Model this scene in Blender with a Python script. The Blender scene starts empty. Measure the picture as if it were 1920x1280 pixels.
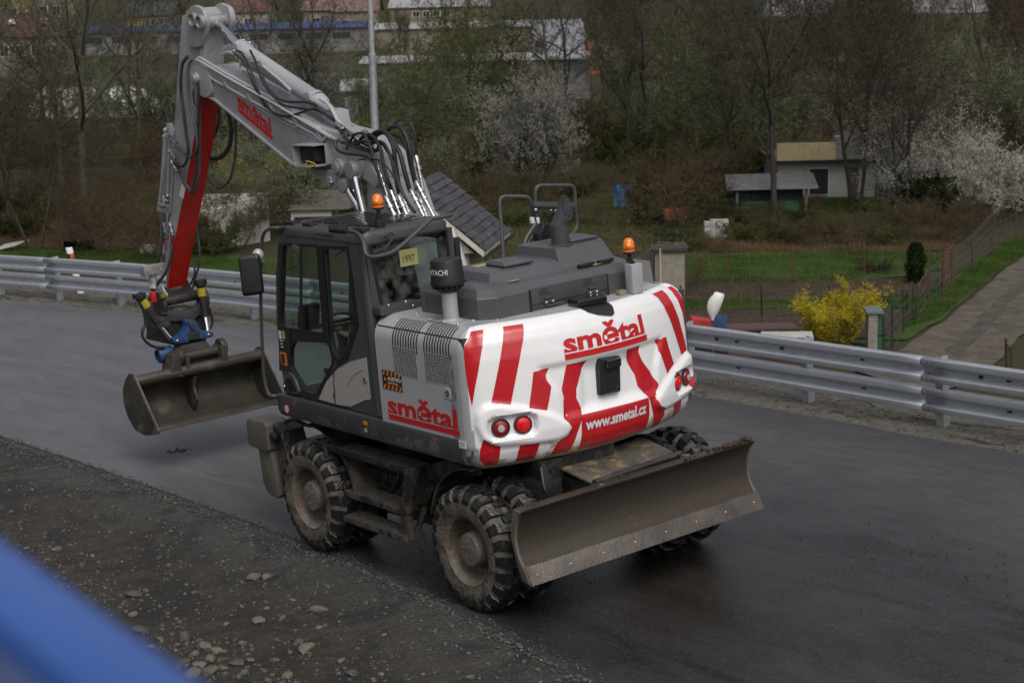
import bpy, bmesh, math, random
from mathutils import Vector, Matrix, Quaternion
from mathutils.bvhtree import BVHTree
R = math.radians
S = bpy.context.scene
COL = S.collection
random.seed(7)

# ---------------------------------------------------------------- camera, sky, sun, exposure
# The road is on a slope: machine and road are built in a level "road frame" and then
# turned by TILT into the true world (z = gravity).
CX, CY, CZ, YAW, PITCH, ROLL, FPX = -12.52924, 9.01353, 4.9707, -0.6347, -0.19447, -0.08663, 3265.69
def cam_rows(yaw, pitch, roll):
    d = Vector((math.cos(pitch)*math.cos(yaw), math.cos(pitch)*math.sin(yaw), math.sin(pitch)))
    r = d.cross(Vector((0, 0, 1))).normalized(); u = r.cross(d)
    c, s = math.cos(roll), math.sin(roll)
    return c*r+s*u, -s*r+c*u, d
Mr = cam_rows(YAW, PITCH, ROLL)                     # rows right, up, dir in the road frame
Mw = cam_rows(YAW, PITCH, -0.022)                   # the same in the world
A = Matrix((Mr[0], Mr[1], Mr[2])); B = Matrix((Mw[0], Mw[1], Mw[2]))
T3 = B.transposed() @ A
TILT = T3.to_4x4()
EYE_R = Vector((CX, CY, CZ)); EYE = T3 @ EYE_R
cam = bpy.data.cameras.new('camera'); camo = bpy.data.objects.new('camera', cam); COL.objects.link(camo)
cam.sensor_width = 36; cam.lens = FPX/1920*36; cam.clip_start = .05; cam.clip_end = 3000
camo.matrix_world = Matrix.Translation(EYE) @ Matrix((B[0], B[1], -B[2])).transposed().to_4x4()
cam.dof.use_dof = True; cam.dof.focus_distance = 15.5; cam.dof.aperture_fstop = 4.0
S.camera = camo
w = bpy.data.worlds.new('World'); S.world = w; w.use_nodes = True
nt = w.node_tree; nt.nodes.clear()
wo = nt.nodes.new('ShaderNodeOutputWorld'); bg = nt.nodes.new('ShaderNodeBackground')
sky = nt.nodes.new('ShaderNodeTexSky'); sky.sky_type = 'NISHITA'; sky.sun_disc = False
SUN_EL, SUN_AZ = R(52), R(160)                       # overcast: a broad soft sun high to the left behind the camera
sky.sun_elevation = SUN_EL
sky.air_density = 1.0; sky.dust_density = 8.0; sky.ozone_density = 1.0
hs = nt.nodes.new('ShaderNodeHueSaturation'); hs.inputs['Saturation'].default_value = .30
nt.links.new(sky.outputs[0], hs.inputs['Color']); nt.links.new(hs.outputs[0], bg.inputs[0]); nt.links.new(bg.outputs[0], wo.inputs[0])
bg.inputs[1].default_value = .15
sl = bpy.data.lights.new('sun', 'SUN'); so = bpy.data.objects.new('sun', sl); COL.objects.link(so)
sl.energy = .5; sl.angle = R(35); sl.color = (1, .97, .93)
sd = Vector((math.cos(SUN_EL)*math.cos(SUN_AZ), math.cos(SUN_EL)*math.sin(SUN_AZ), math.sin(SUN_EL)))
sky.sun_rotation = math.atan2(sd.x, sd.y)
so.rotation_euler = sd.to_track_quat('Z', 'Y').to_euler()
S.view_settings.view_transform = 'Standard'; S.view_settings.look = 'None'; S.view_settings.gamma = 1
S.view_settings.use_curve_mapping = False
S.view_settings.exposure = -0.33
S.render.engine = 'CYCLES'
try:
    S.cycles.max_bounces = 8; S.cycles.transparent_max_bounces = 12
except Exception: pass

# ---------------------------------------------------------------- measuring helpers
def _ray(rows, px, py):
    return rows[0]*((px-960)/FPX) - rows[1]*((py-640)/FPX) + rows[2]
def P(px, py, x=None, y=None, z=None):
    """point of the road frame on the plane x=, y= or z= seen at that place of the photograph"""
    d = _ray(Mr, px, py)
    for i, v in enumerate((x, y, z)):
        if v is not None: return EYE_R + d*((v-EYE_R[i])/d[i])
HD = Vector((math.cos(YAW), math.sin(YAW), 0)); HR = Vector((math.sin(YAW), -math.cos(YAW), 0))
def W(px, py, D):
    """world point at D metres ahead of the camera"""
    d = _ray(Mw, px, py); return EYE + d*(D/d.dot(HD))
GZ = -3.3
def terr(x, y):
    """height of the valley floor"""
    v = Vector((x, y, 0))-EYE; D = v.x*HD.x+v.y*HD.y; s = v.x*HR.x+v.y*HR.y
    h = GZ + .25*math.sin(x*.13+1)*math.sin(y*.11)
    if D > 85: h += (D-85)*.022
    if D > 300: h += (D-300)*.16
    return h
def G(px, D, off=0):
    """point of the valley floor in column px at D metres (row is free)"""
    p = W(px, 400, D); return Vector((p.x, p.y, terr(p.x, p.y)+off))
def Gp(px, py, it=30):
    """point of the valley floor seen at (px,py)"""
    d = _ray(Mw, px, py); lo, hi = 20., 600.
    for k in range(it+8):
        m = (lo+hi)/2; q = EYE+d*(m/d.dot(HD))
        if q.z > terr(q.x, q.y): lo = m
        else: hi = m
    return Vector((q.x, q.y, terr(q.x, q.y))), m

# ---------------------------------------------------------------- tagging
ROADOBJ = []
def tag(o, label, cat, group=None, kind=None, road=False):
    if label: o['label'] = label
    if cat: o['category'] = cat
    if group: o['group'] = group
    if kind: o['kind'] = kind
    if road: ROADOBJ.append(o)
    return o
def empty(name, loc=(0, 0, 0), rz=0):
    o = bpy.data.objects.new(name, None); COL.objects.link(o); o.location = loc; o.rotation_euler = (0, 0, rz)
    o.empty_display_size = .2
    return o
def copy_tree(o, parent=None):
    c = o.copy(); COL.objects.link(c); c.parent = parent
    for ch in list(o.children): copy_tree(ch, c)
    return c

# ---------------------------------------------------------------- materials
MATS = {}
def mat(name, col, rough=.5, metal=0., var=.15, vs=6., dirt=0., dcol=(.09, .075, .055), ds=3., drough=.85, bump=0., bs=40., coat=0., low=None, spec=.5, col2=None, stretch=None):
    """painted / worn surface: base colour with uneven tone, blotchy dirt, fine relief.
    low=(z0,z1): splashed mud thicker towards z0 (object space)"""
    m = bpy.data.materials.new(name); m.use_nodes = True; N = m.node_tree; n = N.nodes; L = N.links
    b = n['Principled BSDF']; MATS[name] = m
    tc = n.new('ShaderNodeTexCoord'); src = tc.outputs['Object']
    if stretch:
        mp = n.new('ShaderNodeMapping'); mp.inputs['Scale'].default_value = stretch; L.new(src, mp.inputs[0]); src2 = mp.outputs[0]
    else: src2 = src
    no = n.new('ShaderNodeTexNoise'); no.inputs['Scale'].default_value = vs; no.inputs['Detail'].default_value = 6; no.inputs['Roughness'].default_value = .65
    L.new(src2, no.inputs['Vector'])
    mr = n.new('ShaderNodeMapRange'); mr.inputs[1].default_value = .3; mr.inputs[2].default_value = .7
    L.new(no.outputs[0], mr.inputs[0])
    c2 = col2 if col2 else tuple(max(0, c*(1-var*1.6)) for c in col); c1 = col if col2 else tuple(min(1, c*(1+var*.5)) for c in col)
    mx = n.new('ShaderNodeMix'); mx.data_type = 'RGBA'; mx.inputs[6].default_value = (*c1, 1); mx.inputs[7].default_value = (*c2, 1)
    L.new(mr.outputs[0], mx.inputs[0]); colo = mx.outputs[2]; ro = None
    if dirt > 0 or low:
        nd = n.new('ShaderNodeTexNoise'); nd.inputs['Scale'].default_value = ds; nd.inputs['Detail'].default_value = 9; nd.inputs['Roughness'].default_value = .7
        L.new(src, nd.inputs['Vector'])
        fac = n.new('ShaderNodeMapRange'); fac.inputs[1].default_value = .72-dirt*.55; fac.inputs[2].default_value = .80-dirt*.35
        L.new(nd.outputs[0], fac.inputs[0]); fo = fac.outputs[0]
        if low:
            sp = n.new('ShaderNodeSeparateXYZ'); L.new(src, sp.inputs[0])
            zr = n.new('ShaderNodeMapRange'); zr.inputs[1].default_value = low[0]; zr.inputs[2].default_value = low[1]; zr.inputs[3].default_value = .42; zr.inputs[4].default_value = 0
            L.new(sp.outputs[2], zr.inputs[0])
            ad = n.new('ShaderNodeMath'); ad.operation = 'ADD'; L.new(nd.outputs[0], ad.inputs[0]); L.new(zr.outputs[0], ad.inputs[1]); L.new(ad.outputs[0], fac.inputs[0])
        m2 = n.new('ShaderNodeMix'); m2.data_type = 'RGBA'; m2.inputs[7].default_value = (*dcol, 1)
        L.new(fo, m2.inputs[0]); L.new(colo, m2.inputs[6]); colo = m2.outputs[2]
        mrr = n.new('ShaderNodeMapRange'); mrr.inputs[3].default_value = rough; mrr.inputs[4].default_value = drough
        L.new(fo, mrr.inputs[0]); ro = mrr.outputs[0]
        if metal:
            mm = n.new('ShaderNodeMapRange'); mm.inputs[3].default_value = metal; mm.inputs[4].default_value = 0
            L.new(fo, mm.inputs[0]); L.new(mm.outputs[0], b.inputs['Metallic'])
    if ro is None:
        mrr = n.new('ShaderNodeMapRange'); mrr.inputs[3].default_value = max(.03, rough-.07); mrr.inputs[4].default_value = min(1, rough+.1)
        L.new(no.outputs[0], mrr.inputs[0]); ro = mrr.outputs[0]
    L.new(ro, b.inputs['Roughness']); L.new(colo, b.inputs['Base Color'])
    if not (metal and (dirt > 0 or low)): b.inputs['Metallic'].default_value = metal
    b.inputs['Specular IOR Level'].default_value = spec
    if coat: b.inputs['Coat Weight'].default_value = coat; b.inputs['Coat Roughness'].default_value = .08
    if bump > 0:
        nb = n.new('ShaderNodeTexNoise'); nb.inputs['Scale'].default_value = bs; nb.inputs['Detail'].default_value = 5
        L.new(src, nb.inputs['Vector']); bp = n.new('ShaderNodeBump'); bp.inputs['Strength'].default_value = min(1, bump); bp.inputs['Distance'].default_value = .02
        L.new(nb.outputs[0], bp.inputs['Height']); L.new(bp.outputs[0], b.inputs['Normal'])
    return m
MUD = (.085, .07, .052)
silver = mat('silver_paint', (.40, .405, .425), .38, .12, var=.06, vs=2, dirt=.10, ds=5, dcol=(.16, .15, .14), coat=.3)
silver_b = mat('silver_boom_paint', (.34, .345, .362), .4, .12, var=.12, vs=3, dirt=.24, ds=5, dcol=(.16, .145, .125), bump=.08, bs=60)
silver_w = mat('silver_worn', (.33, .335, .34), .45, .3, var=.1, vs=4, dirt=.42, ds=6, dcol=(.12, .09, .07))
pewter = mat('pewter_panel', (.36, .345, .325), .42, .1, var=.05)
white = mat('white_paint', (.80, .80, .81), .24, var=.035, vs=3, dirt=.0, low=(1.18, 1.5), dcol=(.42, .37, .28), ds=7, coat=.4, drough=.5)
red = mat('red_decal', (.48, .012, .018), .25, var=.05, vs=2, low=(1.15, 1.42), dcol=(.2, .1, .07), ds=9, coat=.4, drough=.5)
red_arm = mat('red_arm_paint', (.52, .018, .008), .4, var=.15, vs=5, dirt=.18, ds=7, dcol=(.13, .05, .03))
red_logo = mat('red_lettering', (.50, .015, .02), .3, var=.03)
char = mat('charcoal_paint', (.058, .058, .064), .42, var=.12, vs=3, dirt=.12, ds=6, dcol=(.11, .105, .10))
char_l = mat('charcoal_hood', (.085, .085, .093), .33, var=.1, vs=2, dirt=.12, ds=3, dcol=(.13, .125, .12), drough=.5)
sill_m = mat('charcoal_sill', (.048, .048, .054), .45, var=.1, vs=3, low=(1.15, 1.55), dcol=(.10, .09, .075), ds=6)
black = mat('black_plastic', (.014, .014, .016), .5, var=.2)
black_g = mat('black_gloss', (.010, .010, .012), .12, var=.1, coat=.5)
rub = mat('hose_rubber', (.016, .016, .018), .48, var=.2, vs=30)
rubd = mat('dusty_hose', (.07, .07, .07), .6, var=.25, vs=20, dirt=.3, ds=20, dcol=(.14, .13, .12))
chrome = mat('chrome_rod', (.75, .75, .80), .12, 1., var=.03)
zinc = mat('zinc_fitting', (.62, .62, .62), .28, 1., var=.15, vs=30)
steel = mat('bare_steel', (.42, .42, .44), .38, .9, var=.2, vs=20, dirt=.2, ds=20)
muddy = mat('muddy_black_frame', (.014, .013, .013), .5, var=.3, vs=5, dirt=.38, ds=4.5, dcol=(.065, .053, .040), bump=.6, bs=25, low=(-.9, 1.0))
dark_fr = mat('dark_frame', (.03, .03, .031), .5, var=.3, dirt=.35, ds=5, dcol=(.07, .062, .05), bump=.25)
tyre_m = mat('muddy_tyre_rubber', (.02, .02, .021), .5, var=.3, vs=8, dirt=.66, ds=6, dcol=(.115, .10, .08), bump=.7, bs=30)
tread_m = mat('wet_tread_rubber', (.013, .013, .014), .33, var=.3, vs=8, dirt=.32, ds=7, dcol=(.075, .065, .052), bump=.5, bs=30)
rim_m = mat('muddy_rim', (.17, .16, .15), .6, var=.3, vs=6, dirt=.5, ds=7, dcol=(.10, .083, .062), bump=.6, bs=25, col2=(.10, .06, .04))
blade_m = mat('worn_blade_steel', (.062, .053, .044), .38, .35, var=.35, vs=2.2, dirt=.2, ds=3, dcol=(.10, .075, .05), bump=.2, stretch=(1, .35, 3), col2=(.052, .038, .028))
edge_m = mat('blade_edge_steel', (.15, .13, .115), .42, .5, var=.3, vs=3, dirt=.3, ds=5, dcol=(.09, .065, .045), bump=.3)
bucket_m = mat('bucket_steel', (.085, .078, .062), .5, .3, var=.35, vs=3, dirt=.35, ds=2.5, dcol=(.14, .125, .095), bump=.35, bs=20, col2=(.04, .034, .026))
stab_m = mat('stabiliser_metal', (.13, .12, .10), .55, .2, var=.2, vs=3, dirt=.3, ds=4, dcol=MUD)
lid_m = mat('muddy_lid', (.12, .11, .09), .6, var=.35, vs=7, dirt=.38, ds=5, dcol=(.28, .19, .08), bump=.6, bs=30, col2=(.035, .03, .025))
blue_m = mat('tilt_blue', (.022, .062, .17), .5, var=.2, vs=8, dirt=.3, ds=9, dcol=(.08, .075, .065))
yel = mat('yellow_label', (.40, .34, .03), .4, var=.1, vs=20)
yel_p = mat('yellow_pale', (.34, .33, .12), .5, var=.08)
orange_l = mat('orange_label', (.62, .18, .02), .4, var=.05)
white_l = mat('white_label', (.68, .68, .68), .4, var=.05)
galv = mat('galvanised_steel', (.56, .59, .65), .33, .6, var=.10, vs=5, dirt=.0, ds=4, dcol=(.27, .28, .30), drough=.5)
galv_p = mat('galvanised_pole', (.46, .47, .49), .42, .5, var=.2, vs=14, dirt=.2, ds=10, dcol=(.33, .34, .35), drough=.5)
skin_m = mat('skin', (.42, .25, .17), .5, var=.05)
coat_m = mat('dark_work_clothes', (.016, .018, .022), .8, var=.3)
def glass(name, tint, gl=.9, rough=.02, dust=.06):
    m = bpy.data.materials.new(name); m.use_nodes = True; N = m.node_tree; n = N.nodes; L = N.links; n.clear()
    o = n.new('ShaderNodeOutputMaterial'); t = n.new('ShaderNodeBsdfTransparent'); g = n.new('ShaderNodeBsdfGlossy'); f = n.new('ShaderNodeLayerWeight'); f.inputs[0].default_value = .5; t.inputs[0].default_value = (*tint, 1); g.inputs[1].default_value = rough; g.inputs[0].default_value = (gl, gl, gl, 1)
    mx = n.new('ShaderNodeMixShader'); pw = n.new('ShaderNodeMath'); pw.operation = 'POWER'; pw.inputs[1].default_value = 4.0; L.new(f.outputs[1], pw.inputs[0]); mu = n.new('ShaderNodeMath'); mu.operation = 'MULTIPLY_ADD'; mu.inputs[1].default_value = .9; mu.inputs[2].default_value = .05; mu.use_clamp = True
    L.new(pw.outputs[0], mu.inputs[0]); L.new(mu.outputs[0], mx.inputs[0]); L.new(t.outputs[0], mx.inputs[1]); L.new(g.outputs[0], mx.inputs[2])
    d = n.new('ShaderNodeBsdfDiffuse'); d.inputs[0].default_value = (.35, .36, .33, 1); m2 = n.new('ShaderNodeMixShader')
    tc = n.new('ShaderNodeTexCoord'); no = n.new('ShaderNodeTexNoise'); no.inputs['Scale'].default_value = 9; no.inputs['Detail'].default_value = 8; L.new(tc.outputs['Object'], no.inputs['Vector'])
    mr = n.new('ShaderNodeMapRange'); mr.inputs[1].default_value = .4; mr.inputs[2].default_value = .75; mr.inputs[4].default_value = dust*3
    L.new(no.outputs[0], mr.inputs[0]); L.new(mr.outputs[0], m2.inputs[0]); L.new(mx.outputs[0], m2.inputs[1]); L.new(d.outputs[0], m2.inputs[2]); L.new(m2.outputs[0], o.inputs[0])
    return m
glass_m = glass('cab_glass', (.66, .76, .72), dust=.02)
glass_r = glass('rear_glass', (.55, .64, .60), dust=.09)
glass_d = glass('dark_glass', (.30, .35, .33), dust=.05)
def lensm(name, col, em=0):
    m = bpy.data.materials.new(name); m.use_nodes = True; b = m.node_tree.nodes['Principled BSDF']
    b.inputs['Base Color'].default_value = (*col, 1); b.inputs['Roughness'].default_value = .12; b.inputs['Coat Weight'].default_value = .6
    b.inputs['Subsurface Weight'].default_value = .0
    if em: b.inputs['Emission Color'].default_value = (*col, 1); b.inputs['Emission Strength'].default_value = em
    return m
amber = lensm('amber_lens', (.75, .17, .02), .12)
amber_core = lensm('amber_core', (.95, .32, .03), .25)
redlens = lensm('red_lens', (.55, .01, .012), .15)
redlens_d = lensm('red_lens_dark', (.25, .008, .01))
reflens = lensm('grey_reflector', (.45, .42, .40))

# ---------------------------------------------------------------- mesh builder
class MB:
    def __init__(s): s.v = []; s.f = []; s.mi = []; s.cur = 0
    def add(s, vs, fs):
        b = len(s.v); s.v += [tuple(p) for p in vs]; s.f += [tuple(i+b for i in f) for f in fs]; s.mi += [s.cur]*len(fs); return s
    def box(s, c, d, rot=None):
        x, y, z = d[0]/2, d[1]/2, d[2]/2
        vs = [Vector(q) for q in ((-x, -y, -z), (x, -y, -z), (x, y, -z), (-x, y, -z), (-x, -y, z), (x, -y, z), (x, y, z), (-x, y, z))]
        if rot is not None: vs = [rot @ q for q in vs]
        c = Vector(c)
        return s.add([q+c for q in vs], [(0, 3, 2, 1), (4, 5, 6, 7), (0, 1, 5, 4), (1, 2, 6, 5), (2, 3, 7, 6), (3, 0, 4, 7)])
    def box2(s, a, b):
        a = Vector(a); b = Vector(b); return s.box((a+b)/2, [abs(b[i]-a[i]) for i in range(3)])
    def prism(s, poly, axis, a, b):
        """poly: 2D points; extruded along axis from a to b"""
        def mk(p, h):
            if axis == 'y': return (p[0], h, p[1])
            if axis == 'x': return (h, p[0], p[1])
            return (p[0], p[1], h)
        n = len(poly)
        vs = [mk(p, a) for p in poly]+[mk(p, b) for p in poly]
        fs = [tuple(range(n))[::-1], tuple(range(n, 2*n))]+[(i, (i+1) % n, n+(i+1) % n, n+i) for i in range(n)]
        return s.add(vs, fs)
    def loft(s, rings, cap=True, closed=True):
        n = len(rings[0]); vs = [p for r in rings for p in r]; fs = []
        for k in range(len(rings)-1):
            for i in range(n if closed else n-1):
                j = (i+1) % n
                fs.append((k*n+i, k*n+j, (k+1)*n+j, (k+1)*n+i))
        if cap and closed: fs.append(tuple(range(n))[::-1]); fs.append(tuple((len(rings)-1)*n+i for i in range(n)))
        return s.add(vs, fs)
    def tube(s, pts, r, n=8, cap=True):
        pts = [Vector(p) for p in pts]; rr = r if isinstance(r, (list, tuple)) else [r]*len(pts)
        t0 = (pts[1]-pts[0]).normalized(); up = Vector((0, 0, 1)) if abs(t0.z) < .9 else Vector((1, 0, 0))
        nn = t0.cross(up).normalized(); rings = []; tp = t0
        for i, p in enumerate(pts):
            a = pts[max(0, i-1)]; b = pts[min(len(pts)-1, i+1)]; t = (b-a)
            t = t.normalized() if t.length > 1e-9 else tp
            q = tp.rotation_difference(t); nn = (q @ nn); nn = (nn-t*nn.dot(t)).normalized(); tp = t
            bb = t.cross(nn)
            rings.append([p+(nn*math.cos(2*math.pi*k/n)+bb*math.sin(2*math.pi*k/n))*rr[i] for k in range(n)])
        return s.loft(rings, cap)
    def cyl(s, a, b, r, r2=None, n=20): return s.tube([a, b], [r, r if r2 is None else r2], n)
    def lathe(s, prof, o, ax, n=28, cap=False):
        """prof: (radius, offset along ax)"""
        o = Vector(o); ax = Vector(ax).normalized(); u = ax.cross(Vector((0, 0, 1)) if abs(ax.z) < .9 else Vector((1, 0, 0))).normalized(); v = ax.cross(u)
        rings = [[o+ax*h+(u*math.cos(2*math.pi*k/n)+v*math.sin(2*math.pi*k/n))*r for k in range(n)] for r, h in prof]
        return s.loft(rings, cap)
    def sph(s, c, r, sc=(1, 1, 1), n=10, m=7):
        c = Vector(c); vs = []; fs = []
        for i in range(m+1):
            th = math.pi*i/m
            for k in range(n):
                ph = 2*math.pi*k/n
                vs.append(c+Vector((r*sc[0]*math.sin(th)*math.cos(ph), r*sc[1]*math.sin(th)*math.sin(ph), r*sc[2]*math.cos(th))))
        for i in range(m):
            for k in range(n):
                fs.append((i*n+k, (i+1)*n+k, (i+1)*n+(k+1) % n, i*n+(k+1) % n))
        return s.add(vs, fs)
    def quad(s, a, b, c, d): return s.add([a, b, c, d], [(0, 1, 2, 3)])
    def mesh(s, name):
        me = bpy.data.meshes.new(name); me.from_pydata(s.v, [], s.f)
        return me
    def build(s, name, m, parent=None, bevel=0, smooth=35, seg=2, weld=True, loc=None):
        me = s.mesh(name)
        ms = m if isinstance(m, (list, tuple)) else [m]
        for x in ms: me.materials.append(x)
        if len(ms) > 1: me.polygons.foreach_set('material_index', s.mi)
        if weld:
            bm = bmesh.new(); bm.from_mesh(me); bmesh.ops.remove_doubles(bm, verts=bm.verts, dist=1e-5)
            bmesh.ops.recalc_face_normals(bm, faces=bm.faces)
            if bevel:
                es = [e for e in bm.edges if len(e.link_faces) == 2 and e.calc_face_angle(0) > R(28)]
                try: bmesh.ops.bevel(bm, geom=es, offset=bevel, offset_type='OFFSET', segments=seg, profile=.6, affect='EDGES', clamp_overlap=True)
                except Exception: pass
            bm.to_mesh(me); bm.free()
        if smooth:
            me.polygons.foreach_set('use_smooth', [True]*len(me.polygons)); me.set_sharp_from_angle(angle=R(smooth))
        o = bpy.data.objects.new(name, me); COL.objects.link(o); o.parent = parent
        if loc is not None: o.location = loc
        return o
def bez(pts, n=8):
    """smooth curve through points (Catmull-Rom)"""
    pts = [Vector(p) for p in pts]; q = [pts[0]*2-pts[1]]+pts+[pts[-1]*2-pts[-2]]; out = []
    for i in range(1, len(q)-2):
        for k in range(n):
            t = k/n; a, b, c, d = q[i-1], q[i], q[i+1], q[i+2]
            out.append(.5*((2*b)+(c-a)*t+(2*a-5*b+4*c-d)*t*t+(3*b-a-3*c+d)*t**3))
    return out+[pts[-1]]
def rnd_poly(poly, r, seg=4):
    """round the corners of a 2D polygon; r a number or one per corner"""
    out = []; n = len(poly)
    for i in range(n):
        ri = r[i] if isinstance(r, (list, tuple)) else r
        p = Vector(poly[i]).to_2d(); a = Vector(poly[i-1]).to_2d()-p; b = Vector(poly[(i+1) % n]).to_2d()-p
        if ri <= 0: out.append(tuple(p)); continue
        l = min(ri, a.length*.45, b.length*.45); a = p+a.normalized()*l; b = p+b.normalized()*l
        for k in range(seg+1):
            t = k/seg; out.append(tuple((1-t)**2*a+2*t*(1-t)*p+t*t*b))
    return out
def frame(poly_o, poly_i):
    pass
def ringpath(pts, r, closed=True): return pts+[pts[0]] if closed else pts

# text as mesh in a plane -> list of (verts2d, faces)
def text_mesh(txt, bold=0., shear=0., spacing=1., sx=1.):
    cu = bpy.data.curves.new('t', 'FONT'); cu.body = txt; cu.offset = bold; cu.shear = shear; cu.space_character = spacing; cu.resolution_u = 3
    cu.size = 1; o = bpy.data.objects.new('t', cu); COL.objects.link(o)
    dg = bpy.context.evaluated_depsgraph_get(); me = bpy.data.meshes.new_from_object(o.evaluated_get(dg))
    v = [(p.co.x*sx, p.co.y) for p in me.vertices]; f = [tuple(p.vertices) for p in me.polygons]
    bpy.data.objects.remove(o); bpy.data.curves.remove(cu); bpy.data.meshes.remove(me)
    x0 = min(p[0] for p in v); y0 = min(p[1] for p in v); x1 = max(p[0] for p in v); y1 = max(p[1] for p in v)
    return v, f, (x0, y0, x1, y1)
def put_text(txt, fn, name, m, parent, bold=0., x0=0., x1=1., y0=0., y1=1., keepbase=False, spacing=1., shear=0.):
    """text stretched to fill the box x0..x1,y0..y1 of the plane described by fn(x,y)->Vector"""
    v, f, (a, b, c, d) = text_mesh(txt, bold, shear, spacing)
    mb = MB(); mb.add([fn(x0+(p[0]-a)/(c-a)*(x1-x0), y0+(p[1]-b)/(d-b)*(y1-y0)) for p in v], f)
    return mb.build(name, m, parent, smooth=0, weld=False)
# ================================================================ EXCAVATOR (road frame)
EX = empty('wheeled_excavator'); tag(EX, 'large grey and white wheeled excavator with red chevrons standing on the asphalt road', 'excavator', road=True)
# ---------------- counterweight surface: plan curve s (metres from the middle, + = left), height z
def _plan():
    pts = []; xb = lambda y: -1.62+.2*(y/.95)**2
    n = 40
    for i in range(n+1): y = 1.105*i/n; pts.append(Vector((xb(y), y)))
    c = Vector((-1.15, 1.015))
    for i in range(1, 13): a = R(154-64*i/12); pts.append(c+Vector((.22*math.cos(a), .22*math.sin(a))))
    pts.append(Vector((-1.0, 1.235)))
    full = [Vector((p.x, -p.y)) for p in pts[:0:-1]]+pts
    L = [0]
    for a, b in zip(full, full[1:]): L.append(L[-1]+(b-a).length)
    mid = L[len(pts)-1]; L = [l-mid for l in L]
    return full, L
PLAN, PL = _plan(); SMAX = PL[-1]
def plan(s):
    s = max(-SMAX, min(SMAX, s)); lo, hi = 0, len(PL)-1
    while hi-lo > 1:
        m = (lo+hi)//2
        if PL[m] <= s: lo = m
        else: hi = m
    t = (s-PL[lo])/(PL[hi]-PL[lo]); a, b = PLAN[lo], PLAN[hi]; p = a.lerp(b, t)
    # smooth normal
    def nr(i):
        a = PLAN[max(0, i-1)]; b = PLAN[min(len(PLAN)-1, i+1)]; d = (b-a).normalized(); return Vector((-d.y, d.x))
    nn = nr(lo).lerp(nr(hi), t).normalized()
    return p, nn
ZP = [(1.20, .17), (1.235, .10), (1.28, .055), (1.35, .022), (1.50, .0), (1.70, .005), (1.95, .02), (2.12, .035), (2.25, .06), (2.33, .095), (2.375, .14), (2.395, .19), (2.40, .26)]
def zprof(z):
    if z <= ZP[0][0]: return ZP[0][1]
    for (a, u), (b, v) in zip(ZP, ZP[1:]):
        if z <= b: return u+(v-u)*(z-a)/(b-a)
    return ZP[-1][1]
def sstep(a, b, x):
    t = max(0, min(1, (x-a)/(b-a))); return t*t*(3-2*t)
def polydist(p, poly):
    """signed distance to polygon, + inside"""
    ins = False; d = 1e9; n = len(poly)
    for i in range(n):
        a, b = poly[i], poly[(i+1) % n]
        if (a[1] > p[1]) != (b[1] > p[1]) and p[0] < (b[0]-a[0])*(p[1]-a[1])/(b[1]-a[1])+a[0]: ins = not ins
        ex, ey = b[0]-a[0], b[1]-a[1]; t = max(0, min(1, ((p[0]-a[0])*ex+(p[1]-a[1])*ey)/(ex*ex+ey*ey+1e-12)))
        d = min(d, math.hypot(p[0]-a[0]-ex*t, p[1]-a[1]-ey*t))
    return d if ins else -d
FEAT = []      # (polygon in (s,z), depth outward, ramp width)
def disp(s, z):
    d = 0
    for poly, dep, ra, bb in FEAT:
        if bb[0] < s < bb[2] and bb[1] < z < bb[3]:
            q = polydist((s, z), poly)
            d += dep*sstep(-ra, ra, q)
    return d
def addfeat(poly, dep, ra):
    for pp in (poly, [(-a, b) for a, b in poly]) if min(p[0] for p in poly) > .01 else (poly,):
        FEAT.append((pp, dep, ra, (min(p[0] for p in pp)-ra, min(p[1] for p in pp)-ra, max(p[0] for p in pp)+ra, max(p[1] for p in pp)+ra)))
def CWS(s, z, off=0.):
    p, n = plan(s); bl_ = sstep(1.12, 1.33, abs(s)); bi = (.2-math.sqrt(max(0, .04-(max(0, min(.2, z-2.2)))**2)) if z > 2.2 else 0)+.003
    o = -(zprof(z)*(1-bl_)+bi*bl_*(1 if z > 1.4 else 0)+(zprof(z)*bl_ if z <= 1.4 else 0))+disp(s, z)+off
    return Vector((p.x+n.x*o, p.y+n.y*o, z))
def cw_hit(px, py):
    """(s,z) where the photograph's pixel meets the counterweight"""
    d = _ray(Mr, px, py); d.normalize(); best = None
    lo, hi = 12., 19.
    def inside(t):
        q = EYE_R+d*t
        # nearest plan vertex
        bi = min(range(len(PLAN)), key=lambda i: (PLAN[i]-q.xy).length_squared); s = PL[bi]
        p, n = plan(s); tt = Vector((n.y, -n.x)); s2 = s+(q.xy-p).dot(tt)*(-1 if False else 1)
        # tangent sign check
        p2, _ = plan(s+.01)
        tg = (p2-p); tg = tg.normalized() if tg.length > 0 else tt; s2 = s+(q.xy-p).dot(tg)
        p3, n3 = plan(s2); return (q.xy-p3).dot(n3)+zprof(q.z), s2, q.z
    t = lo
    while t < hi:
        v, s, z = inside(t)
        if v < 0 and z < 2.42: break
        t += .03
    lo, hi = t-.03, t
    for k in range(14):
        m = (lo+hi)/2; v, s, z = inside(m)
        if v < 0: hi = m
        else: lo = m
    return s, z
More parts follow.
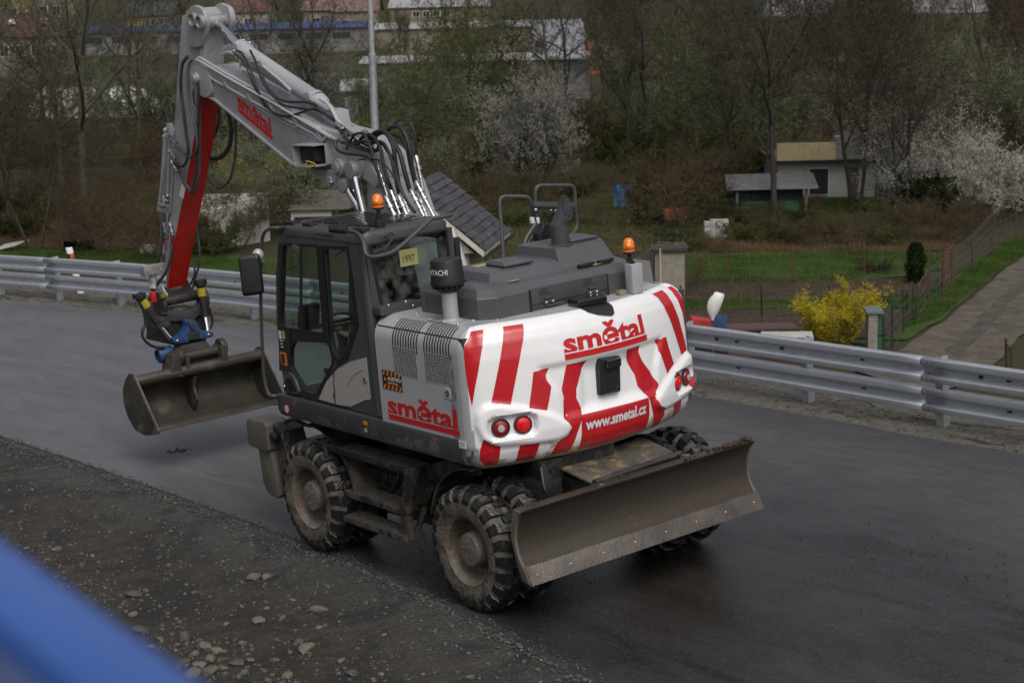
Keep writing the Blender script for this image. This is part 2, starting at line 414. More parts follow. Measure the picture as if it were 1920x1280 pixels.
# raised lamp blisters, lamp pockets, middle recess
CC = -.045
_bl = [(1.22, 1.70), (1.16, 1.755), (1.07, 1.77), (.79, 1.70), (.60, 1.62), (.46, 1.53), (.425, 1.47), (.47, 1.41), (.56, 1.385), (.77, 1.395), (1.07, 1.42), (1.19, 1.48), (1.235, 1.6)]
for sg in (1, -1):
    mir = lambda q: [(CC+sg*(a-CC), b) for a, b in q]
    for q, dep, ra in ((_bl, .035, .022), (rnd_poly([(1.145, 1.655), (.735, 1.655), (.735, 1.475), (1.145, 1.475)], .075), -.055, .014)):
        FEAT.append((mir(q), dep, ra, (min(p[0] for p in mir(q))-ra, min(p[1] for p in q)-ra, max(p[0] for p in mir(q))+ra, max(p[1] for p in q)+ra)))
addfeat([(.66, 2.0), (-.74, 2.0), (-.60, 1.78), (-.55, 1.57), (.46, 1.57), (.51, 1.78)][::1], -.03, .03)
FEAT[-1] = FEAT[-1]
addfeat([(.25, 1.95), (-.35, 1.95), (-.36, 1.59), (.27, 1.59)], -.035, .055)
STEP = .022
def strips(poly2, cuts_s, cuts_z, mapf, name, m, parent, smooth=40):
    """fill a 2D polygon, cut it along the surface grid and lay it on the surface"""
    bm = bmesh.new(); vs = [bm.verts.new((a, b, 0)) for a, b in poly2]
    f = bm.faces.new(vs); bmesh.ops.triangulate(bm, faces=[f])
    a0 = min(p[0] for p in poly2); a1 = max(p[0] for p in poly2); b0 = min(p[1] for p in poly2); b1 = max(p[1] for p in poly2)
    for c in cuts_s:
        if a0 < c < a1: bmesh.ops.bisect_plane(bm, geom=bm.verts[:]+bm.edges[:]+bm.faces[:], plane_co=(c, 0, 0), plane_no=(1, 0, 0))
    for c in cuts_z:
        if b0 < c < b1: bmesh.ops.bisect_plane(bm, geom=bm.verts[:]+bm.edges[:]+bm.faces[:], plane_co=(0, c, 0), plane_no=(0, 1, 0))
    for v in bm.verts: v.co = mapf(v.co.x, v.co.y)
    me = bpy.data.meshes.new(name); bm.to_mesh(me); bm.free(); me.materials.append(m)
    me.polygons.foreach_set('use_smooth', [True]*len(me.polygons)); me.set_sharp_from_angle(angle=R(smooth))
    o = bpy.data.objects.new(name, me); COL.objects.link(o); o.parent = parent; return o
# grid
NS = int(2*1.5/STEP); SG = [-1.5+3.0*i/NS for i in range(NS+1)]
ZG = [1.20, 1.215, 1.235, 1.255]+[1.28+.022*i for i in range(44)]
ZG = [z for z in ZG if z < 2.24]+[2.25, 2.27, 2.29, 2.31, 2.33, 2.35, 2.365, 2.378, 2.388, 2.395, 2.399, 2.40]
cwb = MB(); grid = [[CWS(s, z) for s in SG] for z in ZG]; cwb.v = [tuple(p) for r in grid for p in r]; n = len(SG)
def silver_side(s, z): return s > 1.285-.05*sstep(1.75, 1.25, z) or s < -1.33
for k in range(len(ZG)-1):
    for i in range(n-1):
        cwb.f.append((k*n+i, k*n+i+1, (k+1)*n+i+1, (k+1)*n+i)); cwb.mi.append(1 if ZG[k] >= 2.394 or silver_side((SG[i]+SG[i+1])/2, ZG[k]) else 0)
cwb.add([(-.9, -1.1, 1.2), (-.9, 1.1, 1.2)], [])
CW = cwb.build('counterweight', [white, silver], EX, smooth=50, weld=False)
mb = MB(); mb.add([grid[0][i] for i in range(n)]+[(-.85, 1.2, 1.2), (-.85, -1.2, 1.2)], [tuple(range(n+2))]); mb.build('underside', sill_m, CW, smooth=0, weld=False)
CWM = lambda a, b: CWS(a, b, .0025)
def decal(poly, name='red_stripe', m=red, mp=CWM): return strips(poly, SG, ZG, mp, name, m, CW)
for poly in [
    [(1.225, 2.365), (1.085, 2.365), (1.115, 2.25), (1.155, 2.12), (1.215, 1.93), (1.256, 1.77), (1.275, 1.90), (1.287, 2.08), (1.287, 2.25)],
    [(.91, 2.368), (.732, 2.368), (.755, 2.28), (.80, 2.16), (.87, 1.95), (.936, 1.746), (1.02, 1.768), (1.097, 1.775), (1.04, 1.95), (.985, 2.12), (.935, 2.28)],
    [(.715, 1.982), (.563, 1.99), (.60, 1.93), (.605, 1.90), (.57, 1.84), (.60, 1.74), (.631, 1.650), (.71, 1.675), (.785, 1.70), (.75, 1.83)],
    [(.40, 1.986), (.197, 1.991), (.24, 1.93), (.29, 1.85), (.329, 1.772), (.338, 1.699), (.30, 1.60), (.33, 1.50), (.38, 1.38), (.414, 1.29), (.43, 1.25), (.595, 1.25), (.59, 1.30), (.55, 1.375), (.47, 1.41), (.425, 1.47), (.45, 1.515), (.49, 1.56), (.475, 1.64), (.456, 1.721), (.467, 1.797), (.43, 1.90)],
    [(.326, 1.556), (.0, 1.556), (-.436, 1.545), (-.452, 1.40), (-.44, 1.25), (.0, 1.235), (.34, 1.25), (.325, 1.40)],
    [(-.253, 2.0), (-.421, 2.0), (-.405, 1.94), (-.44, 1.86), (-.53, 1.749), (-.60, 1.62), (-.56, 1.57), (-.53, 1.515), (-.56, 1.45), (-.663, 1.40), (-.70, 1.33), (-.66, 1.25), (-.55, 1.25), (-.50, 1.40), (-.438, 1.552), (-.36, 1.66), (-.345, 1.76), (-.286, 1.878)],
    [(-.642, 2.002), (-.807, 1.995), (-.83, 1.90), (-.889, 1.74), (-.80, 1.705), (-.755, 1.68), (-.711, 1.802), (-.675, 1.90), (-.685, 1.945)],
    [(-.812, 2.368), (-1.008, 2.368), (-1.06, 2.22), (-1.11, 2.08), (-1.16, 1.90), (-1.185, 1.80), (-1.06, 1.778), (-1.02, 1.88), (-.96, 2.04), (-.90, 2.19), (-.848, 2.319)],
    [(-1.13, 2.368), (-1.23, 2.368), (-1.27, 2.2), (-1.29, 1.95), (-1.24, 1.9), (-1.20, 2.12)],
    [(1.183, 1.50), (1.129, 1.445), (1.05, 1.414), (1.06, 1.33), (1.077, 1.245), (1.195, 1.245), (1.24, 1.31), (1.225, 1.40)],
    [(.884, 1.400), (.714, 1.392), (.735, 1.31), (.758, 1.245), (.918, 1.245), (.905, 1.33)],
    [(-.833, 1.405), (-.995, 1.411), (-1.017, 1.316), (-1.04, 1.245), (-.90, 1.245), (-.87, 1.33)],
    [(-1.17, 1.545), (-1.25, 1.545), (-1.28, 1.3), (-1.18, 1.3)]]:
    decal(poly)
def clip_text(o, z=None): pass
def logo(fn, name, parent, x0, x1, y0, y1, m=red_logo):
    """heavy lower-case wordmark cut off at the foot, above a bar.  fn(u,v): u along, v up"""
    v, f, (a, b, c, d) = text_mesh('sm\u011btal', .034, 0, 1.0)
    bm = bmesh.new(); vv = [bm.verts.new(((p[0]-a)/(c-a), (p[1]-b)/(d-b), 0)) for p in v]
    for q in f:
        try: bm.faces.new([vv[i] for i in q])
        except ValueError: pass
    bmesh.ops.bisect_plane(bm, geom=bm.verts[:]+bm.edges[:]+bm.faces[:], plane_co=(0, .105, 0), plane_no=(0, 1, 0), clear_inner=True)
    lo = min(q.co.y for q in bm.verts); hb = .20; base = hb+.05
    for q in bm.verts:
        t = base+(q.co.y-lo)/(1-lo)*(1-base); q.co = fn(x0+(x1-x0)*q.co.x, y0+(y1-y0)*t)
    me = bpy.data.meshes.new(name); bm.to_mesh(me); bm.free(); me.materials.append(m)
    o = bpy.data.objects.new(name, me); COL.objects.link(o); o.parent = parent
    mb = MB(); k = 24
    mb.v = [tuple(fn(x0+(x1-x0)*(i/k)*1.02, y0+(y1-y0)*t)) for t in (0, hb) for i in range(k+1)]
    mb.f = [(i, i+1, k+2+i, k+1+i) for i in range(k)]; mb.mi = [0]*k
    mb.build('underline', m, o, smooth=0, weld=False)
    return o
logo(lambda a, b: CWS(a, b, .004), 'lettering', CW, .418, -.492, 2.03, 2.275, red_logo)
put_text('www.smetal.cz', lambda a, b: CWS(a, b, .006), 'lettering', white_l, CW, .035, .288, -.400, 1.415, 1.515)
# tail lamps
for sg in (1, -1):
    for k, so_ in enumerate((1.035, .845)):
        s = CC+sg*(so_-CC) if sg > 0 else CC-(so_-CC); z = 1.565
        c = CWS(s, z, .0); p, nn = plan(s); ax = Vector((nn.x, nn.y, 0))
        tl = MB(); tl.lathe([(.078, -.03), (.078, .018), (.070, .026), (.064, .02)], c, ax, 28)
        t = tl.build('tail_light', dark_fr, CW)
        l = MB(); l.lathe([(.066, .014), (.058, .028), (.04, .036), (.0005, .040)], c, ax, 24); l.build('lens', redlens if k else redlens_d, t)
        l = MB(); l.lathe([(.030, .0395), (.028, .045), (.0005, .047)], c, ax, 20); l.build('reflector', redlens if k else reflens, t)
# rear camera housing
cb = [CWS(.06, 1.98, 0), CWS(-.14, 1.97, 0), CWS(-.115, 1.675, 0), CWS(.085, 1.68, 0)]
mb = MB()
outer = rnd_poly([(.085, 1.985), (-.145, 1.97), (-.125, 1.665), (.105, 1.675)], .02)
def ring(poly, off): return [Vector((-1.60-off, b_y, z)) for b_y, z in poly]
mb.loft([[CWS(a, b, -.03) for a, b in outer], [CWS(a, b, .0) + Vector((-.045, 0, 0)) for a, b in outer], [CWS(a*.86-.003, (b-1.83)*.9+1.83, 0)+Vector((-.062, 0, 0)) for a, b in outer]])
cbx = mb.build('camera_housing', black, CW, smooth=30)
mb = MB(); mb.box(CWS(-.03, 1.93, .085), (.05, .15, .07)); mb.build('camera_hood', black_g, cbx, bevel=.012)
mb = MB()
for a, b in ((.06, 1.72), (-.08, 1.715), (-.10, 1.9), (.055, 1.88)): mb.sph(CWS(a, b, .062), .008)
mb.build('screws', dark_fr, cbx)['kind'] = 'stuff'
# latch on the top edge
mb = MB()
lp = [(1077, 563), (1118, 556), (1141, 566), (1138, 580), (1134, 592), (1122, 594), (1100, 582), (1080, 570)]
hits = [cw_hit(*q) for q in ((1096, 577), (1138, 572))]
sa, sb = hits[0][0], hits[1][0]
lt = decal([(sa+.05, 2.399), (sb-.05, 2.399), (sb-.03, 2.36), (sb-.0, 2.315), (sb+.03, 2.305), (sa-.05, 2.34), (sa+.02, 2.37)], 'latch', black, lambda a, b: CWS(a, b, .012))
tp = MB(); tp.box(CWS((sa+sb)/2, 2.40, .03)+Vector((.05, 0, .03)), (.17, abs(sa-sb)*1.25, .06), Matrix.Rotation(R(-8), 3, 'Z')); tp.build('latch_handle', black_g, lt, bevel=.015)
tp = MB()
for q in range(2): tp.tube([CWS(sa+.05+.12*q, 2.4, -.1)+Vector((.05, 0, .03)), CWS(sa+.3+.1*q, 2.4, -.1)+Vector((.1, 0, .03))], .008)
tp.build('bracket_rod', dark_fr, lt)

# ---------------- silver body
def body_side(x, u, off=0.):
    """u up the side from z=1.47 to 2.17, then round over onto the deck"""
    r = .20; h = 2.20-1.47
    if u <= h: return Vector((x, 1.232+off, 1.47+u))
    a = min((u-h)/r, math.pi/2); ov = max(0, u-h-r*math.pi/2)
    return Vector((x, 1.232-r+(r+off)*math.cos(a)-ov, 2.20+(r+off)*math.sin(a)))
XF, XR_ = .02, -1.19
def xfront(u): return XF-.03*0+(-.06+.06*min(1, u/.5))       # panel's front edge
body = MB(); us = [0, .2, .4, .6, .73]+[.73+.314*k/8 for k in range(1, 9)]+[1.3]
xs = [XR_+(XF-XR_)*k/12 for k in range(13)]
body.v = [tuple(body_side(x, u)) for u in us for x in xs]; m_ = len(xs)
body.f = [(k*m_+i, k*m_+i+1, (k+1)*m_+i+1, (k+1)*m_+i) for k in range(len(us)-1) for i in range(m_-1)]; body.mi = [0]*len(body.f)
BD = body.build('body_panel', silver, EX, smooth=40)
mb = MB(); mb.prism([(-1.12, 1.0), (-1.0, 1.03), (XF, 1.03), (XF, -1.03), (-1.0, -1.03), (-1.12, -.98), (-1.30, -.6), (-1.37, 0), (-1.30, .6)], 'z', 2.30, 2.398)
DK = mb.build('engine_deck', silver, EX, bevel=.006)
mb = MB()
for k in range(9): mb.box2((-.02-.03*k-.012, .62, 2.394), (-.02-.03*k, .98, 2.399))
mb.build('deck_grille', black, DK)['kind'] = 'stuff'
mb = MB(); mb.box2((-.62, .90, 2.394), (-1.05, 1.10, 2.402)); mb.build('deck_plate', silver, DK, bevel=.003)
mb = MB()
for a, b in ((-.64, .92), (-1.03, .92), (-.64, 1.08), (-1.03, 1.08), (-.85, 1.09), (-.35, 1.0), (-.2, .75), (-1.2, .8), (-1.3, .4), (-1.33, -.1), (-1.3, -.75), (-.3, .99)): mb.sph((a, b, 2.404), .012)
mb.build('bolts', zinc, DK)['kind'] = 'stuff'
# right and inner walls so the body is closed
mb = MB(); mb.box2((XF-.02, -1.22, 1.30), (-1.25, 1.20, 2.32)); mb.build('body_core', sill_m, EX)
mb = MB(); mb.box2((1.75, -1.23, 1.3), (.12, -.42, 2.22)); mb.build('tank_housing', silver, EX, bevel=.05)
# slots over the shoulder + mesh grilles
def side_px(cx, cy): q = P(700+cx/4.57, 600+cy/4.57, y=1.232); return q.x, q.z-1.47
for (ax, ay, bx_, by_) in ((167, 190, 368, 220), (434, 235, 644, 262)):
    x0, u0 = side_px(ax, ay); x1, u1 = side_px(bx_, by_)
    for k in range(10):
        mb = MB()
        xx = x0+(x1-x0)*k/9
        for j in range(10):
            ua = .66+(.31/10)*j; ub = ua+.031
            sh = lambda u: -.0*(u-.6)
            mb.quad(body_side(xx-.008, ua, .0022), body_side(xx+.008, ua, .0022), body_side(xx+.008, ub, .0022), body_side(xx-.008, ub, .0022))
        mb.build('vent_slot', black, BD, smooth=0, weld=False)
for (ax, ay, bx_, by_) in ((165, 245, 384, 488), (434, 290, 667, 537)):
    xa, ua = side_px(ax, ay); xb_, ub = side_px(bx_, by_)
    xb_ = side_px(bx_, by_)[0]; za, zb = 2.165, 1.925
    xa = side_px(ax, ay)[0]
    mb = MB(); mb.box2((xa, 1.2325, za), (xb_, 1.2345, zb)); g = mb.build('vent_grille', black, BD)
    mb = MB(); nx, nz = 15, 11
    for k in range(nx+1): x = xa+(xb_-xa)*k/nx; mb.box2((x-.0022, 1.2345, za), (x+.0022, 1.2365, zb))
    for k in range(nz+1): z = za+(zb-za)*k/nz; mb.box2((xa, 1.2345, z-.0028), (xb_, 1.2365, z+.0028))
    mb.build('grille_mesh', silver, g)['kind'] = 'stuff'
q = P(840, 737, y=1.232)
mb = MB(); mb.prism(rnd_poly([(q.x-.045, q.z-.05), (q.x+.045, q.z-.05), (q.x+.045, q.z+.05), (q.x-.045, q.z+.05)], .012), 'y', 1.232, 1.238)
lk = mb.build('door_latch', silver, BD, bevel=.002); mb = MB(); mb.lathe([(.024, 0), (.024, .006), (.016, .008), (.014, .003)], (q.x, 1.238, q.z), (0, 1, 0)); mb.build('keyhole', dark_fr, lk)
SIDE = lambda a, b: Vector((a, 1.2345, b))
a = P(729, 787, y=1.232); b = P(860, 815, y=1.232)
logo(SIDE, 'lettering', BD, a.x-.01, b.x, 1.505, 1.745)
# warning label with orange / black hatching
c0 = P(716, 696, y=1.232); c1 = P(755, 732, y=1.232)
X0, X1, Z0, Z1 = c0.x, c1.x, (c0.z+c1.z)/2-.085, (c0.z+c1.z)/2+.085
mb = MB(); mb.box2((X0, 1.232, Z0), (X1, 1.2345, Z1)); lb = mb.build('hatched_label', black, BD)
mb = MB(); W_ = X1-X0
for (z0, z1) in ((Z1-.045, Z1-.004), (Z0+.004, Z0+.045)):
    for k in range(5):
        u = X0+W_*(k*.2+.02); mb.add([(u, 1.2355, z0), (u+W_*.10, 1.2355, z0), (u+W_*.10+W_*.07, 1.2355, z1), (u+W_*.07, 1.2355, z1)], [(0, 1, 2, 3)])
mb.build('hatching', orange_l, lb, smooth=0, weld=False)['kind'] = 'stuff'
LBL = lambda a, b: Vector((a, 1.2362, b))
put_text('AUSTRO', LBL, 'lettering', white_l, lb, .03, X0+W_*.28, X0+W_*.97, Z0+.085, Z0+.118)
put_text('Baumaschinen', LBL, 'lettering', white_l, lb, .02, X0+W_*.30, X0+W_*.80, Z0+.062, Z0+.076)
mb = MB(); mb.box2((X0+W_*.2, 1.2345, Z0+.052), (X0+W_*.95, 1.2362, Z0+.055)); mb.lathe([(.018, 0), (.0001, .001)], (X0+W_*.15, 1.236, Z0+.09), (0, 1, 0), 12); mb.build('label_mark', orange_l, lb)
# ---------------- charcoal sill beam all along the left side
mb = MB(); pf = [(1.237, 1.475), (1.242, 1.45), (1.242, 1.32), (1.215, 1.265), (1.15, 1.24), (.9, 1.24), (.9, 1.475)]
mb.loft([[Vector((x, y, z)) for y, z in pf] for x in (1.86, -1.17)])
SL = mb.build('side_sill', sill_m, EX, bevel=.008)
mb = MB(); mb.box2((1.86, -1.2, 1.24), (-1.1, 1.14, 1.47)); mb.build('revolving_frame', sill_m, EX, bevel=.02)
mb = MB(); q = P(685, 793, y=1.242); mb.box2((q.x-.032, 1.242, q.z-.017), (q.x+.032, 1.248, q.z+.017)); mb.build('side_reflector', orange_l, SL, bevel=.003)
mb = MB(); q = P(686, 806, y=1.242); mb.box2((q.x-.022, 1.24, q.z-.018), (q.x+.022, 1.2445, q.z+.018)); mb.build('label', yel_p, SL)
mb = MB(); q = P(867, 833, y=1.242); mb.box2((q.x-.05, 1.24, q.z-.032), (q.x+.045, 1.2445, q.z+.03)); lw = mb.build('label', white_l, SL)
mb = MB()
for k in range(3): mb.box2((q.x-.035, 1.2445, q.z+.013-.014*k), (q.x+.03, 1.2452, q.z+.017-.014*k))
mb.build('print', char, lw)['kind'] = 'stuff'
q = P(538, 766, y=1.242); mb = MB(); mb.lathe([(.045, 0), (.045, .003), (.0001, .003)], (q.x, 1.242, q.z), (0, 1, 0), 24); wl = mb.build('round_warning_label', red_logo, SL)
mb = MB(); mb.lathe([(.034, .0035), (.0001, .004)], (q.x, 1.242, q.z), (0, 1, 0), 24); mb.build('label_face', white_l, wl)
mb = MB(); mb.box((q.x, 1.2465, q.z), (.012, .001, .045), Matrix.Rotation(R(18), 3, 'Y')); mb.build('label_figure', black, wl)
# silver corner below the body panel
# ---------------- engine hood
def hood(prof, y0, y1, ch=.0): pass
mb = MB()
# low box with chamfered ends: footprint (x,y) rings at rising z
def foot(dx, y0, y1, ch):
    xr, xf = -1.16+dx, -.26-dx; return [(xf, y1-ch*.4), (xf-.0, y1), (xr+ch, y1), (xr, y1-ch), (xr, y0), (xf, y0)]
def rngz(pts, z): return [Vector((a, b, z)) for a, b in pts]
mb.loft([rngz([(-.24, .89), (-1.06, .89), (-1.16, .75), (-1.16, -.68), (-1.02, -.86), (-.24, -.86)], 2.40),
         rngz([(-.24, .89), (-1.06, .89), (-1.16, .75), (-1.16, -.68), (-1.02, -.86), (-.24, -.86)], 2.575),
         rngz([(-.26, .84), (-1.00, .84), (-1.09, .72), (-1.09, -.66), (-.96, -.80), (-.26, -.80)], 2.64),
         rngz([(-.28, .80), (-.90, .80), (-.98, .70), (-.98, -.62), (-.88, -.76), (-.28, -.76)], 2.665)])
HD_ = mb.build('engine_hood', char_l, EX, bevel=.004, smooth=15, seg=1)
# raised lid
mb = MB()
mb.loft([rngz([(-.30, .66), (-.93, .66), (-1.02, .60), (-1.02, -.10), (-.30, -.10)], 2.655), rngz([(-.34, .62), (-.90, .62), (-.92, .42), (-.90, -.10), (-.34, -.10)], 2.735), rngz([(-.40, .56), (-.86, .56), (-.84, .42), (-.80, -.10), (-.40, -.10)], 2.75)])
mb.build('hood_lid', char_l, HD_, bevel=.004, smooth=15, seg=1)
mb = MB()
mb.loft([rngz([(-.28, -.08), (-.98, -.08), (-.98, -.64), (-.86, -.78), (-.28, -.78)], 2.655), rngz([(-.32, -.12), (-.84, -.14), (-.84, -.62), (-.76, -.72), (-.32, -.72)], 2.825), rngz([(-.38, -.2), (-.76, -.2), (-.76, -.6), (-.7, -.66), (-.38, -.66)], 2.838)])
mb.build('hood_hump', char_l, HD_, bevel=.004, smooth=15, seg=1)
for (x, y, z) in ((-.74, .30, 2.765), (-.66, -.50, 2.85)):
    mb = MB(); mb.loft([rngz([(x-.13, y-.16), (x+.13, y-.16), (x+.13, y+.14), (x-.13, y+.14)], z-.015), rngz([(x-.14, y-.17), (x+.13, y-.17), (x+.13, y+.15), (x-.14, y+.15)], z+.004), rngz([(x-.10, y-.06), (x+.09, y-.06), (x+.09, y+.13), (x-.10, y+.13)], z+.035)])
    mb.build('vent_cap', char_l, HD_, bevel=.004)
# rear access door, hinges, seams, slots
mb = MB(); mb.box2((-1.172, .42, 2.425), (-1.158, -.42, 2.59)); dr = mb.build('hood_door', char, HD_, bevel=.004)
mb = MB()
for y in (.42, -.42): mb.box2((-1.176, y-.005, 2.40), (-1.155, y+.005, 2.585))
mb.box2((-1.176, .42, 2.45), (-1.157, -.42, 2.456)); mb.build('seam', black, HD_)
for y in (.24, -.24):
    mb = MB(); mb.box((-1.183, y, 2.462), (.016, .13, .028)); mb.box((-1.183, y, 2.495), (.012, .09, .02)); h = mb.build('hinge', char, HD_, bevel=.003)
    mb = MB()
    for d in (-.035, .035): mb.sph((-1.193, y+d, 2.458), .012)
    mb.build('bolts', zinc, h)['kind'] = 'stuff'
mb = MB()
for y in (.28, -.2):
    for k in range(3): mb.box((-1.174, y, 2.53+.02*k), (.004, .11-.02*k, .004))
mb.build('pressed_slots', black, HD_)['kind'] = 'stuff'
for y, x in ((-.30, -1.035), (-.52, -1.035)):
    mb = MB(); mb.box((x, y, 2.668), (.05, .15, .02)); mb.cyl((x-.01, y-.09, 2.68), (x-.01, y+.09, 2.68), .009, n=8); mb.build('hinge', black, HD_, bevel=.002)
mb = MB()
for k in range(14): x = -.30-.028*k; mb.box2((x, .68, 2.665), (x-.012, .79, 2.671))
mb.build('hood_grille', black, HD_)['kind'] = 'stuff'
mb = MB()
for gx in (-.36, -.62, -.80):
    for k in range(6): mb.box2((gx, .890, 2.45+.022*k), (gx-.12, .893, 2.458+.022*k))
mb.box2((-.26, .89, 2.44), (-.30, .894, 2.56)); mb.build('side_louvres', mat('louvre_grey', (.12, .115, .10), .6), HD_)['kind'] = 'stuff'
for (x, y, z, r_) in ((-1.03, .47, 2.662, 20), (-1.05, -.41, 2.66, 20)):
    mb = MB(); mb.box((x, y, z), (.035, .10, .003), Matrix.Rotation(R(0), 3, 'Y')); mb.build('label', yel_p, HD_)
mb = MB(); mb.box((-.55, .45, 2.753), (.11, .16, .003)); mb.build('label', yel_p, HD_)
# exhaust
mb = MB(); e0 = Vector((-.74, -.28, 2.825))
mb.lathe([(.11, 0), (.11, .012), (.09, .014), (.079, .016), (.079, .18)], e0, (0, 0, 1), 32)
EXH = mb.build('exhaust_pipe', char, EX)
ax = Vector((-.27, -.36, .89)).normalized(); c1 = e0+Vector((0, 0, .175)); mb = MB()
cut = Vector((-.87, -.34, .36)).normalized(); u = Vector((0, 1, 0)); u = (u-ax*u.dot(ax)).normalized(); vv = ax.cross(u)
base = [e0+Vector((.079*math.cos(t), .079*math.sin(t), .18)) for t in [2*math.pi*k/32 for k in range(32)]]
ce = c1+ax*.17
def topring(rad):
    out = []
    for k in range(32):
        t = 2*math.pi*k/32; d0 = Vector((math.cos(t), math.sin(t), 0)); d0 = (d0-ax*d0.dot(ax)).normalized()*rad
        p = c1+d0; out.append(p+ax*((ce-p).dot(cut)/ax.dot(cut)))
    return out
mb.loft([base, [c1+(b-c1).normalized()*.079+ax*.02 for b in base], topring(.080)], cap=False)
inner = topring(.074); mb.loft([topring(.080), inner, [p-ax*.13 for p in inner]], cap=False)
mb.build('exhaust_elbow', char, EXH); mb = MB(); mb.add([p-ax*.10 for p in inner], [tuple(range(32))]); mb.build('inner_disc', black, EXH, smooth=0, weld=False)  # black disc closes the elbow just inside its mouth
# air pre-cleaner
a0 = Vector((-.83, 1.0, 2.40)); mb = MB()
mb.lathe([(.10, 0), (.10, .008), (.075, .01), (.066, .02), (.066, .27)], a0, (0, 0, 1), 32); AC = mb.build('air_intake', silver, EX)
mb = MB(); mb.lathe([(.07, .24), (.085, .25), (.105, .27), (.11, .30), (.142, .305), (.145, .32), (.140, .34), (.132, .50), (.126, .515), (.0001, .52)], a0, (0, 0, 1), 40); cp = mb.build('intake_cap', black, AC)
mb = MB()
for k in range(16): t = 2*math.pi*k/16; mb.box(a0+Vector((.118*math.cos(t), .118*math.sin(t), .292)), (.02, .02, .03))
mb.build('cap_ribs', black, cp)['kind'] = 'stuff'
th0 = math.atan2(EYE_R.y-a0.y, EYE_R.x-a0.x)
put_text('HITACHI', lambda a, b: a0+Vector((.144*math.cos(th0-R(74)+a/.14), .144*math.sin(th0-R(74)+a/.14), .40+b)), 'lettering', white_l, cp,   .012, 0.0, .185, 0., .045)
# beacons
def beacon(c, sc=1.):
    c = Vector(c)
    mb = MB(); mb.lathe([(.028, -.075), (.028, -.05), (.018, -.045), (.018, -.01), (.050, .0), (.052, .016), (.0001, .018)], c, (0, 0, 1), 20); b = mb.build('beacon', black, EX)
    mb = MB(); mb.lathe([(.049, .016), (.052, .03), (.050, .07), (.045, .10), (.034, .122), (.018, .132), (.0001, .134)], c, (0, 0, 1), 26); mb.build('amber_dome', amber, b)
    mb = MB(); mb.lathe([(.0505, .035), (.053, .036), (.0535, .05), (.0525, .052)], c, (0, 0, 1), 26); mb.build('dome_ring', mat('amber_dark_%d' % len(MATS), (.30, .06, .02), .3), b)
    mb = MB(); mb.sph(c+Vector((-.035, .03, .075)), .022); mb.build('lamp_bulb', amber_core, b)
    return b
b1 = beacon((.20, .95, 3.275))
mb = MB(); mb.box((.20, .95, 3.12), (.055, .075, .13)); mb.box((.17, .97, 3.03), (.08, .10, .04)); mb.cyl((.2, .95, 3.18), (.2, .95, 3.21), .02); mb.build('beacon_bracket', black, b1, bevel=.005)
b2 = beacon((-1.30, -.575, 2.745))
mb = MB(); mb.box2((-1.265, -.66, 2.40), (-1.36, -.54, 2.655)); mb.build('beacon_post', silver, b2, bevel=.008)
mb = MB(); mb.cyl((-1.31, -.6, 2.655), (-1.31, -.58, 2.675), .02); mb.build('stem', black, b2)
mb = MB(); mb.box2((-1.24, -.44, 2.40), (-1.30, -.52, 2.44)); mb.build('bracket', mat('tan_block', (.25, .22, .15), .7), b2, bevel=.005)
# ================================================================ CAB
def plate(outer, holes, a, b, name, m, parent, bevel=.0, mapf=None, smooth=30):
    """flat plate with openings in the xz plane between y=a and y=b (or mapped)"""
    bm = bmesh.new(); es = []
    for lp in [outer]+holes:
        vs = [bm.verts.new((p[0], 0, p[1])) for p in lp]; es += [bm.edges.new((vs[i], vs[(i+1) % len(vs)])) for i in range(len(vs))]
    bmesh.ops.triangle_fill(bm, use_beauty=True, use_dissolve=False, edges=es, normal=(0, 1, 0))
    ext = bmesh.ops.extrude_face_region(bm, geom=bm.faces[:])
    for v in [g for g in ext['geom'] if isinstance(g, bmesh.types.BMVert)]: v.tag = True
    top = set(g for g in ext['geom'] if isinstance(g, bmesh.types.BMVert))
    for v in bm.verts:
        h = b if v in top else a
        v.co = mapf(v.co.x, v.co.z, h) if mapf else Vector((v.co.x, h, v.co.z))
    bmesh.ops.recalc_face_normals(bm, faces=bm.faces)
    me = bpy.data.meshes.new(name); bm.to_mesh(me); bm.free(); me.materials.append(m)
    me.polygons.foreach_set('use_smooth', [True]*len(me.polygons)); me.set_sharp_from_angle(angle=R(smooth))
    o = bpy.data.objects.new(name, me); COL.objects.link(o); o.parent = parent; return o
CABM = empty('cab'); CABM.parent = EX
def k3(cx, cy, y=1.2): q = P(500+cx/3.764, 440+cy/3.764, y=y); return (q.x, q.z)
OUT = [(1.50, 3.035), (.22, 3.04), (.15, 2.98), (.10, 2.45), (.06, 1.48), (1.83, 1.48), (1.865, 1.75), (1.855, 2.15), (1.76, 2.60), (1.64, 2.92), (1.58, 3.00)]
W1 = rnd_poly([k3(92, 68), k3(346, 78), k3(408, 708), k3(62, 655)], .035)
W2 = rnd_poly([k3(392, 88), k3(555, 92), k3(598, 330), k3(640, 640), k3(592, 740), k3(570, 850), k3(500, 900), k3(462, 830), k3(445, 720)], .03)
W3 = rnd_poly([k3(190, 742), k3(425, 752), k3(462, 800), k3(472, 905), k3(352, 1138), k3(275, 1118), k3(150, 940), k3(150, 810)], .03)
PN = [k3(705, 862), k3(738, 1165), k3(705, 1165), k3(600, 1214), k3(500, 1198), k3(370, 1160), k3(420, 1040), k3(500, 945), k3(600, 890)]
def cabside(x, z, h):   # the side bows in slightly towards the front
    return Vector((x, h-.10*max(0, (x-1.35))**1.3*1.0-.035*max(0, (z-2.45)), z))
SW = plate(OUT, [W1, W2, W3, rnd_poly(PN, .02)], 1.15, 1.20, 'cab_side', char, CABM, mapf=cabside)
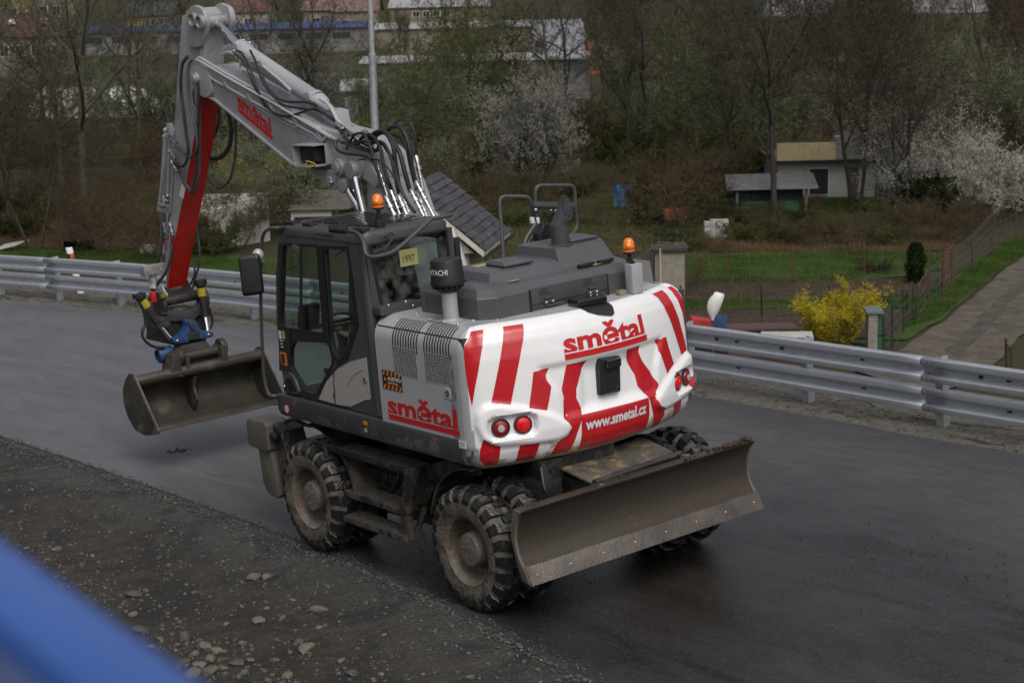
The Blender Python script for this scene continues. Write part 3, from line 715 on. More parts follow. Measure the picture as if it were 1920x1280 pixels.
def inset_poly(poly, d):
    c = Vector((sum(p[0] for p in poly)/len(poly), sum(p[1] for p in poly)/len(poly)))
    return [tuple(c+(Vector(p)-c)*(1-d/((Vector(p)-c).length+1e-6))) for p in poly]
# black borders of the panes, glass, divider
for i, (wp, nm) in enumerate(((W1, 'side_window'), (W2, 'rear_quarter_window'), (W3, 'lower_door_window'))):
    fr = plate(inset_poly(wp, -.012), [inset_poly(wp, .022)], 1.198, 1.206, nm, black_g, CABM, mapf=cabside)
    bm = bmesh.new(); bm.faces.new([bm.verts.new(cabside(a, b, 1.185)) for a, b in inset_poly(wp, .005)]); me = bpy.data.meshes.new('glass'); bm.to_mesh(me); bm.free()
    me.materials.append(glass_m); g = bpy.data.objects.new('glass', me); COL.objects.link(g); g.parent = fr
    if i == 0:
        a, b = k3(231, 85), k3(243, 670); mb = MB(); mb.tube([cabside(*a, 1.20), cabside(*b, 1.20)], .016, 6); mb.build('window_divider', black, fr)
        mb = MB(); mb.tube([cabside(*k3(100, 100), 1.175), cabside(*k3(95, 500), 1.175)], .008, 6); mb.build('window_rail', black, fr)
# door seam, B-pillar trim, belt trim between windows
mb = MB()
seam = [k3(372, 80), k3(400, 300), k3(440, 700), k3(470, 830), k3(500, 925), k3(430, 1000), k3(375, 1130), k3(280, 1140)]
mb.tube([cabside(*p, 1.201) for p in seam], .007, 6); mb.build('door_seam', black, SW)
mb = MB(); mb.loft([[cabside(*p, h) for p in (k3(354, 80), k3(390, 84), k3(448, 720), k3(414, 712))] for h in (1.19, 1.212)]); mb.build('pillar_trim', black_g, SW)
sp = plate(rnd_poly([(p[0], p[1]) for p in inset_poly(PN, .004)], .02), [], 1.13, 1.207, 'storage_door', pewter, CABM)
mb = MB(); q = k3(700, 1028); mb.lathe([(.026, 0), (.026, .008), (.015, .006)], (q[0], 1.207, q[1]), (0, 1, 0), 20); mb.build('lock', zinc, sp)
mb = MB(); qa, qb = k3(478, 965), k3(490, 1190); mb.tube([(qa[0], 1.208, qa[1]), (qb[0], 1.208, qb[1])], .006, 6)
mb.build('panel_seam', black, sp)
mb = MB()
for cy in (1050, 1130): q = k3(482, cy); mb.box((q[0], 1.21, q[1]), (.018, .008, .05))
mb.build('hinge', zinc, sp)['kind'] = 'stuff'
mb = MB(); a, b = k3(640, 930), k3(560, 1130); mb.tube(bez([(k3(690, 945)[0], 1.209, k3(690, 945)[1]), (k3(620, 985)[0], 1.209, k3(620, 985)[1]), (k3(570, 1060)[0], 1.209, k3(570, 1060)[1])], 5), .005, 5); mb.build('pressed_line', pewter, sp)
plate([k3(58, 60), k3(350, 70), k3(418, 700), k3(478, 910), k3(352, 1148), k3(262, 1128), k3(140, 960), k3(62, 965)], [inset_poly(W1, -.004), inset_poly(W3, -.004)], 1.200, 1.2045, 'door_skin', black_g, CABM, mapf=cabside)
plate([k3(372, 78), k3(566, 84), k3(608, 330), k3(652, 642), k3(578, 880), k3(505, 925), k3(455, 850), k3(430, 700)], [inset_poly(W2, -.004)], 1.200, 1.2045, 'quarter_panel', black_g, CABM, mapf=cabside)
# labels by the door
for (ax, ay, bx_, by_, m) in ((63, 680, 84, 740, white_l), (88, 680, 116, 740, yel_p), (78, 758, 112, 812, black), (74, 828, 132, 928, orange_l)):
    a, b = k3(ax, ay), k3(bx_, by_); mb = MB(); mb.loft([[cabside(p[0], p[1], h) for p in (a, (b[0], a[1]), b, (a[0], b[1]))] for h in (1.201, 1.209)]); l = mb.build('label', m, SW, smooth=0)
    if m is orange_l: mb = MB(); mb.box(cabside((a[0]+b[0])/2, b[1]+.045, 1.211), (.06, .003, .06)); mb.box(cabside((a[0]+b[0])/2, a[1]-.03, 1.211), (.075, .003, .022)); mb.build('print', black, l)['kind'] = 'stuff'
    if m is black:
        mb = MB()
        for k in range(4): mb.box(cabside((a[0]+b[0])/2, b[1]+.02+.03*k, 1.211), (.05-.008*(k % 2), .003, .008))
        mb.build('print', white_l, l)['kind'] = 'stuff'
# handle pocket
hp = rnd_poly([k3(112, 1000), k3(165, 965), k3(205, 1010), k3(243, 1112), k3(225, 1128), k3(108, 1110)], .04)
mb = MB(); mb.loft([[cabside(a, b, h) for a, b in hp] for h in (1.195, 1.225)]); hh = mb.build('handle_surround', char, SW, bevel=.008)
hp2 = inset_poly(hp, .045); mb = MB(); mb.loft([[cabside(a, b, h) for a, b in hp2] for h in (1.224, 1.229)]); mb.build('handle_recess', black, hh)
mb = MB(); q = k3(165, 1060); mb.box(cabside(q[0], q[1], 1.235), (.035, .02, .13)); mb.build('door_handle', black_g, hh, bevel=.008)
mb = MB(); q = k3(124, 1070); mb.sph(cabside(q[0], q[1], 1.228), .016); mb.build('lock', zinc, hh)
# right cab wall, front, rear, roof
cr = lambda y0: (lambda x, z, h: Vector((x, y0-(h-1.15), z)))
RW = rnd_poly([(1.50, 2.9), (.32, 2.92), (.28, 2.05), (1.68, 2.02)], .05)
plate(OUT, [RW], 1.15, 1.18, 'cab_far_side', char, CABM, mapf=cr(.30))
me = MB(); me.add([(a, .285, b) for a, b in RW], [tuple(range(len(RW)))]); o = me.build('far_window', glass_m, CABM, smooth=0, weld=False)
# front screen frame (curved): pillars + bars
fx = [(1.86, 1.50), (1.865, 1.75), (1.855, 2.15), (1.76, 2.60), (1.64, 2.92), (1.56, 3.02)]
for y in (1.15, .33):
    mb = MB(); mb.tube(bez([(x-.03, y-(.03 if y > 1 else 0), z) for x, z in fx], 4), .035, 8); mb.build('front_pillar', char, CABM)
mb = MB(); mb.tube([(1.78, 1.10, 2.05), (1.82, .33, 2.05)], .018, 6); mb.build('screen_bar', black, CABM)
mb = MB(); mb.loft([[Vector((x-.02, y, z)) for x, z in fx] for y in (1.1, .35)], closed=False); mb.build('windscreen', glass_m, CABM, weld=False)
# roof
mb = MB()
rp = rnd_poly([(1.55, 1.18), (.13, 1.19), (.13, .26), (1.55, .26)], .10)
mb.loft([[Vector((a, b, 3.01)) for a, b in rp], [Vector((.84+(a-.84)*1.0, .72+(b-.72)*1.0, 3.07)) for a, b in rp], [Vector((.84+(a-.84)*.97, .72+(b-.72)*.95, 3.105)) for a, b in rp], [Vector((.84+(a-.84)*.90, .72+(b-.72)*.86, 3.115)) for a, b in rp]])
RF = mb.build('roof', char, CABM, bevel=.0, smooth=50)
mb = MB(); mb.box2((1.35, 1.02, 3.112), (.30, .40, 3.122)); mb.build('roof_hatch', black_g, RF, bevel=.004)
mb = MB()
for k in range(9): mb.box2((1.25-.1*k, 1.0, 3.121), (1.21-.1*k, .42, 3.129))
mb.build('hatch_ribs', black_g, RF, bevel=.002)['kind'] = 'stuff'
mb = MB(); mb.tube([(1.28, 1.165, 3.055), (.62, 1.19, 3.055)], .007, 6); mb.build('roof_groove', black, RF)
for x0, x1 in ((1.50, 1.34), (1.18, 1.02), (.72, .52), (.32, .16)):
    mb = MB(); mb.box2((x0, 1.16, 3.09), (x1, 1.08, 3.135)); mb.build('roof_lug', black, RF, bevel=.008)
mb = MB(); mb.lathe([(.03, 0), (.03, .02), (.018, .02)], (.17, 1.165, 2.93), (-.5, 1, 0), 16); mb.build('cap', black, SW)
# rear wall with window
RWO = [(1.19, 1.48), (1.18, 3.02), (.27, 3.02), (.27, 1.48)]
def rp_(px, py): q = P(px, py, x=.13); return (q.y, q.z)
RG = rnd_poly([rp_(688, 459), rp_(831, 430), rp_(845, 560), rp_(792, 568), rp_(711, 577)], .02)
rearmap = lambda y, z, h: Vector((h-.05*max(0, z-2.4)*0+.02*(z-2.4), y, z))
RWL = plate(RWO, [RG], .08, .13, 'cab_rear', char, CABM, mapf=rearmap)
bm = bmesh.new(); bm.faces.new([bm.verts.new(rearmap(a, b, .10)) for a, b in RG]); me = bpy.data.meshes.new('glass'); bm.to_mesh(me); bm.free(); me.materials.append(glass_r)
rg = bpy.data.objects.new('rear_window', me); COL.objects.link(rg); rg.parent = CABM
plate(inset_poly(RG, -.015), [inset_poly(RG, .012)], .068, .079, 'rubber_seal', black, rg, mapf=rearmap)
RT = lambda a, b: rearmap(a, b, .095)
t1, t2 = rp_(695, 478), rp_(826, 440)
def slant(pa, pb, h0):
    return lambda a, b: rearmap(pa[0]+(pb[0]-pa[0])*a, pa[1]+(pb[1]-pa[1])*a+b*h0, .085)
put_text('www.austro-baumaschinen.at', slant((t1[0], 2.945), (t2[0], 2.945), .05), 'lettering', char, rg, .02, 0, 1, -.5, .5)
a, b = rp_(746, 458), rp_(780, 478)
mb = MB(); mb.loft([[rearmap(y, z, h) for y, z in ((.845, 2.90), (.655, 2.90), (.655, 2.755), (.845, 2.755))] for h in (.090, .094)]); st = mb.build('yellow_sticker', yel_p, rg, smooth=0)
put_text('1997', lambda a, b: rearmap(a, b, .0885), 'lettering', char, st, .01, .815, .69, 2.785, 2.85)
# rear pillars and hinges
for y in (1.17,):
    mb = MB(); mb.tube([(.11, y, 1.50), (.13, y, 2.4), (.17, y-.03, 3.0)], [.055, .055, .05], 10); mb.build('rear_pillar', char, CABM)
mb = MB(); mb.box2((.06, .27, 2.60), (.09, .22, 2.93)); mb.build('rear_light_bar', black, CABM, bevel=.006)
mb = MB()
mb.box2((.08, 1.19, 2.395), (-.05, .80, 2.47)); mb.box2((.03, .80, 2.40), (.0, .25, 2.46)); br = mb.build('rear_bracket', char, CABM, bevel=.006)
mb = MB()
for y, z in ((1.1, 2.475), (.92, 2.475), (.85, 2.43)): mb.sph((-.045, y, z), .013)
mb.build('bolts', zinc, br)['kind'] = 'stuff'
# rear guard rail on the roof corner, roof rail and mirror rail
mb = MB(); mb.tube(bez([P(620, 431, y=1.16), P(652, 433, y=1.16), P(670, 437, y=1.18), P(681, 452, x=.08), P(685, 474, x=.02), P(695, 481, x=.0), P(715, 479, x=-.01), P(740, 470, x=-.02), P(775, 441, x=-.04), P(805, 414, x=-.06), P(815, 409, x=-.06), P(845, 404, x=-.05), P(838, 402, x=.3)], 5), .018, 10); mb.build('guard_rail', char, CABM)
mb = MB(); mb.tube([P(620, 430, y=1.17), P(652, 433, y=1.17)], .026, 10); mb.build('rail_clamp', black, CABM)
mb = MB(); mb.tube(bez([P(700, 475, x=.02), P(722, 465, x=.02), P(735, 448, x=.02), P(738, 440, x=.03), P(730, 438, x=.04), P(724, 450, x=.05)], 5), .010, 7); mb.build('cable', rub, CABM)
mb = MB(); mb.tube(bez([P(540, 426, y=1.12), P(520, 427, y=1.26), P(505, 429, y=1.30), P(494, 440, y=1.32), P(490, 470, y=1.32), P(489, 560, y=1.32), P(492, 655, y=1.32), P(496, 710, y=1.32), P(504, 738, y=1.31), P(515, 742, y=1.28), P(528, 740, y=1.18)], 6), .0165, 10); mb.build('mirror_rail', char, CABM)
mb = MB(); mb.box2((1.60, 1.12, 3.09), (1.35, 1.06, 3.125)); mb.build('rail_clamp', black, CABM, bevel=.006)
# mirror
mc = P(471, 514, y=1.45)
mb = MB(); mp = rnd_poly([(-.10, -.19), (.10, -.20), (.10, .18), (-.10, .19)], .035)
rm = Matrix.Rotation(R(52), 3, 'Z')
mb.loft([[mc+rm @ Vector((a*s, h, b*s)) for a, b in mp] for h, s in ((-.045, .9), (-.03, 1.0), (.02, 1.0), (.045, .85))])
MR = mb.build('mirror', black, CABM, bevel=.006)
mb = MB(); mb.sph(P(484, 478, y=1.36), .055, (1, 1, 1.1)); mb.tube([P(484, 478, y=1.36), P(491, 490, y=1.32)], .02); mb.build('work_light', silver, MR)
# interior
mb = MB(); mb.box((.62, .72, 1.62), (.55, .55, .2)); mb.build('seat_base', black, CABM, bevel=.03)
mb = MB(); mb.loft([[Vector((x+(z-1.8)*-.12, .72+sy*w_, z)) for x, sy in ((.42, -1), (.42, 1), (.30, 1), (.30, -1))] for z, w_ in ((1.75, .24), (2.1, .26), (2.35, .24), (2.45, .17))]); mb.build('seat_back', coat_m, CABM, bevel=.03)
mb = MB(); mb.box((.26, .72, 2.56), (.09, .26, .18)); mb.build('head_rest', coat_m, CABM, bevel=.03)
mb = MB(); mb.box((.68, .72, 1.78), (.50, .50, .12)); mb.build('seat_cushion', coat_m, CABM, bevel=.03)
for y in (1.02, .42):
    mb = MB(); mb.box((.72, y, 1.90), (.52, .14, .16)); c = mb.build('arm_console', black, CABM, bevel=.03)
    mb = MB(); mb.tube([(.95, y, 1.98), (.98, y, 2.12)], [.014, .02]); mb.build('joystick', black, c)
sc_ = Vector(P(595, 575, y=.75)); mb = MB(); axw = Vector((-.45, 0, .9)).normalized(); u = Vector((0, 1, 0)); v = axw.cross(u)
sc_ = Vector((1.28, .74, 2.12))
mb.tube([sc_+(u*math.cos(t)+v*math.sin(t))*.175 for t in [2*math.pi*k/28 for k in range(29)]], .014, 7, cap=False); mb.tube([sc_+u*.17, sc_-u*.17], .012, 6); mb.tube([sc_, sc_-axw*.1, (1.55, .74, 1.55)], [.03, .035, .06], 10); mb.build('steering_wheel', black, CABM)
mb = MB(); mb.box((1.55, .98, 2.20), (.05, .22, .26), Matrix.Rotation(R(-15), 3, 'Y')); mb.box((1.5, .42, 2.25), (.05, .2, .2)); mb.build('monitor', black, CABM, bevel=.02)
for y in (.62, .86):
    mb = MB(); mb.box((1.42, y, 1.62), (.22, .09, .03), Matrix.Rotation(R(-35), 3, 'Y')); mb.build('pedal', black, CABM, bevel=.005)
mb = MB(); mb.box2((1.8, 1.12, 1.48), (.15, .32, 1.50)); mb.build('cab_floor', dark_fr, CABM)
mb = MB(); mb.loft([[Vector((xx, y, z)) for y, z in ((1.0, 2.98), (.75, 2.98), (.75, 2.84), (.80, 2.78), (.95, 2.78), (1.0, 2.84))] for xx in (.62, .66)]); mb.build('sun_visor', black, CABM, bevel=.01)
# ================================================================ DRIVER (sits in the cab)
def skin_body(name, verts, edges, radii, m, parent, sub=2, root=0):
    me = bpy.data.meshes.new(name); me.from_pydata([Vector(v) for v in verts], edges, []); o = bpy.data.objects.new(name, me); COL.objects.link(o)
    sk = o.modifiers.new('s', 'SKIN'); me.skin_vertices[0].data[root].use_root = True
    for i, r in enumerate(radii): me.skin_vertices[0].data[i].radius = (r, r) if not isinstance(r, tuple) else r
    sb = o.modifiers.new('b', 'SUBSURF'); sb.levels = sub; sb.render_levels = sub
    dg = bpy.context.evaluated_depsgraph_get(); me2 = bpy.data.meshes.new_from_object(o.evaluated_get(dg)); bpy.data.objects.remove(o)
    o = bpy.data.objects.new(name, me2); COL.objects.link(o); me2.materials.clear(); me2.materials.append(m); me2.polygons.foreach_set('use_smooth', [True]*len(me2.polygons)); o.parent = parent; return o
DR = empty('person'); tag(DR, 'driver in dark clothes and cap seated behind the cab glass', 'person', road=True)
vb = [(.55, .72, 1.90), (.50, .72, 2.05), (.47, .72, 2.28), (.48, .72, 2.42), (.50, .72, 2.50), (.52, .72, 2.56),
      (.48, .92, 2.38), (.58, .98, 2.12), (.82, 1.0, 2.10), (.48, .52, 2.38), (.58, .46, 2.12), (.82, .44, 2.10),
      (.60, .84, 1.90), (1.05, .88, 1.93), (1.20, .87, 1.58), (.60, .60, 1.90), (1.05, .58, 1.93), (1.20, .60, 1.58), (1.30, .88, 1.54), (1.30, .60, 1.54)]
eb = [(0, 1), (1, 2), (2, 3), (3, 4), (4, 5), (3, 6), (6, 7), (7, 8), (3, 9), (9, 10), (10, 11), (0, 12), (12, 13), (13, 14), (0, 15), (15, 16), (16, 17), (14, 18), (17, 19)]
skin_body('body', vb, eb, [(.15, .12), (.15, .12), (.17, .12), (.13, .10), .06, .055, .075, .055, .038, .075, .055, .038, .09, .065, .045, .09, .065, .045, .045, .045], coat_m, DR)
mb = MB(); mb.sph((.53, .72, 2.68), .10, (1.02, .80, 1.22), 16, 12); mb.sph((.63, .72, 2.665), .018, (1, .8, 1.3)); mb.sph((.53, .80, 2.67), .022, (.7, .5, 1.2)); mb.sph((.53, .64, 2.67), .022, (.7, .5, 1.2)); mb.build('head', skin_m, DR)
mb = MB(); mb.sph((.52, .72, 2.735), .108, (1.0, .82, .72), 16, 8); mb.box((.64, .72, 2.745), (.09, .13, .012)); mb.build('cap', coat_m, DR, smooth=60)
for sgn, y in ((1, 1.0), (-1, .44)):
    hv = [(.82, y, 2.10), (.88, y, 2.11), (.92, y, 2.12)]; he = [(0, 1), (1, 2)]; hr = [.026, (.040, .018), (.040, .018)]
    for k in range(4):
        dy = (-.03+.02*k); b0 = len(hv); hv += [(.94, y+dy, 2.125), (.97+.008*(k in (1, 2)), y+dy*1.05, 2.115), (.975, y+dy*1.0, 2.09)]; he += [(2, b0), (b0, b0+1), (b0+1, b0+2)]; hr += [.0095, .009, .008]
    b0 = len(hv); hv += [(.90, y-sgn*.04, 2.10), (.93, y-sgn*.05, 2.085)]; he += [(1, b0), (b0, b0+1)]; hr += [.011, .009]
    skin_body('hand', hv, he, hr, skin_m, DR, 1)

# ================================================================ BOOM, ARM, CYLINDERS
def bp(px, py, y=.19): q = P(px, py, y=y); return (q.x, q.z)
BOOM_T = [(4.86, 4.30), (4.86, 4.43), (4.74, 4.52), (4.55, 4.52), (4.40, 4.475), (2.22, 3.86), (1.75, 3.80), bp(700, 292), bp(715, 305), bp(728, 335)]
BOOM_B = [bp(715, 350), (1.78, 3.45), (1.95, 3.44), (2.84, 3.49), (3.1, 3.60), (4.40, 4.16), (4.50, 4.19), (4.75, 4.24)]
prof = rnd_poly(BOOM_T+BOOM_B, .05, 3)
mb = MB(); mb.prism(prof, 'y', -.19, .19); BO = mb.build('boom', silver_b, EX, bevel=.012)
# side flange strips (bottom and top edge welds)
def strip(pts, y, w_, name, m, parent):
    mb = MB(); mb.tube([(a, y, b) for a, b in pts], w_, 6); return mb.build(name, m, parent)
lowe = [(1.95, 3.435), (2.84, 3.485), (2.95, 3.525), (3.12, 3.60), (4.40, 4.155), (4.55, 4.20)]
mb = MB(); mb.loft([[Vector((a, y, b+c)) for y, c in ((.215, -.012), (.215, .012), (-.215, .012), (-.215, -.012))] for a, b in lowe]); mb.build('bottom_plate', silver_b, BO, bevel=.003)
# nose fork cheeks and pin
for y in (.205, -.205):
    mb = MB(); mb.prism(rnd_poly([(4.92, 4.40), (4.78, 4.54), (4.55, 4.52), (4.42, 4.40), (4.42, 4.22), (4.6, 4.18), (4.85, 4.27)], .07), 'y', y-.02, y+.02); mb.build('nose_cheek', silver_b, BO, bevel=.006)
mb = MB(); mb.cyl((4.73, -.27, 4.40), (4.73, .26, 4.40), .065, n=24); mb.cyl((4.73, .22, 4.40), (4.73, .275, 4.40), .045, n=20); mb.build('nose_pin', silver_w, BO, bevel=.006)
# lower ear with pin
ear = rnd_poly([bp(583, 316), bp(600, 334), bp(618, 352), bp(628, 357), bp(638, 350), bp(644, 333), bp(655, 322), bp(640, 318)], .03)
for y in (.20, -.18):
    mb = MB(); mb.prism(ear, 'y', y-.02, y+.02); e = mb.build('cylinder_ear', silver_b, BO, bevel=.006)
    q = bp(623, 340); mb = MB(); mb.cyl((q[0], y, q[1]), (q[0], y+.035 if y > 0 else y-.03, q[1]), .055, n=24); mb.build('ear_pin', silver_w, e, bevel=.006)
q = bp(629, 341); mb = MB(); mb.sph((q[0], .235, q[1]), .022); mb.build('bolt', zinc, BO)
# junction boss at the fold
q = bp(649, 312); mb = MB(); mb.cyl((q[0], -.26, q[1]), (q[0], .30, q[1]), .085, n=28); mb.cyl((q[0], .30, q[1]), (q[0], .325, q[1]), .06, n=24); mb.cyl((q[0], -.24, q[1]+.0), (q[0], .24, q[1]), .11, n=28); FB = mb.build('fold_boss', silver_w, BO, bevel=.008)
q2 = bp(668, 312, .24); mb = MB(); mb.cyl((q2[0], .0, q2[1]), (q2[0], .26, q2[1]), .13, n=28); mb.build('rod_eye', silver_w, FB, bevel=.01)
mb = MB(); mb.prism(rnd_poly([bp(672, 300), bp(700, 305), bp(716, 335), bp(712, 352), bp(690, 335), bp(678, 325)], .03), 'y', -.20, .235); mb.build('knuckle', silver_b, BO, bevel=.012)
# main boom foot, goes down behind the cab
ft = [bp(690, 292, .17), bp(712, 300, .17), bp(735, 345, .17), bp(757, 410, .17), bp(790, 560, .17), bp(700, 560, .17), bp(688, 400, .17), bp(688, 345, .17)]
mb = MB(); mb.prism(rnd_poly(ft, .05), 'y', -.20, .17); mb.build('boom_foot', silver_b, BO, bevel=.012)
mb = MB(); mb.box((.9, -.02, 1.9), (.9, .5, .9)); mb.build('boom_mount', silver_b, BO, bevel=.02)
# boom lift cylinders (two rods seen through to the roof)
for a, b, y, r in (((648, 348), (680, 402), .24, .036), ((662, 318), (684, 408), .27, .042), ((655, 345), (678, 392), -.30, .036)):
    pa, pb = P(*a, y=y), P(*b, y=y); d = (pb-pa)
    mb = MB(); mb.cyl(pa, pb+d*.9, r, n=20); c = mb.build('lift_cylinder_rod', chrome, EX)
    mb = MB(); mb.cyl(pb+d*.75, pb+d*2.6, r*1.7, n=20); mb.build('barrel', silver, c)
    mb = MB(); mb.cyl(pa+Vector((0, -.05, 0)), pa+Vector((0, .05, 0)), r*2.0, n=20); mb.build('rod_end', silver_w, c, bevel=.006)
mb = MB(); mb.tube([P(846, 430, y=-.05), P(870, 500, y=-.05), P(882, 560, y=-.05)], .04, 12); mb.build('boom_hose_pipe', silver, EX)
# camera box on the boom
c = [P(573, 274, y=.40), P(614, 272, y=.40)]
bx0 = bp(588, 282, .21); bx1 = bp(622, 308, .21)
# box: hood open to the rear-left
B0 = Vector((bx0[0], .19, bx1[1]+.0)); 
x0, x1, zt, zb = 2.54, 2.14, 3.72, 3.52
mb = MB(); mb.box2((x0, .19, zt), (x1, .40, zt+.012)); mb.box2((x0, .19, zb), (x0-.012, .40, zt)); mb.box2((x0, .19, zb), (x1, .40, zb+.012)); mb.box2((x1+.012, .19, zb), (x1, .26, zt)); cbx = mb.build('camera_hood', silver_b, BO)
mb = MB(); mb.box2((x0-.03, .22, zb+.04), (x1+.08, .33, zt-.02)); mb.build('work_lamp', black, cbx, bevel=.01)
mb = MB(); mb.tube(bez([(x1+.2, .36, zb+.03), (x1+.1, .42, zb+.06), (x1-.02, .40, zb+.03), (x1+.05, .41, zb+.0), (x1+.18, .40, zb+.0), (x1+.2, .36, zb+.04)], 5), .007, 6); mb.build('yellow_cable', yel, cbx)
logo(lambda a, b: Vector((3.93-(3.93-3.28)*a, .194, 4.055-(4.055-3.765)*a+b)), 'lettering', BO, 0, 1, -.02, .215)
# ---- arm
AR = [(4.60, 5.04), (4.73, 4.53), (5.14, 3.76), (5.47, 3.24), (5.89, 2.62), (6.33, 1.93)]
AF = [(6.36, 1.95), (6.09, 2.62), (5.83, 3.28), (5.56, 3.99), (5.37, 4.44), (5.10, 5.07), (4.74, 5.14)]
mb = MB(); mb.prism(AR+AF, 'y', -.125, .125); ARM = mb.build('arm', silver_b, EX, bevel=.008)
# red rear face and lower part
mb = MB()
rr = [(4.735, 4.50), (5.14, 3.76), (5.47, 3.24), (5.89, 2.62), (6.325, 1.94)]
def offn(pts, d):
    out = []
    for i, p in enumerate(pts):
        a = Vector(pts[max(0, i-1)]); b = Vector(pts[min(len(pts)-1, i+1)]); t = (b-a).normalized(); out.append((p[0]-abs(t.y)*d, p[1]-abs(t.x)*d))
    return out
r1 = offn(rr, .004)
mb.loft([[Vector((a, -.124, b)), Vector((a, .124, b))] for a, b in r1], closed=False, cap=False); mb.build('red_rear_face', red_arm, ARM, weld=False)
def side_strip(pts, y, name, m):
    mb = MB(); mb.v = [(a, y, b) for a, b in pts]; mb.f = [tuple(range(len(pts)))]; mb.mi = [0]; return mb.build(name, m, ARM, smooth=0, weld=False)
e1 = [P(px, py, y=.127) for px, py in ((366, 255), (358, 300), (350, 341), (338, 400), (329, 440), (316, 540))]
side_strip([(p.x, p.z) for p in e1]+[(6.33, 1.93), (5.89, 2.62), (5.47, 3.24), (5.14, 3.76)][::1], .1275, 'red_side_band', red_arm)
mb = MB(); mb.box2((4.70, -.126, 4.60), (4.72, .126, 4.56)); 
# arm head bosses with paired pins
for y in (.155, -.155):
    mb = MB(); mb.prism(rnd_poly([(4.90, 5.10), (4.70, 5.18), (4.48, 5.12), (4.44, 4.98), (4.52, 4.86), (4.68, 4.72), (4.95, 4.75)], .06), 'y', y-.03, y+.03); mb.build('head_cheek', silver_b, ARM, bevel=.006)
for x, z in ((4.66, 5.02), (4.50, 4.99)):
    mb = MB(); mb.lathe([(.052, -.02), (.075, .0), (.078, .05), (.06, .055), (.055, .03), (.0001, .03)], (x, .19, z), (0, 1, 0), 24); mb.build('pin_boss', silver_w, ARM)
# stiffening bead on the arm side
mb = MB(); mb.tube(bez([(4.93, .126, 5.02), (4.78, .126, 4.92), (4.72, .126, 4.80), (4.76, .126, 4.55), (4.80, .126, 4.40)], 5), .014, 6); mb.build('weld_bead', silver_b, ARM)
mb = MB(); pl = [P(px, py, y=.127) for px, py in ((341, 343), (348, 353), (344, 373), (336, 367))]; mb.add([(p.x, .1285, p.z) for p in pl], [(0, 1, 2, 3)]); mb.build('label', white_l, ARM, smooth=0, weld=False)
# ---- arm cylinder on top of the boom
ca, cb_, cc, cd = P(404, 40, y=0), P(452, 92, y=0), P(597, 190, y=0), P(632, 222, y=0)
mb = MB(); mb.cyl(ca, cb_, .046, n=24); AC_ = mb.build('arm_cylinder_rod', chrome, EX)
mb = MB(); mb.cyl(ca+Vector((0, -.13, 0)), ca+Vector((0, .13, 0)), .075, n=24); mb.build('rod_eye', silver_w, AC_, bevel=.008)
u = (cc-cb_).normalized(); mb = MB(); mb.lathe([(.05, -.03), (.10, -.02), (.105, .10), (.092, .11), (.085, .14), (.085, (cc-cb_).length), (.092, (cc-cb_).length+.01), (.08, (cc-cb_).length+.09), (.05, (cc-cb_).length+.12)], cb_, u, 28); bar = mb.build('arm_cylinder_barrel', silver, EX)
for k, (a, b) in enumerate(((.02, .10), (.62, .70))):
    mb = MB(); c0_ = cb_+u*((cc-cb_).length*(.05+k*.93)); mb.lathe([(.10, -.03), (.10, .03)], c0_, u, 20)
    mb.box(c0_+Vector((0, .07, .05)), (.10, .08, .08)); mb.build('port_block', silver, bar, bevel=.01)
mb = MB()
for k in range(8):
    t = 2*math.pi*k/8; v1 = u.cross(Vector((0, 1, 0))).normalized(); mb.sph(cb_+u*.04+(Vector((0, 1, 0))*math.cos(t)+v1*math.sin(t))*.105, .018)
mb.build('bolts', zinc, bar)['kind'] = 'stuff'
mb = MB(); mb.cyl(cc+u*.08, cd, .06, n=16); mb.prism([(cd.x-.15, cd.z-.3), (cd.x+.25, cd.z-.22), (cd.x+.05, cd.z+.1), (cd.x-.1, cd.z+.08)], 'y', -.08, .08); mb.build('cylinder_base', silver_b, bar, bevel=.01)
# second boom-side web plate behind the pipes
mb = MB(); wp = [bp(545, 218, .05), bp(580, 213, .05), bp(640, 262, .05), bp(660, 285, .05), bp(600, 262, .05)]; mb.prism(wp, 'y', -.05, .05); mb.build('web_plate', silver_b, BO, bevel=.006)
# ---- hard pipes along the boom (start px, end px, y, radius)
def pipe(pts, r, m, name='pipe', par=None, n=8, sm=0):
    p = [P(a, b, y=y) for a, b, y in pts]
    if sm: p = bez(p, sm)
    mb = MB(); mb.tube(p, r, n); return mb.build(name, m, par or BO)
for k, (pts, r) in enumerate((
    ([(372, 108, .20), (380, 111, .20), (418, 135, .20), (520, 190, .20), (628, 262, .20)], .016),
    ([(368, 112, .23), (378, 117, .23), (416, 140, .23), (515, 195, .23), (620, 258, .23)], .014),
    ([(386, 137, .21), (396, 147, .21), (415, 158, .21), (425, 163, .21), (500, 205, .21), (590, 252, .21), (604, 266, .21), (612, 255, .21), (632, 262, .21)], .015),
    ([(398, 148, .19), (418, 160, .19), (500, 212, .19), (596, 262, .19)], .012),
    ([(455, 135, .10), (470, 145, .10), (560, 190, .10), (640, 240, .10), (700, 272, .10)], .018),
    ([(470, 128, .0), (560, 180, .0), (610, 205, .0), (632, 240, .0), (700, 272, .0)], .016),
    ([(465, 120, -.12), (560, 172, -.12), (640, 228, -.12), (705, 262, -.12)], .018))):
    pipe(pts, r, silver if k < 4 else steel)
for k in range(5):
    t = k/4; px, py = 422+(600-422)*t, 141+(240-141)*t
    mb = MB(); q = P(px, py+10, y=.20); mb.box(q, (.05, .06, .16), Matrix.Rotation(R(28), 3, 'Y')); mb.build('pipe_clamp', silver_b, BO, bevel=.006)
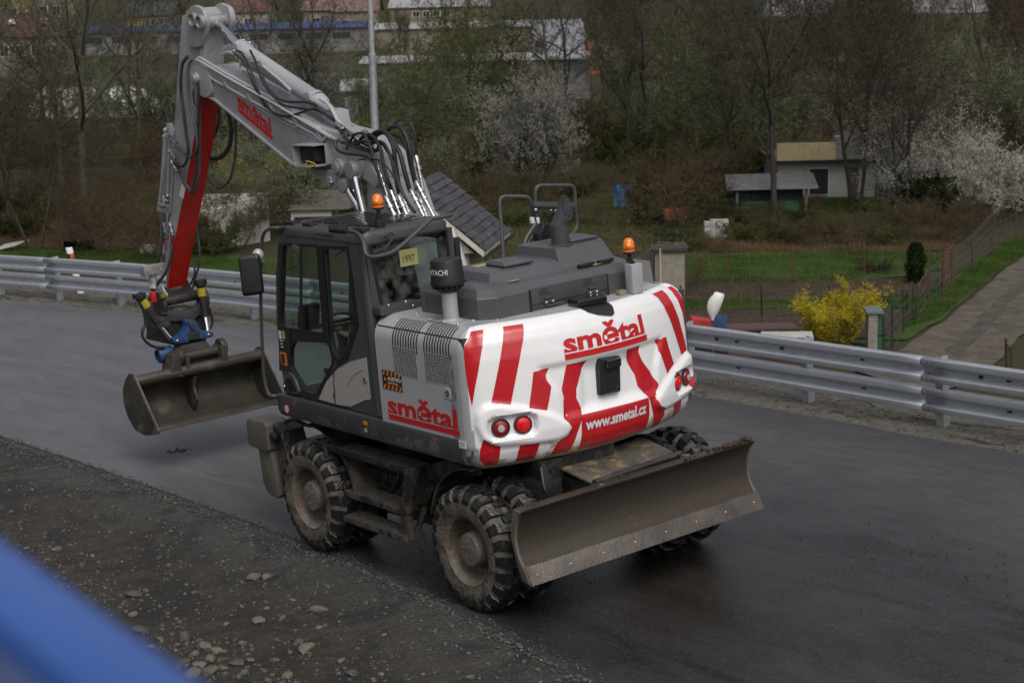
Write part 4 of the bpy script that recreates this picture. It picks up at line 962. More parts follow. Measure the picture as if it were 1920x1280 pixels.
# pipe behind the cylinder head
pipe([(415, 103, .05), (428, 98, .05), (440, 102, .05), (455, 112, .05), (470, 122, .05), (480, 128, .05)], .018, silver, sm=4)
pipe([(418, 97, -.02), (432, 92, -.02), (450, 99, -.02), (465, 108, -.02)], .018, silver, sm=4)
pipe([(450, 112, .08), (450, 128, .08), (458, 135, .08)], .014, silver)
pipe([(470, 116, .12), (490, 116, .12)], .014, silver)
pipe([(490, 122, .10), (500, 130, .10), (530, 155, .10), (545, 170, .10), (543, 176, .10)], .016, silver)
pipe([(600, 186, .1), (612, 193, .1), (622, 205, .1), (632, 225, .1), (645, 240, .1)], .018, silver)
# ---- hoses over the boom fold (rubber), from the boom pipes up in arcs and down to fittings behind the roof
def hose(pts, r, m=rub, name='hose', par=None, sm=7):
    p = [P(a, b, y=y) for a, b, y in pts]; mb = MB(); mb.tube(bez(p, sm), r, 10); return mb.build(name, m, par or EX)
S3 = lambda cx, cy, y: (560+cx/4.266, 150+cy/4.266, y+.15)
fit_specs = []
for pts, r in (
    ([(430, 440, .12), (480, 425, .16), (520, 440, .18), (560, 500, .2), (600, 620, .22), (640, 740, .24), (690, 900, .24), (740, 1050, .22)], .011),
    ([(340, 500, .1), (400, 500, .12), (450, 440, .15), (510, 425, .18), (540, 470, .2), (590, 600, .2), (625, 700, .2)], .012),
    ([(470, 500, .05), (540, 440, .08), (600, 460, .1), (650, 540, .12), (685, 700, .14), (720, 820, .14), (740, 880, .12)], .018),
    ([(540, 490, .02), (600, 430, .04), (660, 410, .05), (710, 440, .06), (755, 530, .08), (780, 700, .08), (800, 830, .06), (825, 910, .05)], .021),
    ([(600, 470, -.02), (640, 430, 0), (700, 425, .0), (750, 480, .0), (810, 590, .0), (850, 740, .0), (890, 880, -.02), (905, 900, -.02)], .022),
    ([(700, 430, -.1), (740, 380, -.1), (800, 375, -.1), (850, 430, -.1), (890, 560, -.1), (905, 700, -.1), (935, 830, -.12)], .023),
    ([(720, 440, -.14), (760, 440, -.14), (820, 470, -.14), (865, 560, -.14), (890, 680, -.14), (920, 800, -.14), (945, 900, -.14)], .014),
    ([(690, 440, -.2), (740, 390, -.22), (790, 330, -.24), (850, 322, -.24), (905, 370, -.24), (935, 470, -.24), (940, 620, -.24)], .010),
    ([(610, 500, .05), (660, 500, .06), (700, 550, .08), (750, 640, .1), (780, 760, .1), (830, 900, .1), (880, 990, .08), (930, 1060, .08)], .016),
    ([(560, 520, .08), (640, 490, .1), (700, 530, .12), (740, 640, .12), (770, 780, .12), (800, 930, .1), (820, 1060, .1)], .013),
    ([(330, 480, .16), (295, 500, .2), (310, 560, .22), (380, 590, .24), (480, 600, .26), (560, 620, .26), (610, 680, .26), (640, 760, .25), (700, 940, .24), (760, 1070, .22)], .013),
    ([(400, 560, .2), (380, 545, .22), (410, 525, .22), (460, 545, .22), (490, 540, .2)], .008),
    ([(480, 640, .26), (560, 630, .27), (660, 650, .26), (740, 740, .22), (800, 860, .18), (860, 960, .15)], .009)):
    hose([S3(*p) for p in pts], r)
for pts in ([(300, 380, .12), (360, 420, .12), (420, 500, .1), (520, 545, .08), (600, 570, .05), (650, 540, .02)],
            [(320, 350, .1), (380, 400, .1), (440, 470, .08), (540, 520, .06), (620, 560, .03), (640, 500, .0)],
            [(360, 500, .15), (430, 520, .14), (520, 490, .12), (600, 495, .1), (660, 520, .08)],
            [(440, 520, .14), (520, 560, .12), (600, 575, .1), (650, 545, .06), (620, 480, .04), (540, 470, .05)]):
    hose([S3(*p) for p in pts], .012)
# steel fittings under the hoses
for a, b, y in (((625, 690), (690, 880), .2), ((735, 880), (800, 1050), .12), ((822, 905), (880, 1070), .05), ((800, 930), (860, 1070), .1), ((900, 890), (985, 1060), -.02), ((950, 900), (1000, 1030), -.14), ((940, 820), (1060, 1050), -.12), ((940, 620), (985, 840), -.24), ((700, 940), (760, 1070), .24)):
    pa, pb = P(*S3(a[0], a[1], 0)[:2], y=y+.15), P(*S3(b[0], b[1], 0)[:2], y=y+.15); d = (pb-pa); mb = MB()
    mb.lathe([(.017, -.02), (.026, 0), (.026, .05), (.02, .055), (.02, .08), (.031, .085), (.031, .12), (.019, .125), (.019, .17), (.028, .175), (.028, .20), (.018, .205), (.017, d.length+.15)], pa, d, 14); mb.build('hose_fitting', zinc, EX, smooth=30)
# fittings block at the boom fold
for k, (a, b) in enumerate(((300, 350), (330, 400), (350, 430), (380, 450), (420, 440), (330, 370), (400, 480), (480, 450), (520, 410))):
    pa = P(*S3(a, b, 0)[:2], y=.26-.02*k); d = Vector((-1, 0, -.45)).normalized(); mb = MB(); mb.lathe([(.016, 0), (.028, .005), (.028, .05), (.018, .055), (.018, .09), (.026, .095), (.026, .13), (.016, .14)], pa, d, 10); mb.build('hose_fitting', steel, EX, smooth=30)
# black hoses draped along the boom / cylinder
C1 = lambda cx, cy, y: (230+cx/2.845, cy/2.845, y)
for pts, r in (
    ([(610, 270, .12), (640, 290, .14), (680, 370, .2), (710, 450, .22), (740, 520, .23), (790, 590, .24), (860, 620, .24), (940, 605, .22), (1020, 580, .18), (1080, 600, .12)], .012),
    ([(680, 270, .1), (710, 330, .16), (740, 420, .22), (790, 500, .24), (860, 560, .22), (960, 580, .2), (1040, 590, .16), (1130, 640, .1)], .012),
    ([(600, 290, .1), (650, 340, .2), (700, 460, .22), (760, 570, .23)], .010),
    ([(745, 410, .2), (790, 490, .2), (860, 540, .18), (960, 545, .16), (1030, 560, .12), (1060, 600, .1)], .012),
    ([(990, 520, .05), (1030, 560, .08), (1070, 610, .08), (1130, 660, .08)], .018),
    ([(1040, 540, .0), (1080, 590, .02), (1120, 640, .02), (1180, 700, .02)], .016),
    ([(430, 395, .20), (415, 430, .2), (380, 480, .22), (380, 540, .22), (400, 580, .2)], .008)):
    hose([C1(*p) for p in pts], r)
# hoses hanging along the arm: spiral guarded
def coil(pts, r, par=None):
    p = bez([P(a, b, y=y) for a, b, y in pts], 8); mb = MB(); mb.tube(p, r, 9)
    o = mb.build('guarded_hose', rubd, par or ARM)
    L = 0; mb = MB(); nxt = 0; cnt = 0
    for a, b in zip(p, p[1:]):
        l = (b-a).length
        while nxt < L+l:
            t = (nxt-L)/l; q = a.lerp(b, t); d = (b-a).normalized(); mb.lathe([(r, -.006), (r*1.28, -.004), (r*1.28, .004), (r, .006)], q, d, 9); nxt += .026
        L += l
    mb.build('hose_spiral', rub, o, weld=False)['kind'] = 'stuff'; return o
coil([C1(*p) for p in [(345, 305, .2), (320, 340, .22), (310, 420, .24), (312, 500, .24), (325, 600, .25), (340, 720, .25), (350, 800, .25), (340, 860, .25), (315, 885, .24), (280, 865, .22)]], .017)
hose([C1(*p) for p in [(370, 320, .2), (352, 350, .22), (348, 430, .24), (355, 520, .25), (375, 620, .26), (392, 700, .26), (395, 790, .26), (370, 835, .25), (340, 825, .24), (280, 770, .22)]], .016, rubd, par=ARM)
coil([C1(*p) for p in [(408, 430, .22), (405, 500, .23), (402, 620, .23), (398, 740, .23), (398, 860, .22), (385, 950, .21), (365, 1030, .2)]], .015)
hose([C1(*p) for p in [(415, 430, .2), (412, 560, .2), (412, 700, .2), (410, 850, .2), (405, 960, .2), (370, 1032, .19), (330, 980, .19), (290, 890, .19), (270, 870, .2)]], .013, rubd, par=ARM)
hose([C1(*p) for p in [(365, 1020, .2), (330, 970, .2), (300, 900, .2), (270, 860, .2)]], .016, rubd, par=ARM)
coil([C1(*p) for p in [(560, 590, -.14), (578, 660, -.16), (578, 740, -.16), (560, 800, -.16), (520, 840, -.16), (470, 845, -.14), (440, 835, -.12)]], .022)
hose([C1(*p) for p in [(600, 630, -.16), (605, 720, -.18), (598, 850, -.18), (570, 960, -.18), (520, 1000, -.18), (475, 970, -.16), (445, 925, -.13)]], .015, rubd, par=ARM)
hose([C1(*p) for p in [(512, 570, -.14), (515, 640, -.16), (495, 710, -.16), (475, 740, -.14)]], .018, rubd, par=ARM)
hose([C1(*p) for p in [(272, 600, .16), (268, 545, .18), (245, 528, .18), (228, 560, .18), (235, 620, .17), (245, 680, .16)]], .012, rubd, par=ARM)
# bucket cylinder and pipes in front of the arm
S7 = lambda cx, cy, y: (270+cx/4.127, 250+cy/4.127, y)
pa, pb, pc = P(*S7(205, -30, 0)[:2], y=.0), P(*S7(160, 560, 0)[:2], y=0), P(*S7(155, 1000, 0)[:2], y=0)
mb = MB(); mb.cyl(pa, pb, .075, n=24); mb.lathe([(.09, -.03), (.09, .05)], pb, (pb-pa), 22); BCY = mb.build('bucket_cylinder', silver_b, EX, bevel=.004)
mb = MB(); mb.cyl(pb, pc, .045, n=20); mb.build('rod', chrome, BCY)
for pts, r in (([(175, 30, .10), (165, 180, .11), (140, 380, .12), (115, 550, .12)], .016), ([(200, 60, .14), (190, 220, .14), (185, 400, .15), (180, 540, .15)], .014), ([(230, 260, .13), (215, 420, .14), (205, 560, .14), (200, 620, .14), (190, 640, .13)], .012),
               ([(150, 480, .16), (160, 560, .16), (185, 560, .15)], .014)):
    pipe([S7(*p) for p in pts], r, silver_b, par=ARM)
for (cx, cy, dx, dy, y) in ((180, 25, 70, 50, .16), (195, 135, 50, 60, .18), (215, 215, 40, 80, .18), (240, 90, 60, 50, .17), (115, 545, 40, 20, .14), (175, 540, 10, -60, .15), (155, 690, 10, 60, .14), (200, 690, 25, 100, .15), (175, 780, 5, 80, .13)):
    a, b = P(*S7(cx, cy, 0)[:2], y=y), P(*S7(cx+dx, cy+dy, 0)[:2], y=y); d = b-a
    mb = MB(); mb.lathe([(.014, 0), (.028, .005), (.028, .05), (.018, .055), (.018, .08), (.026, .085), (.026, .12), (.016, .125), (.015, d.length)], a, d, 10); mb.build('hose_fitting', steel, ARM, smooth=30)
a = P(*S7(205, -30, 0)[:2], y=.16); mb = MB(); mb.box(a, (.08, .05, .14)); mb.sph(P(*C1(228, 695, 0)[:2], y=.17), .03); mb.sph(P(*C1(222, 728, 0)[:2], y=.17), .025); mb.build('valve_block', silver_b, ARM, bevel=.006)
hose([S7(*p) for p in [(150, 700, .12), (140, 830, .12), (125, 930, .12), (100, 1000, .12)]], .018, rubd, par=ARM)
hose([S7(*p) for p in [(215, 780, .14), (215, 900, .15), (180, 1050, .17), (110, 1160, .18), (60, 1240, .2), (20, 1330, .2)]], .018, rubd, par=ARM)
hose([S7(*p) for p in [(400, 700, -.16), (415, 800, -.17), (430, 900, -.17), (425, 1020, -.17), (395, 1120, -.17), (380, 1200, -.16)]], .014, rubd, par=ARM)
hose([S7(*p) for p in [(385, 970, -.16), (392, 1080, -.16), (360, 1170, -.15)]], .012, rubd, par=ARM)
for pts in ([(215, 760, .15), (220, 820, .15), (205, 880, .15)], [(165, 790, .14), (160, 850, .14), (175, 890, .14)]):
    hose([S7(*p) for p in pts], .014, mat('red_cap_%d' % len(MATS), (.3, .02, .015), .5), 'red_hose_end', ARM)

# ================================================================ COUPLER, TILT ROTATOR, BUCKET
K = lambda cx, cy: (250+cx/5.818, 500+cy/5.818)      # crop scale helper
def KX(cx, cy, x): return P(*K(cx, cy), x=x)
grime = mat('grimy_dark_steel', (.048, .045, .042), .42, .3, var=.3, vs=6, dirt=.35, ds=6, dcol=(.10, .09, .072), bump=.25)
gsteel = mat('grey_steel_plate', (.085, .083, .082), .42, .35, var=.2, vs=6, dirt=.25, ds=8, dcol=(.12, .105, .085))
# link arms at the end of the stick
LK = MB(); qa = KX(150, 30, 6.45); qb = KX(300, 30, 6.3); LK.cyl(qa, KX(320, 20, 6.35), .055, n=20); LK.box((qa+qb)/2, (.12, .3, .12)); lk = LK.build('link_block', silver_w, EX, bevel=.01)
for (a, b, w_) in (((210, 80), (215, 250), .045), ((320, 210), (390, 370), .035), ((580, 140), (660, 290), .03)):
    mb = MB(); mb.tube([KX(*a, 6.38), KX(*b, 6.30)], w_, 8); mb.build('link_arm', silver_w, lk)
mb = MB(); pp = [KX(380, 250, 6.34), KX(560, 230, 6.34), KX(570, 140, 6.34), KX(655, 300, 6.34), KX(620, 330, 6.34), KX(390, 380, 6.34), KX(330, 220, 6.34)]
mb.loft([[p+Vector((d, 0, 0)) for p in pp] for d in (-.06, .1)]); mb.build('arm_foot', grime, lk, bevel=.006)
mb = MB(); mb.cyl(KX(330, 380, 6.2), KX(745, 295, 6.2), .06, n=24); mb.build('coupler_pin', grime, lk, bevel=.006)
# coupler cheeks: big discs + plates
TR = empty('tilt_rotator'); TR.parent = EX
for (cx, cy, w_) in ((290, 420, 1), (755, 340, .9)):
    c = KX(cx, cy, 6.2); mb = MB(); mb.lathe([(.0001, -.025), (.15*w_, -.025), (.16*w_, -.015), (.16*w_, .015), (.15*w_, .025), (.0001, .025)], c, (0, 1, 0), 28); mb.build('coupler_cheek', grime, TR)
ps = [(345, 455), (430, 500), (650, 460), (700, 395), (790, 430), (830, 460), (845, 520), (700, 530), (655, 580), (590, 570), (560, 590), (380, 590), (370, 520), (320, 520)]
mb = MB(); mb.loft([[KX(a, b, 6.08)+Vector((d, 0, 0)) for a, b in ps] for d in (-.02, .05)]); mb.build('coupler_plate', gsteel, TR, bevel=.006)
mb = MB(); mb.loft([[KX(a, b, 6.2)+Vector((d, 0, 0)) for a, b in ((340, 460), (620, 420), (800, 480), (770, 800), (420, 850), (190, 800), (200, 640))] for d in (-.08, .14)]); mb.build('rotator_housing', grime, TR, bevel=.02)
for q, d in ((KX(330, 600, 6.0), (.08, .14, .12)), (KX(805, 495, 6.03), (.06, .10, .10))):
    mb = MB(); mb.box(q, d); mb.build('cylinder_mount', grime, TR, bevel=.01)
for (a, b, c, y_) in (((100, 370), (270, 620), (405, 780), 0), ((740, 230), (785, 545), (810, 700), 1)):
    A_, B_, C_ = KX(*a, 6.02), KX(*b, 6.0), KX(*c, 5.95)
    mb = MB(); mb.cyl(A_, B_, .052 if y_ == 0 else .04, n=20); cy_ = mb.build('tilt_cylinder', dark_fr, TR, bevel=.004)
    mb = MB(); mb.cyl(B_, C_, .026, n=16); mb.build('rod', chrome, cy_)
    u = (B_-A_).normalized(); mb = MB(); mb.lathe([(.054 if y_ == 0 else .050, 0), (.054 if y_ == 0 else .050, .10)], A_-u*(.01 if y_ == 0 else .0), u, 20); mb.build('yellow_band', yel, cy_)
    mb = MB(); mb.lathe([(.03, -.10), (.06, -.09), (.06, -.02), (.045, .0)], A_, u, 16); mb.box(A_-u*.07, (.08, .14, .06)); mb.build('cylinder_head', black, cy_, bevel=.008)
# blue tilt yoke
ys = [(410, 790), (480, 760), (540, 710), (575, 650), (570, 600), (590, 575), (630, 568), (665, 585), (690, 640), (720, 690), (800, 700), (850, 710), (855, 750), (830, 765), (720, 780), (600, 800), (560, 825), (430, 835)]
mb = MB(); mb.loft([[KX(a, b, 5.95)+Vector((d, 0, 0)) for a, b in ys] for d in (-.06, .10)]); yk = mb.build('blue_yoke', blue_m, TR, bevel=.015)
mb = MB(); mb.loft([[KX(a, b, 5.87)+Vector((d, 0, 0)) for a, b in ((605, 590), (650, 585), (672, 680), (640, 690), (610, 640))] for d in (-.015, .02)]); mb.build('yoke_cover', gsteel, yk, bevel=.008)
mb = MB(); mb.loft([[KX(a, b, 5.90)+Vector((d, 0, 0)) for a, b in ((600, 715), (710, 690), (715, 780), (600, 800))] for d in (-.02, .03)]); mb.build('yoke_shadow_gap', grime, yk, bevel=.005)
mb = MB()
for a, b in ((480, 808), (820, 740)): mb.sph(KX(a, b, 5.885), .02)
mb.build('bolts', zinc, yk)['kind'] = 'stuff'
mb = MB(); A_ = KX(290, 970, 6.05); mb.cyl(A_, KX(420, 930, 6.05), .085, n=20); mb.lathe([(.075, -.03), (.09, -.02), (.09, .02)], A_, KX(420, 930, 6.05)-A_, 16); mb.build('blue_motor', blue_m, TR, bevel=.006)
for pts in ([(60, 370), (110, 480), (130, 620), (100, 700), (110, 780), (180, 850), (260, 880), (340, 875)], [(80, 380), (140, 500), (150, 640), (180, 680)], [(795, 390), (830, 480), (860, 570), (855, 640), (825, 690)], [(90, 690), (140, 640), (200, 660), (260, 640)], [(190, 390), (170, 500), (190, 640), (250, 660)]):
    p = [KX(a, b, 6.0) for a, b in pts]; mb = MB(); mb.tube(bez(p, 6), .017, 8); mb.build('hose', rub, TR)
mb = MB(); mb.box(KX(215, 330, 6.05), (.05, .06, .12)); mb.build('red_tag', red_logo, TR, bevel=.005)
mb = MB(); mb.box(KX(325, 320, 6.05), (.05, .07, .05)); mb.build('brass_block', mat('brass', (.35, .25, .06), .4, .6), TR, bevel=.005)
# lower coupler head onto the bucket
mb = MB(); mb.loft([[KX(a, b, 5.98)+Vector((d, 0, 0)) for a, b in ((500, 850), (770, 800), (850, 890), (880, 900), (600, 950), (430, 1000))] for d in (-.05, .12)]); mb.build('rotor_plate', gsteel, TR, bevel=.01)
mb = MB(); mb.cyl(KX(520, 990, 5.92), KX(975, 895, 5.92), .055, n=24); mb.build('bucket_pin', bucket_m, TR, bevel=.006)
# bucket (axis along y)
BK = empty('bucket'); BK.parent = EX
BY0, BY1 = -.79, .89
prof_b = [(5.90, 1.06), (5.98, 1.03), (6.10, .93), (6.17, .76), (6.12, .58), (5.95, .46), (5.70, .44), (5.42, .50)]
sh = bez([(a, 0, b) for a, b in prof_b], 4)
mb = MB(); outer_ = [(p.x, p.z) for p in sh]; inner_ = []
for i, p in enumerate(outer_):
    a = Vector(outer_[max(0, i-1)]); b = Vector(outer_[min(len(outer_)-1, i+1)]); t = (b-a).normalized(); inner_.append((p[0]-(-t.y)*-.022*1 if False else p[0]+t.y*.022, p[1]-t.x*.022))
mb.prism(outer_+inner_[::-1], 'y', BY0, BY1); SHL = mb.build('shell', bucket_m, BK, smooth=60)
mb = MB(); mb.cyl((5.86, BY0-.01, 1.02), (5.86, BY1+.01, 1.02), .065, n=24); mb.build('top_tube', bucket_m, BK, bevel=.004)
mb = MB(); mb.box2((5.36, BY0, .495), (5.56, BY1, .518)); mb.build('cutting_edge', edge_m, BK, bevel=.004)
for y in (BY0, BY1):
    ep = [(5.84, 1.10), (5.95, 1.11), (6.06, 1.04), (6.19, .90), (6.22, .74), (6.16, .56), (5.98, .42), (5.72, .40), (5.38, .47), (5.36, .50), (5.60, .78)]
    mb = MB(); mb.prism(rnd_poly(ep, .02, 2), 'y', y-.012, y+.012); e = mb.build('side_plate', bucket_m, BK, bevel=.004)
    mb = MB(); mb.tube([(5.84, y, 1.09), (5.60, y, .79), (5.37, y, .50)], .018, 6); mb.build('edge_bar', edge_m, e)
mb = MB(); mb.prism([(5.95, .95), (5.84, .93), (5.90, .80), (5.86, .65), (5.93, .55), (6.0, .48), (6.13, .6), (6.14, .85)], 'y', .12, .145); mb.build('inner_rib', bucket_m, BK, bevel=.004)
for a, b, c, d in (((400, 960), (480, 910), (520, 1200), (380, 1170)), ((930, 870), (960, 850), (990, 1080), (950, 1080))):
    mb = MB(); q = [KX(*p, 5.86) for p in (a, b, c, d)]; mb.loft([[p+Vector((dx, 0, 0)) for p in q] for dx in (-.06, .18)]); mb.build('bucket_ear', bucket_m, BK, bevel=.01)
for cx, cy in ((490, 985), (960, 870)):
    c = KX(cx, cy, 5.92); mb = MB(); mb.lathe([(.0001, -.04), (.10, -.035), (.11, 0), (.10, .035), (.0001, .04)], c, (0, 1, 0), 24); mb.build('ear_disc', bucket_m, BK)
mb = MB(); mb.box2((5.95, -.35, 1.04), (5.98, .3, 1.2)); mb.box2((5.80, .2, 1.0), (6.0, .24, 1.2)); mb.box2((5.80, -.3, 1.0), (6.0, -.26, 1.2)); mb.build('coupler_frame', bucket_m, BK, bevel=.006)
# ================================================================ UNDERCARRIAGE
def make_wheel(c, outward, two=True):
    """dual wheel; c = centre of the outer tyre's outer face, outward = +1 / -1 (y)"""
    wm = empty('wheel', c); wm.parent = EX
    s = -outward
    def tyre(y0):
        pr = [(.285, 0.045), (.30, .012), (.33, .004), (.40, -.002), (.455, .004), (.492, .03), (.505, .07), (.508, .13), (.505, .19), (.492, .23), (.455, .256), (.33, .258), (.285, .22)]
        mb = MB(); mb.lathe([(r, (y0+h)*s) for r, h in pr], (0, 0, 0), (0, 1, 0), 56); t = mb.build('tyre', tyre_m, wm, smooth=50)
        mb = MB(); N = 22
        for k in range(N):
            for side in (0, 1):
                a0 = 2*math.pi*(k+.5*side)/N
                # block lug: from shoulder towards the middle, slanted, overhanging the sidewall
                ys = (-.004, .03, .075, .145) if side == 0 else (.264, .23, .185, .115)
                rs = (.448, .507, .522, .524)
                wd = (.036, .044, .040, .030); sl = (0, .0, .02, .06)
                rings = []
                for yy, rr_, w_, sh in zip(ys, rs, wd, sl):
                    a = a0+sh
                    rings.append([Vector((q*math.cos(a+e*w_/q), (y0+yy)*s, q*math.sin(a+e*w_/q))) for e, q in ((-1, rr_+.014), (1, rr_+.014), (1.12, rr_-.03), (-1.12, rr_-.03))])
                mb.loft(rings)
        mb.build('tread_lugs', tread_m, t, bevel=0, smooth=30)['kind'] = 'stuff'
        return t
    tyre(0.)
    if two: tyre(.345)
    mb = MB(); mb.lathe([(.292, -.012*-1*s), (.300, .006*s), (.285, .02*s), (.272, .03*s), (.268, .16*s), (.255, .20*s), (.235, .215*s), (.17, .218*s), (.165, .20*s)], (0, 0, 0), (0, 1, 0), 48)
    mb.lathe([(.27, .06*s), (.27, .55*s), (.20, .56*s)], (0, 0, 0), (0, 1, 0), 40); rm = mb.build('rim', rim_m, wm, smooth=40)
    mb = MB(); mb.lathe([(.20, .22*s), (.165, .20*s), (.150, .10*s), (.145, .055*s), (.130, .035*s), (.06, .030*s), (.0001, .028*s)], (0, 0, 0), (0, 1, 0), 36); hb = mb.build('hub', rim_m, wm, smooth=40)
    for k in range(5):
        t = 2*math.pi*k/5+.3; mb = MB(); mb.cyl((.07*math.cos(t), .036*s, .07*math.sin(t)), (.07*math.cos(t), .022*s, .07*math.sin(t)), .011, n=8); mb.build('hub_bolt', rim_m, hb)
    for k in range(10):
        t = 2*math.pi*k/10; mb = MB(); mb.cyl((.205*math.cos(t), .225*s, .205*math.sin(t)), (.205*math.cos(t), .19*s, .205*math.sin(t)), .014, n=6); mb.build('wheel_nut', rim_m, rm)
    return wm
w0 = make_wheel((-1.10, 1.262, .525), 1)
def dupw(loc, rz=0, ry=0):
    c = copy_tree(w0, EX); c.location = loc; c.rotation_euler = (0, ry, rz); return c
dupw((1.447, 1.262, .525), 0, R(23)); dupw((-1.10, -1.262, .525), math.pi, R(41)); dupw((1.447, -1.262, .525), math.pi, R(77))
UC = empty('undercarriage'); UC.parent = EX
def ub(name, m=muddy, bevel=.01): 
    pass
mb = MB(); mb.prism(rnd_poly([(-1.3, .62), (-.9, .52), (1.3, .52), (1.7, .66), (1.7, .95), (1.0, 1.04), (-.9, 1.04), (-1.3, .98)], .05), 'y', -.42, .42); mb.build('chassis_beam', muddy, UC, bevel=.015)
for x in (-1.10, 1.447):
    mb = MB(); mb.cyl((x, -.66, .525), (x, .66, .525), .11, n=20); mb.sph((x, 0, .525), .24, (1, 1.1, 1)); mb.cyl((x, .5, .525), (x, .72, .525), .19, n=24); mb.cyl((x, -.5, .525), (x, -.72, .525), .19, n=24); mb.build('axle', muddy, UC, bevel=.008)
mb = MB(); mb.cyl((.25, 0, 1.02), (.25, 0, 1.26), .62, n=40); mb.build('slewing_ring', muddy, UC, bevel=.01)
mb = MB(); mb.prism([(-.15, .56), (.95, .56), (1.08, .75), (1.2, 1.0), (-.2, 1.0)], 'y', .42, .84); mb.build('side_tank', muddy, UC, bevel=.015)
mb = MB(); mb.box((.42, .66, .66), (.7, .42, .3)); mb.prism([(.1, .40), (.8, .38), (.9, .56), (0, .56)], 'y', .45, .8); mb.build('tool_box', muddy, UC, bevel=.015)
mb = MB(); mb.prism([(-.15, .56), (.95, .56), (1.2, 1.0), (-.2, 1.0)], 'y', -.84, -.42); mb.build('side_tank', muddy, UC, bevel=.015)
# steps with grating treads
def grating(p0, p1, w_, name):
    """tread between two end points (outer edge), going inwards (-y) by w_"""
    p0 = Vector(p0); p1 = Vector(p1); u = (p1-p0); L = u.length; u.normalize(); v = Vector((0, -1, 0))
    mb = MB(); mb.box((p0+p1)/2+v*.008+Vector((0, 0, -.025)), (L, .016, .055), None); mb.box((p0+p1)/2+v*(w_-.008)+Vector((0, 0, -.025)), (L, .016, .055)); 
    for p in (p0, p1): mb.box(p+v*w_/2+Vector((0, 0, -.025)), (.02, w_, .055))
    st = mb.build(name, muddy, UC, bevel=.004)
    mb = MB(); n1 = int(L/.032)
    for k in range(n1): mb.box(p0+u*(L*(k+.5)/n1)+v*w_/2, (.006, w_-.01, .018))
    for k in range(7): mb.box((p0+p1)/2+v*(w_*(k+.5)/7), (L-.01, .006, .016))
    mb.build('grating', mat('grating_%d' % len(MATS), (.085, .08, .075), .55, var=.3, vs=8), st)['kind'] = 'stuff'; return st
a, b = P(600, 836, y=1.14), P(768, 876, y=1.14)
grating((1.30, 1.14, 1.045), (-.20, 1.14, 1.045), .22, 'step'); grating((1.03, 1.16, .66), (.0, 1.16, .66), .22, 'step'); grating((.95, 1.20, .43), (-.10, 1.20, .43), .20, 'step')
# side plates carrying the steps
mb = MB(); mb.prism([(1.34, 1.07), (1.22, 1.07), (.93, .38), (1.05, .38)], 'y', .95, 1.17); mb.build('step_bracket', muddy, UC, bevel=.006)
mb = MB(); mb.prism([(-.16, 1.06), (-.30, 1.08), (-.38, 1.06), (-.14, .62), (-.16, .40), (.0, .38), (-.02, .64)], 'y', 1.13, 1.18); mb.build('step_bracket', muddy, UC, bevel=.006)
mb = MB(); mb.tube([(-.05, 1.05, .42), (-.1, .9, .75), (-.15, .7, .9)], .03, 8); mb.build('step_stay', muddy, UC)
# curved mudguards over the wheels
for xc, a0, a1 in ((-1.10, 15, 92), (1.447, 75, 175)):
    for sg in (1, -1):
        mb = MB(); rings = []
        for k in range(15):
            t = R(a0+(a1-a0)*k/14); r_ = .66
            rings.append([Vector((xc+q*math.cos(t), y, .525+q*math.sin(t))) for q, y in ((r_, sg*.60), (r_, sg*1.14), (r_+.018, sg*1.14), (r_+.018, sg*.60))])
        mb.loft(rings)
        if xc < 0 or sg < 0 or True: mb.build('mudguard', muddy, UC, smooth=40)
# mudguard cheek behind the steps
mb = MB(); q = [P(774, 946, y=1.0), P(779, 905, y=1.0), P(800, 872, y=1.0), P(840, 860, y=1.0), P(890, 862, y=1.0), P(900, 890, y=1.0), P(850, 895, y=1.0), P(815, 915, y=1.0), P(800, 945, y=1.0)]
mb.loft([[p+Vector((0, d, 0)) for p in q] for d in (-.03, 0)]); mb.build('mudguard_cheek', muddy, UC, bevel=.006)
# cables and lumps in the dark middle
random.seed(3)
for k in range(12):
    x = random.uniform(-.8, .9); y = random.uniform(.2, .9); p = [(x, y, .98), (x+random.uniform(-.2, .2), y+.08, .8), (x+random.uniform(-.3, .3), y+.03, .62), (x+random.uniform(-.3, .3), y, .55)]
    mb = MB(); mb.tube(bez(p, 4), random.uniform(.010, .02), 6); mb.build('hydraulic_hose', muddy, UC)
# front outriggers / stabiliser pads
for sg in (1, -1):
    mb = MB(); mb.prism(rnd_poly([(2.16, .86), (2.16, 1.12), (2.24, 1.14), (2.52, 1.14), (2.56, 1.10), (2.57, .88), (2.52, .85), (2.22, .84)], .03), 'y', sg*.98, sg*1.24); sb_ = mb.build('outrigger_cover', stab_m, UC, bevel=.02)
    mb = MB(); mb.prism(rnd_poly([(2.44, .85), (2.20, .85), (2.12, .40), (2.18, .36), (2.36, .40), (2.42, .50)], .02), 'y', sg*1.10, sg*1.20); mb.build('outrigger_leg', stab_m, UC, bevel=.012)
    mb = MB(); mb.prism([(2.18, 1.12), (2.02, 1.06), (1.90, .70), (1.98, .34), (2.10, .36), (2.14, .8)], 'y', sg*.90, sg*1.16); mb.build('outrigger_hinge', muddy, UC, bevel=.012)
    q = Vector((2.10, sg*1.17, 1.0)); mb = MB(); mb.cyl(q, q+Vector((0, sg*.05, 0)), .05, n=16); mb.build('pin', muddy, UC, bevel=.006)
mb = MB(); mb.box2((2.05, -.95, .55), (2.35, .95, .85)); mb.box2((1.6, -.4, .6), (2.1, .4, .9)); mb.build('outrigger_beam', muddy, UC, bevel=.015)
mb = MB(); mb.tube(bez([(2.1, 1.05, 1.12), (1.98, 1.02, 1.16), (1.9, .9, 1.08), (1.8, .8, 1.1), (1.6, .75, 1.06)], 5), .02, 7); mb.build('hydraulic_hose', rub, UC)
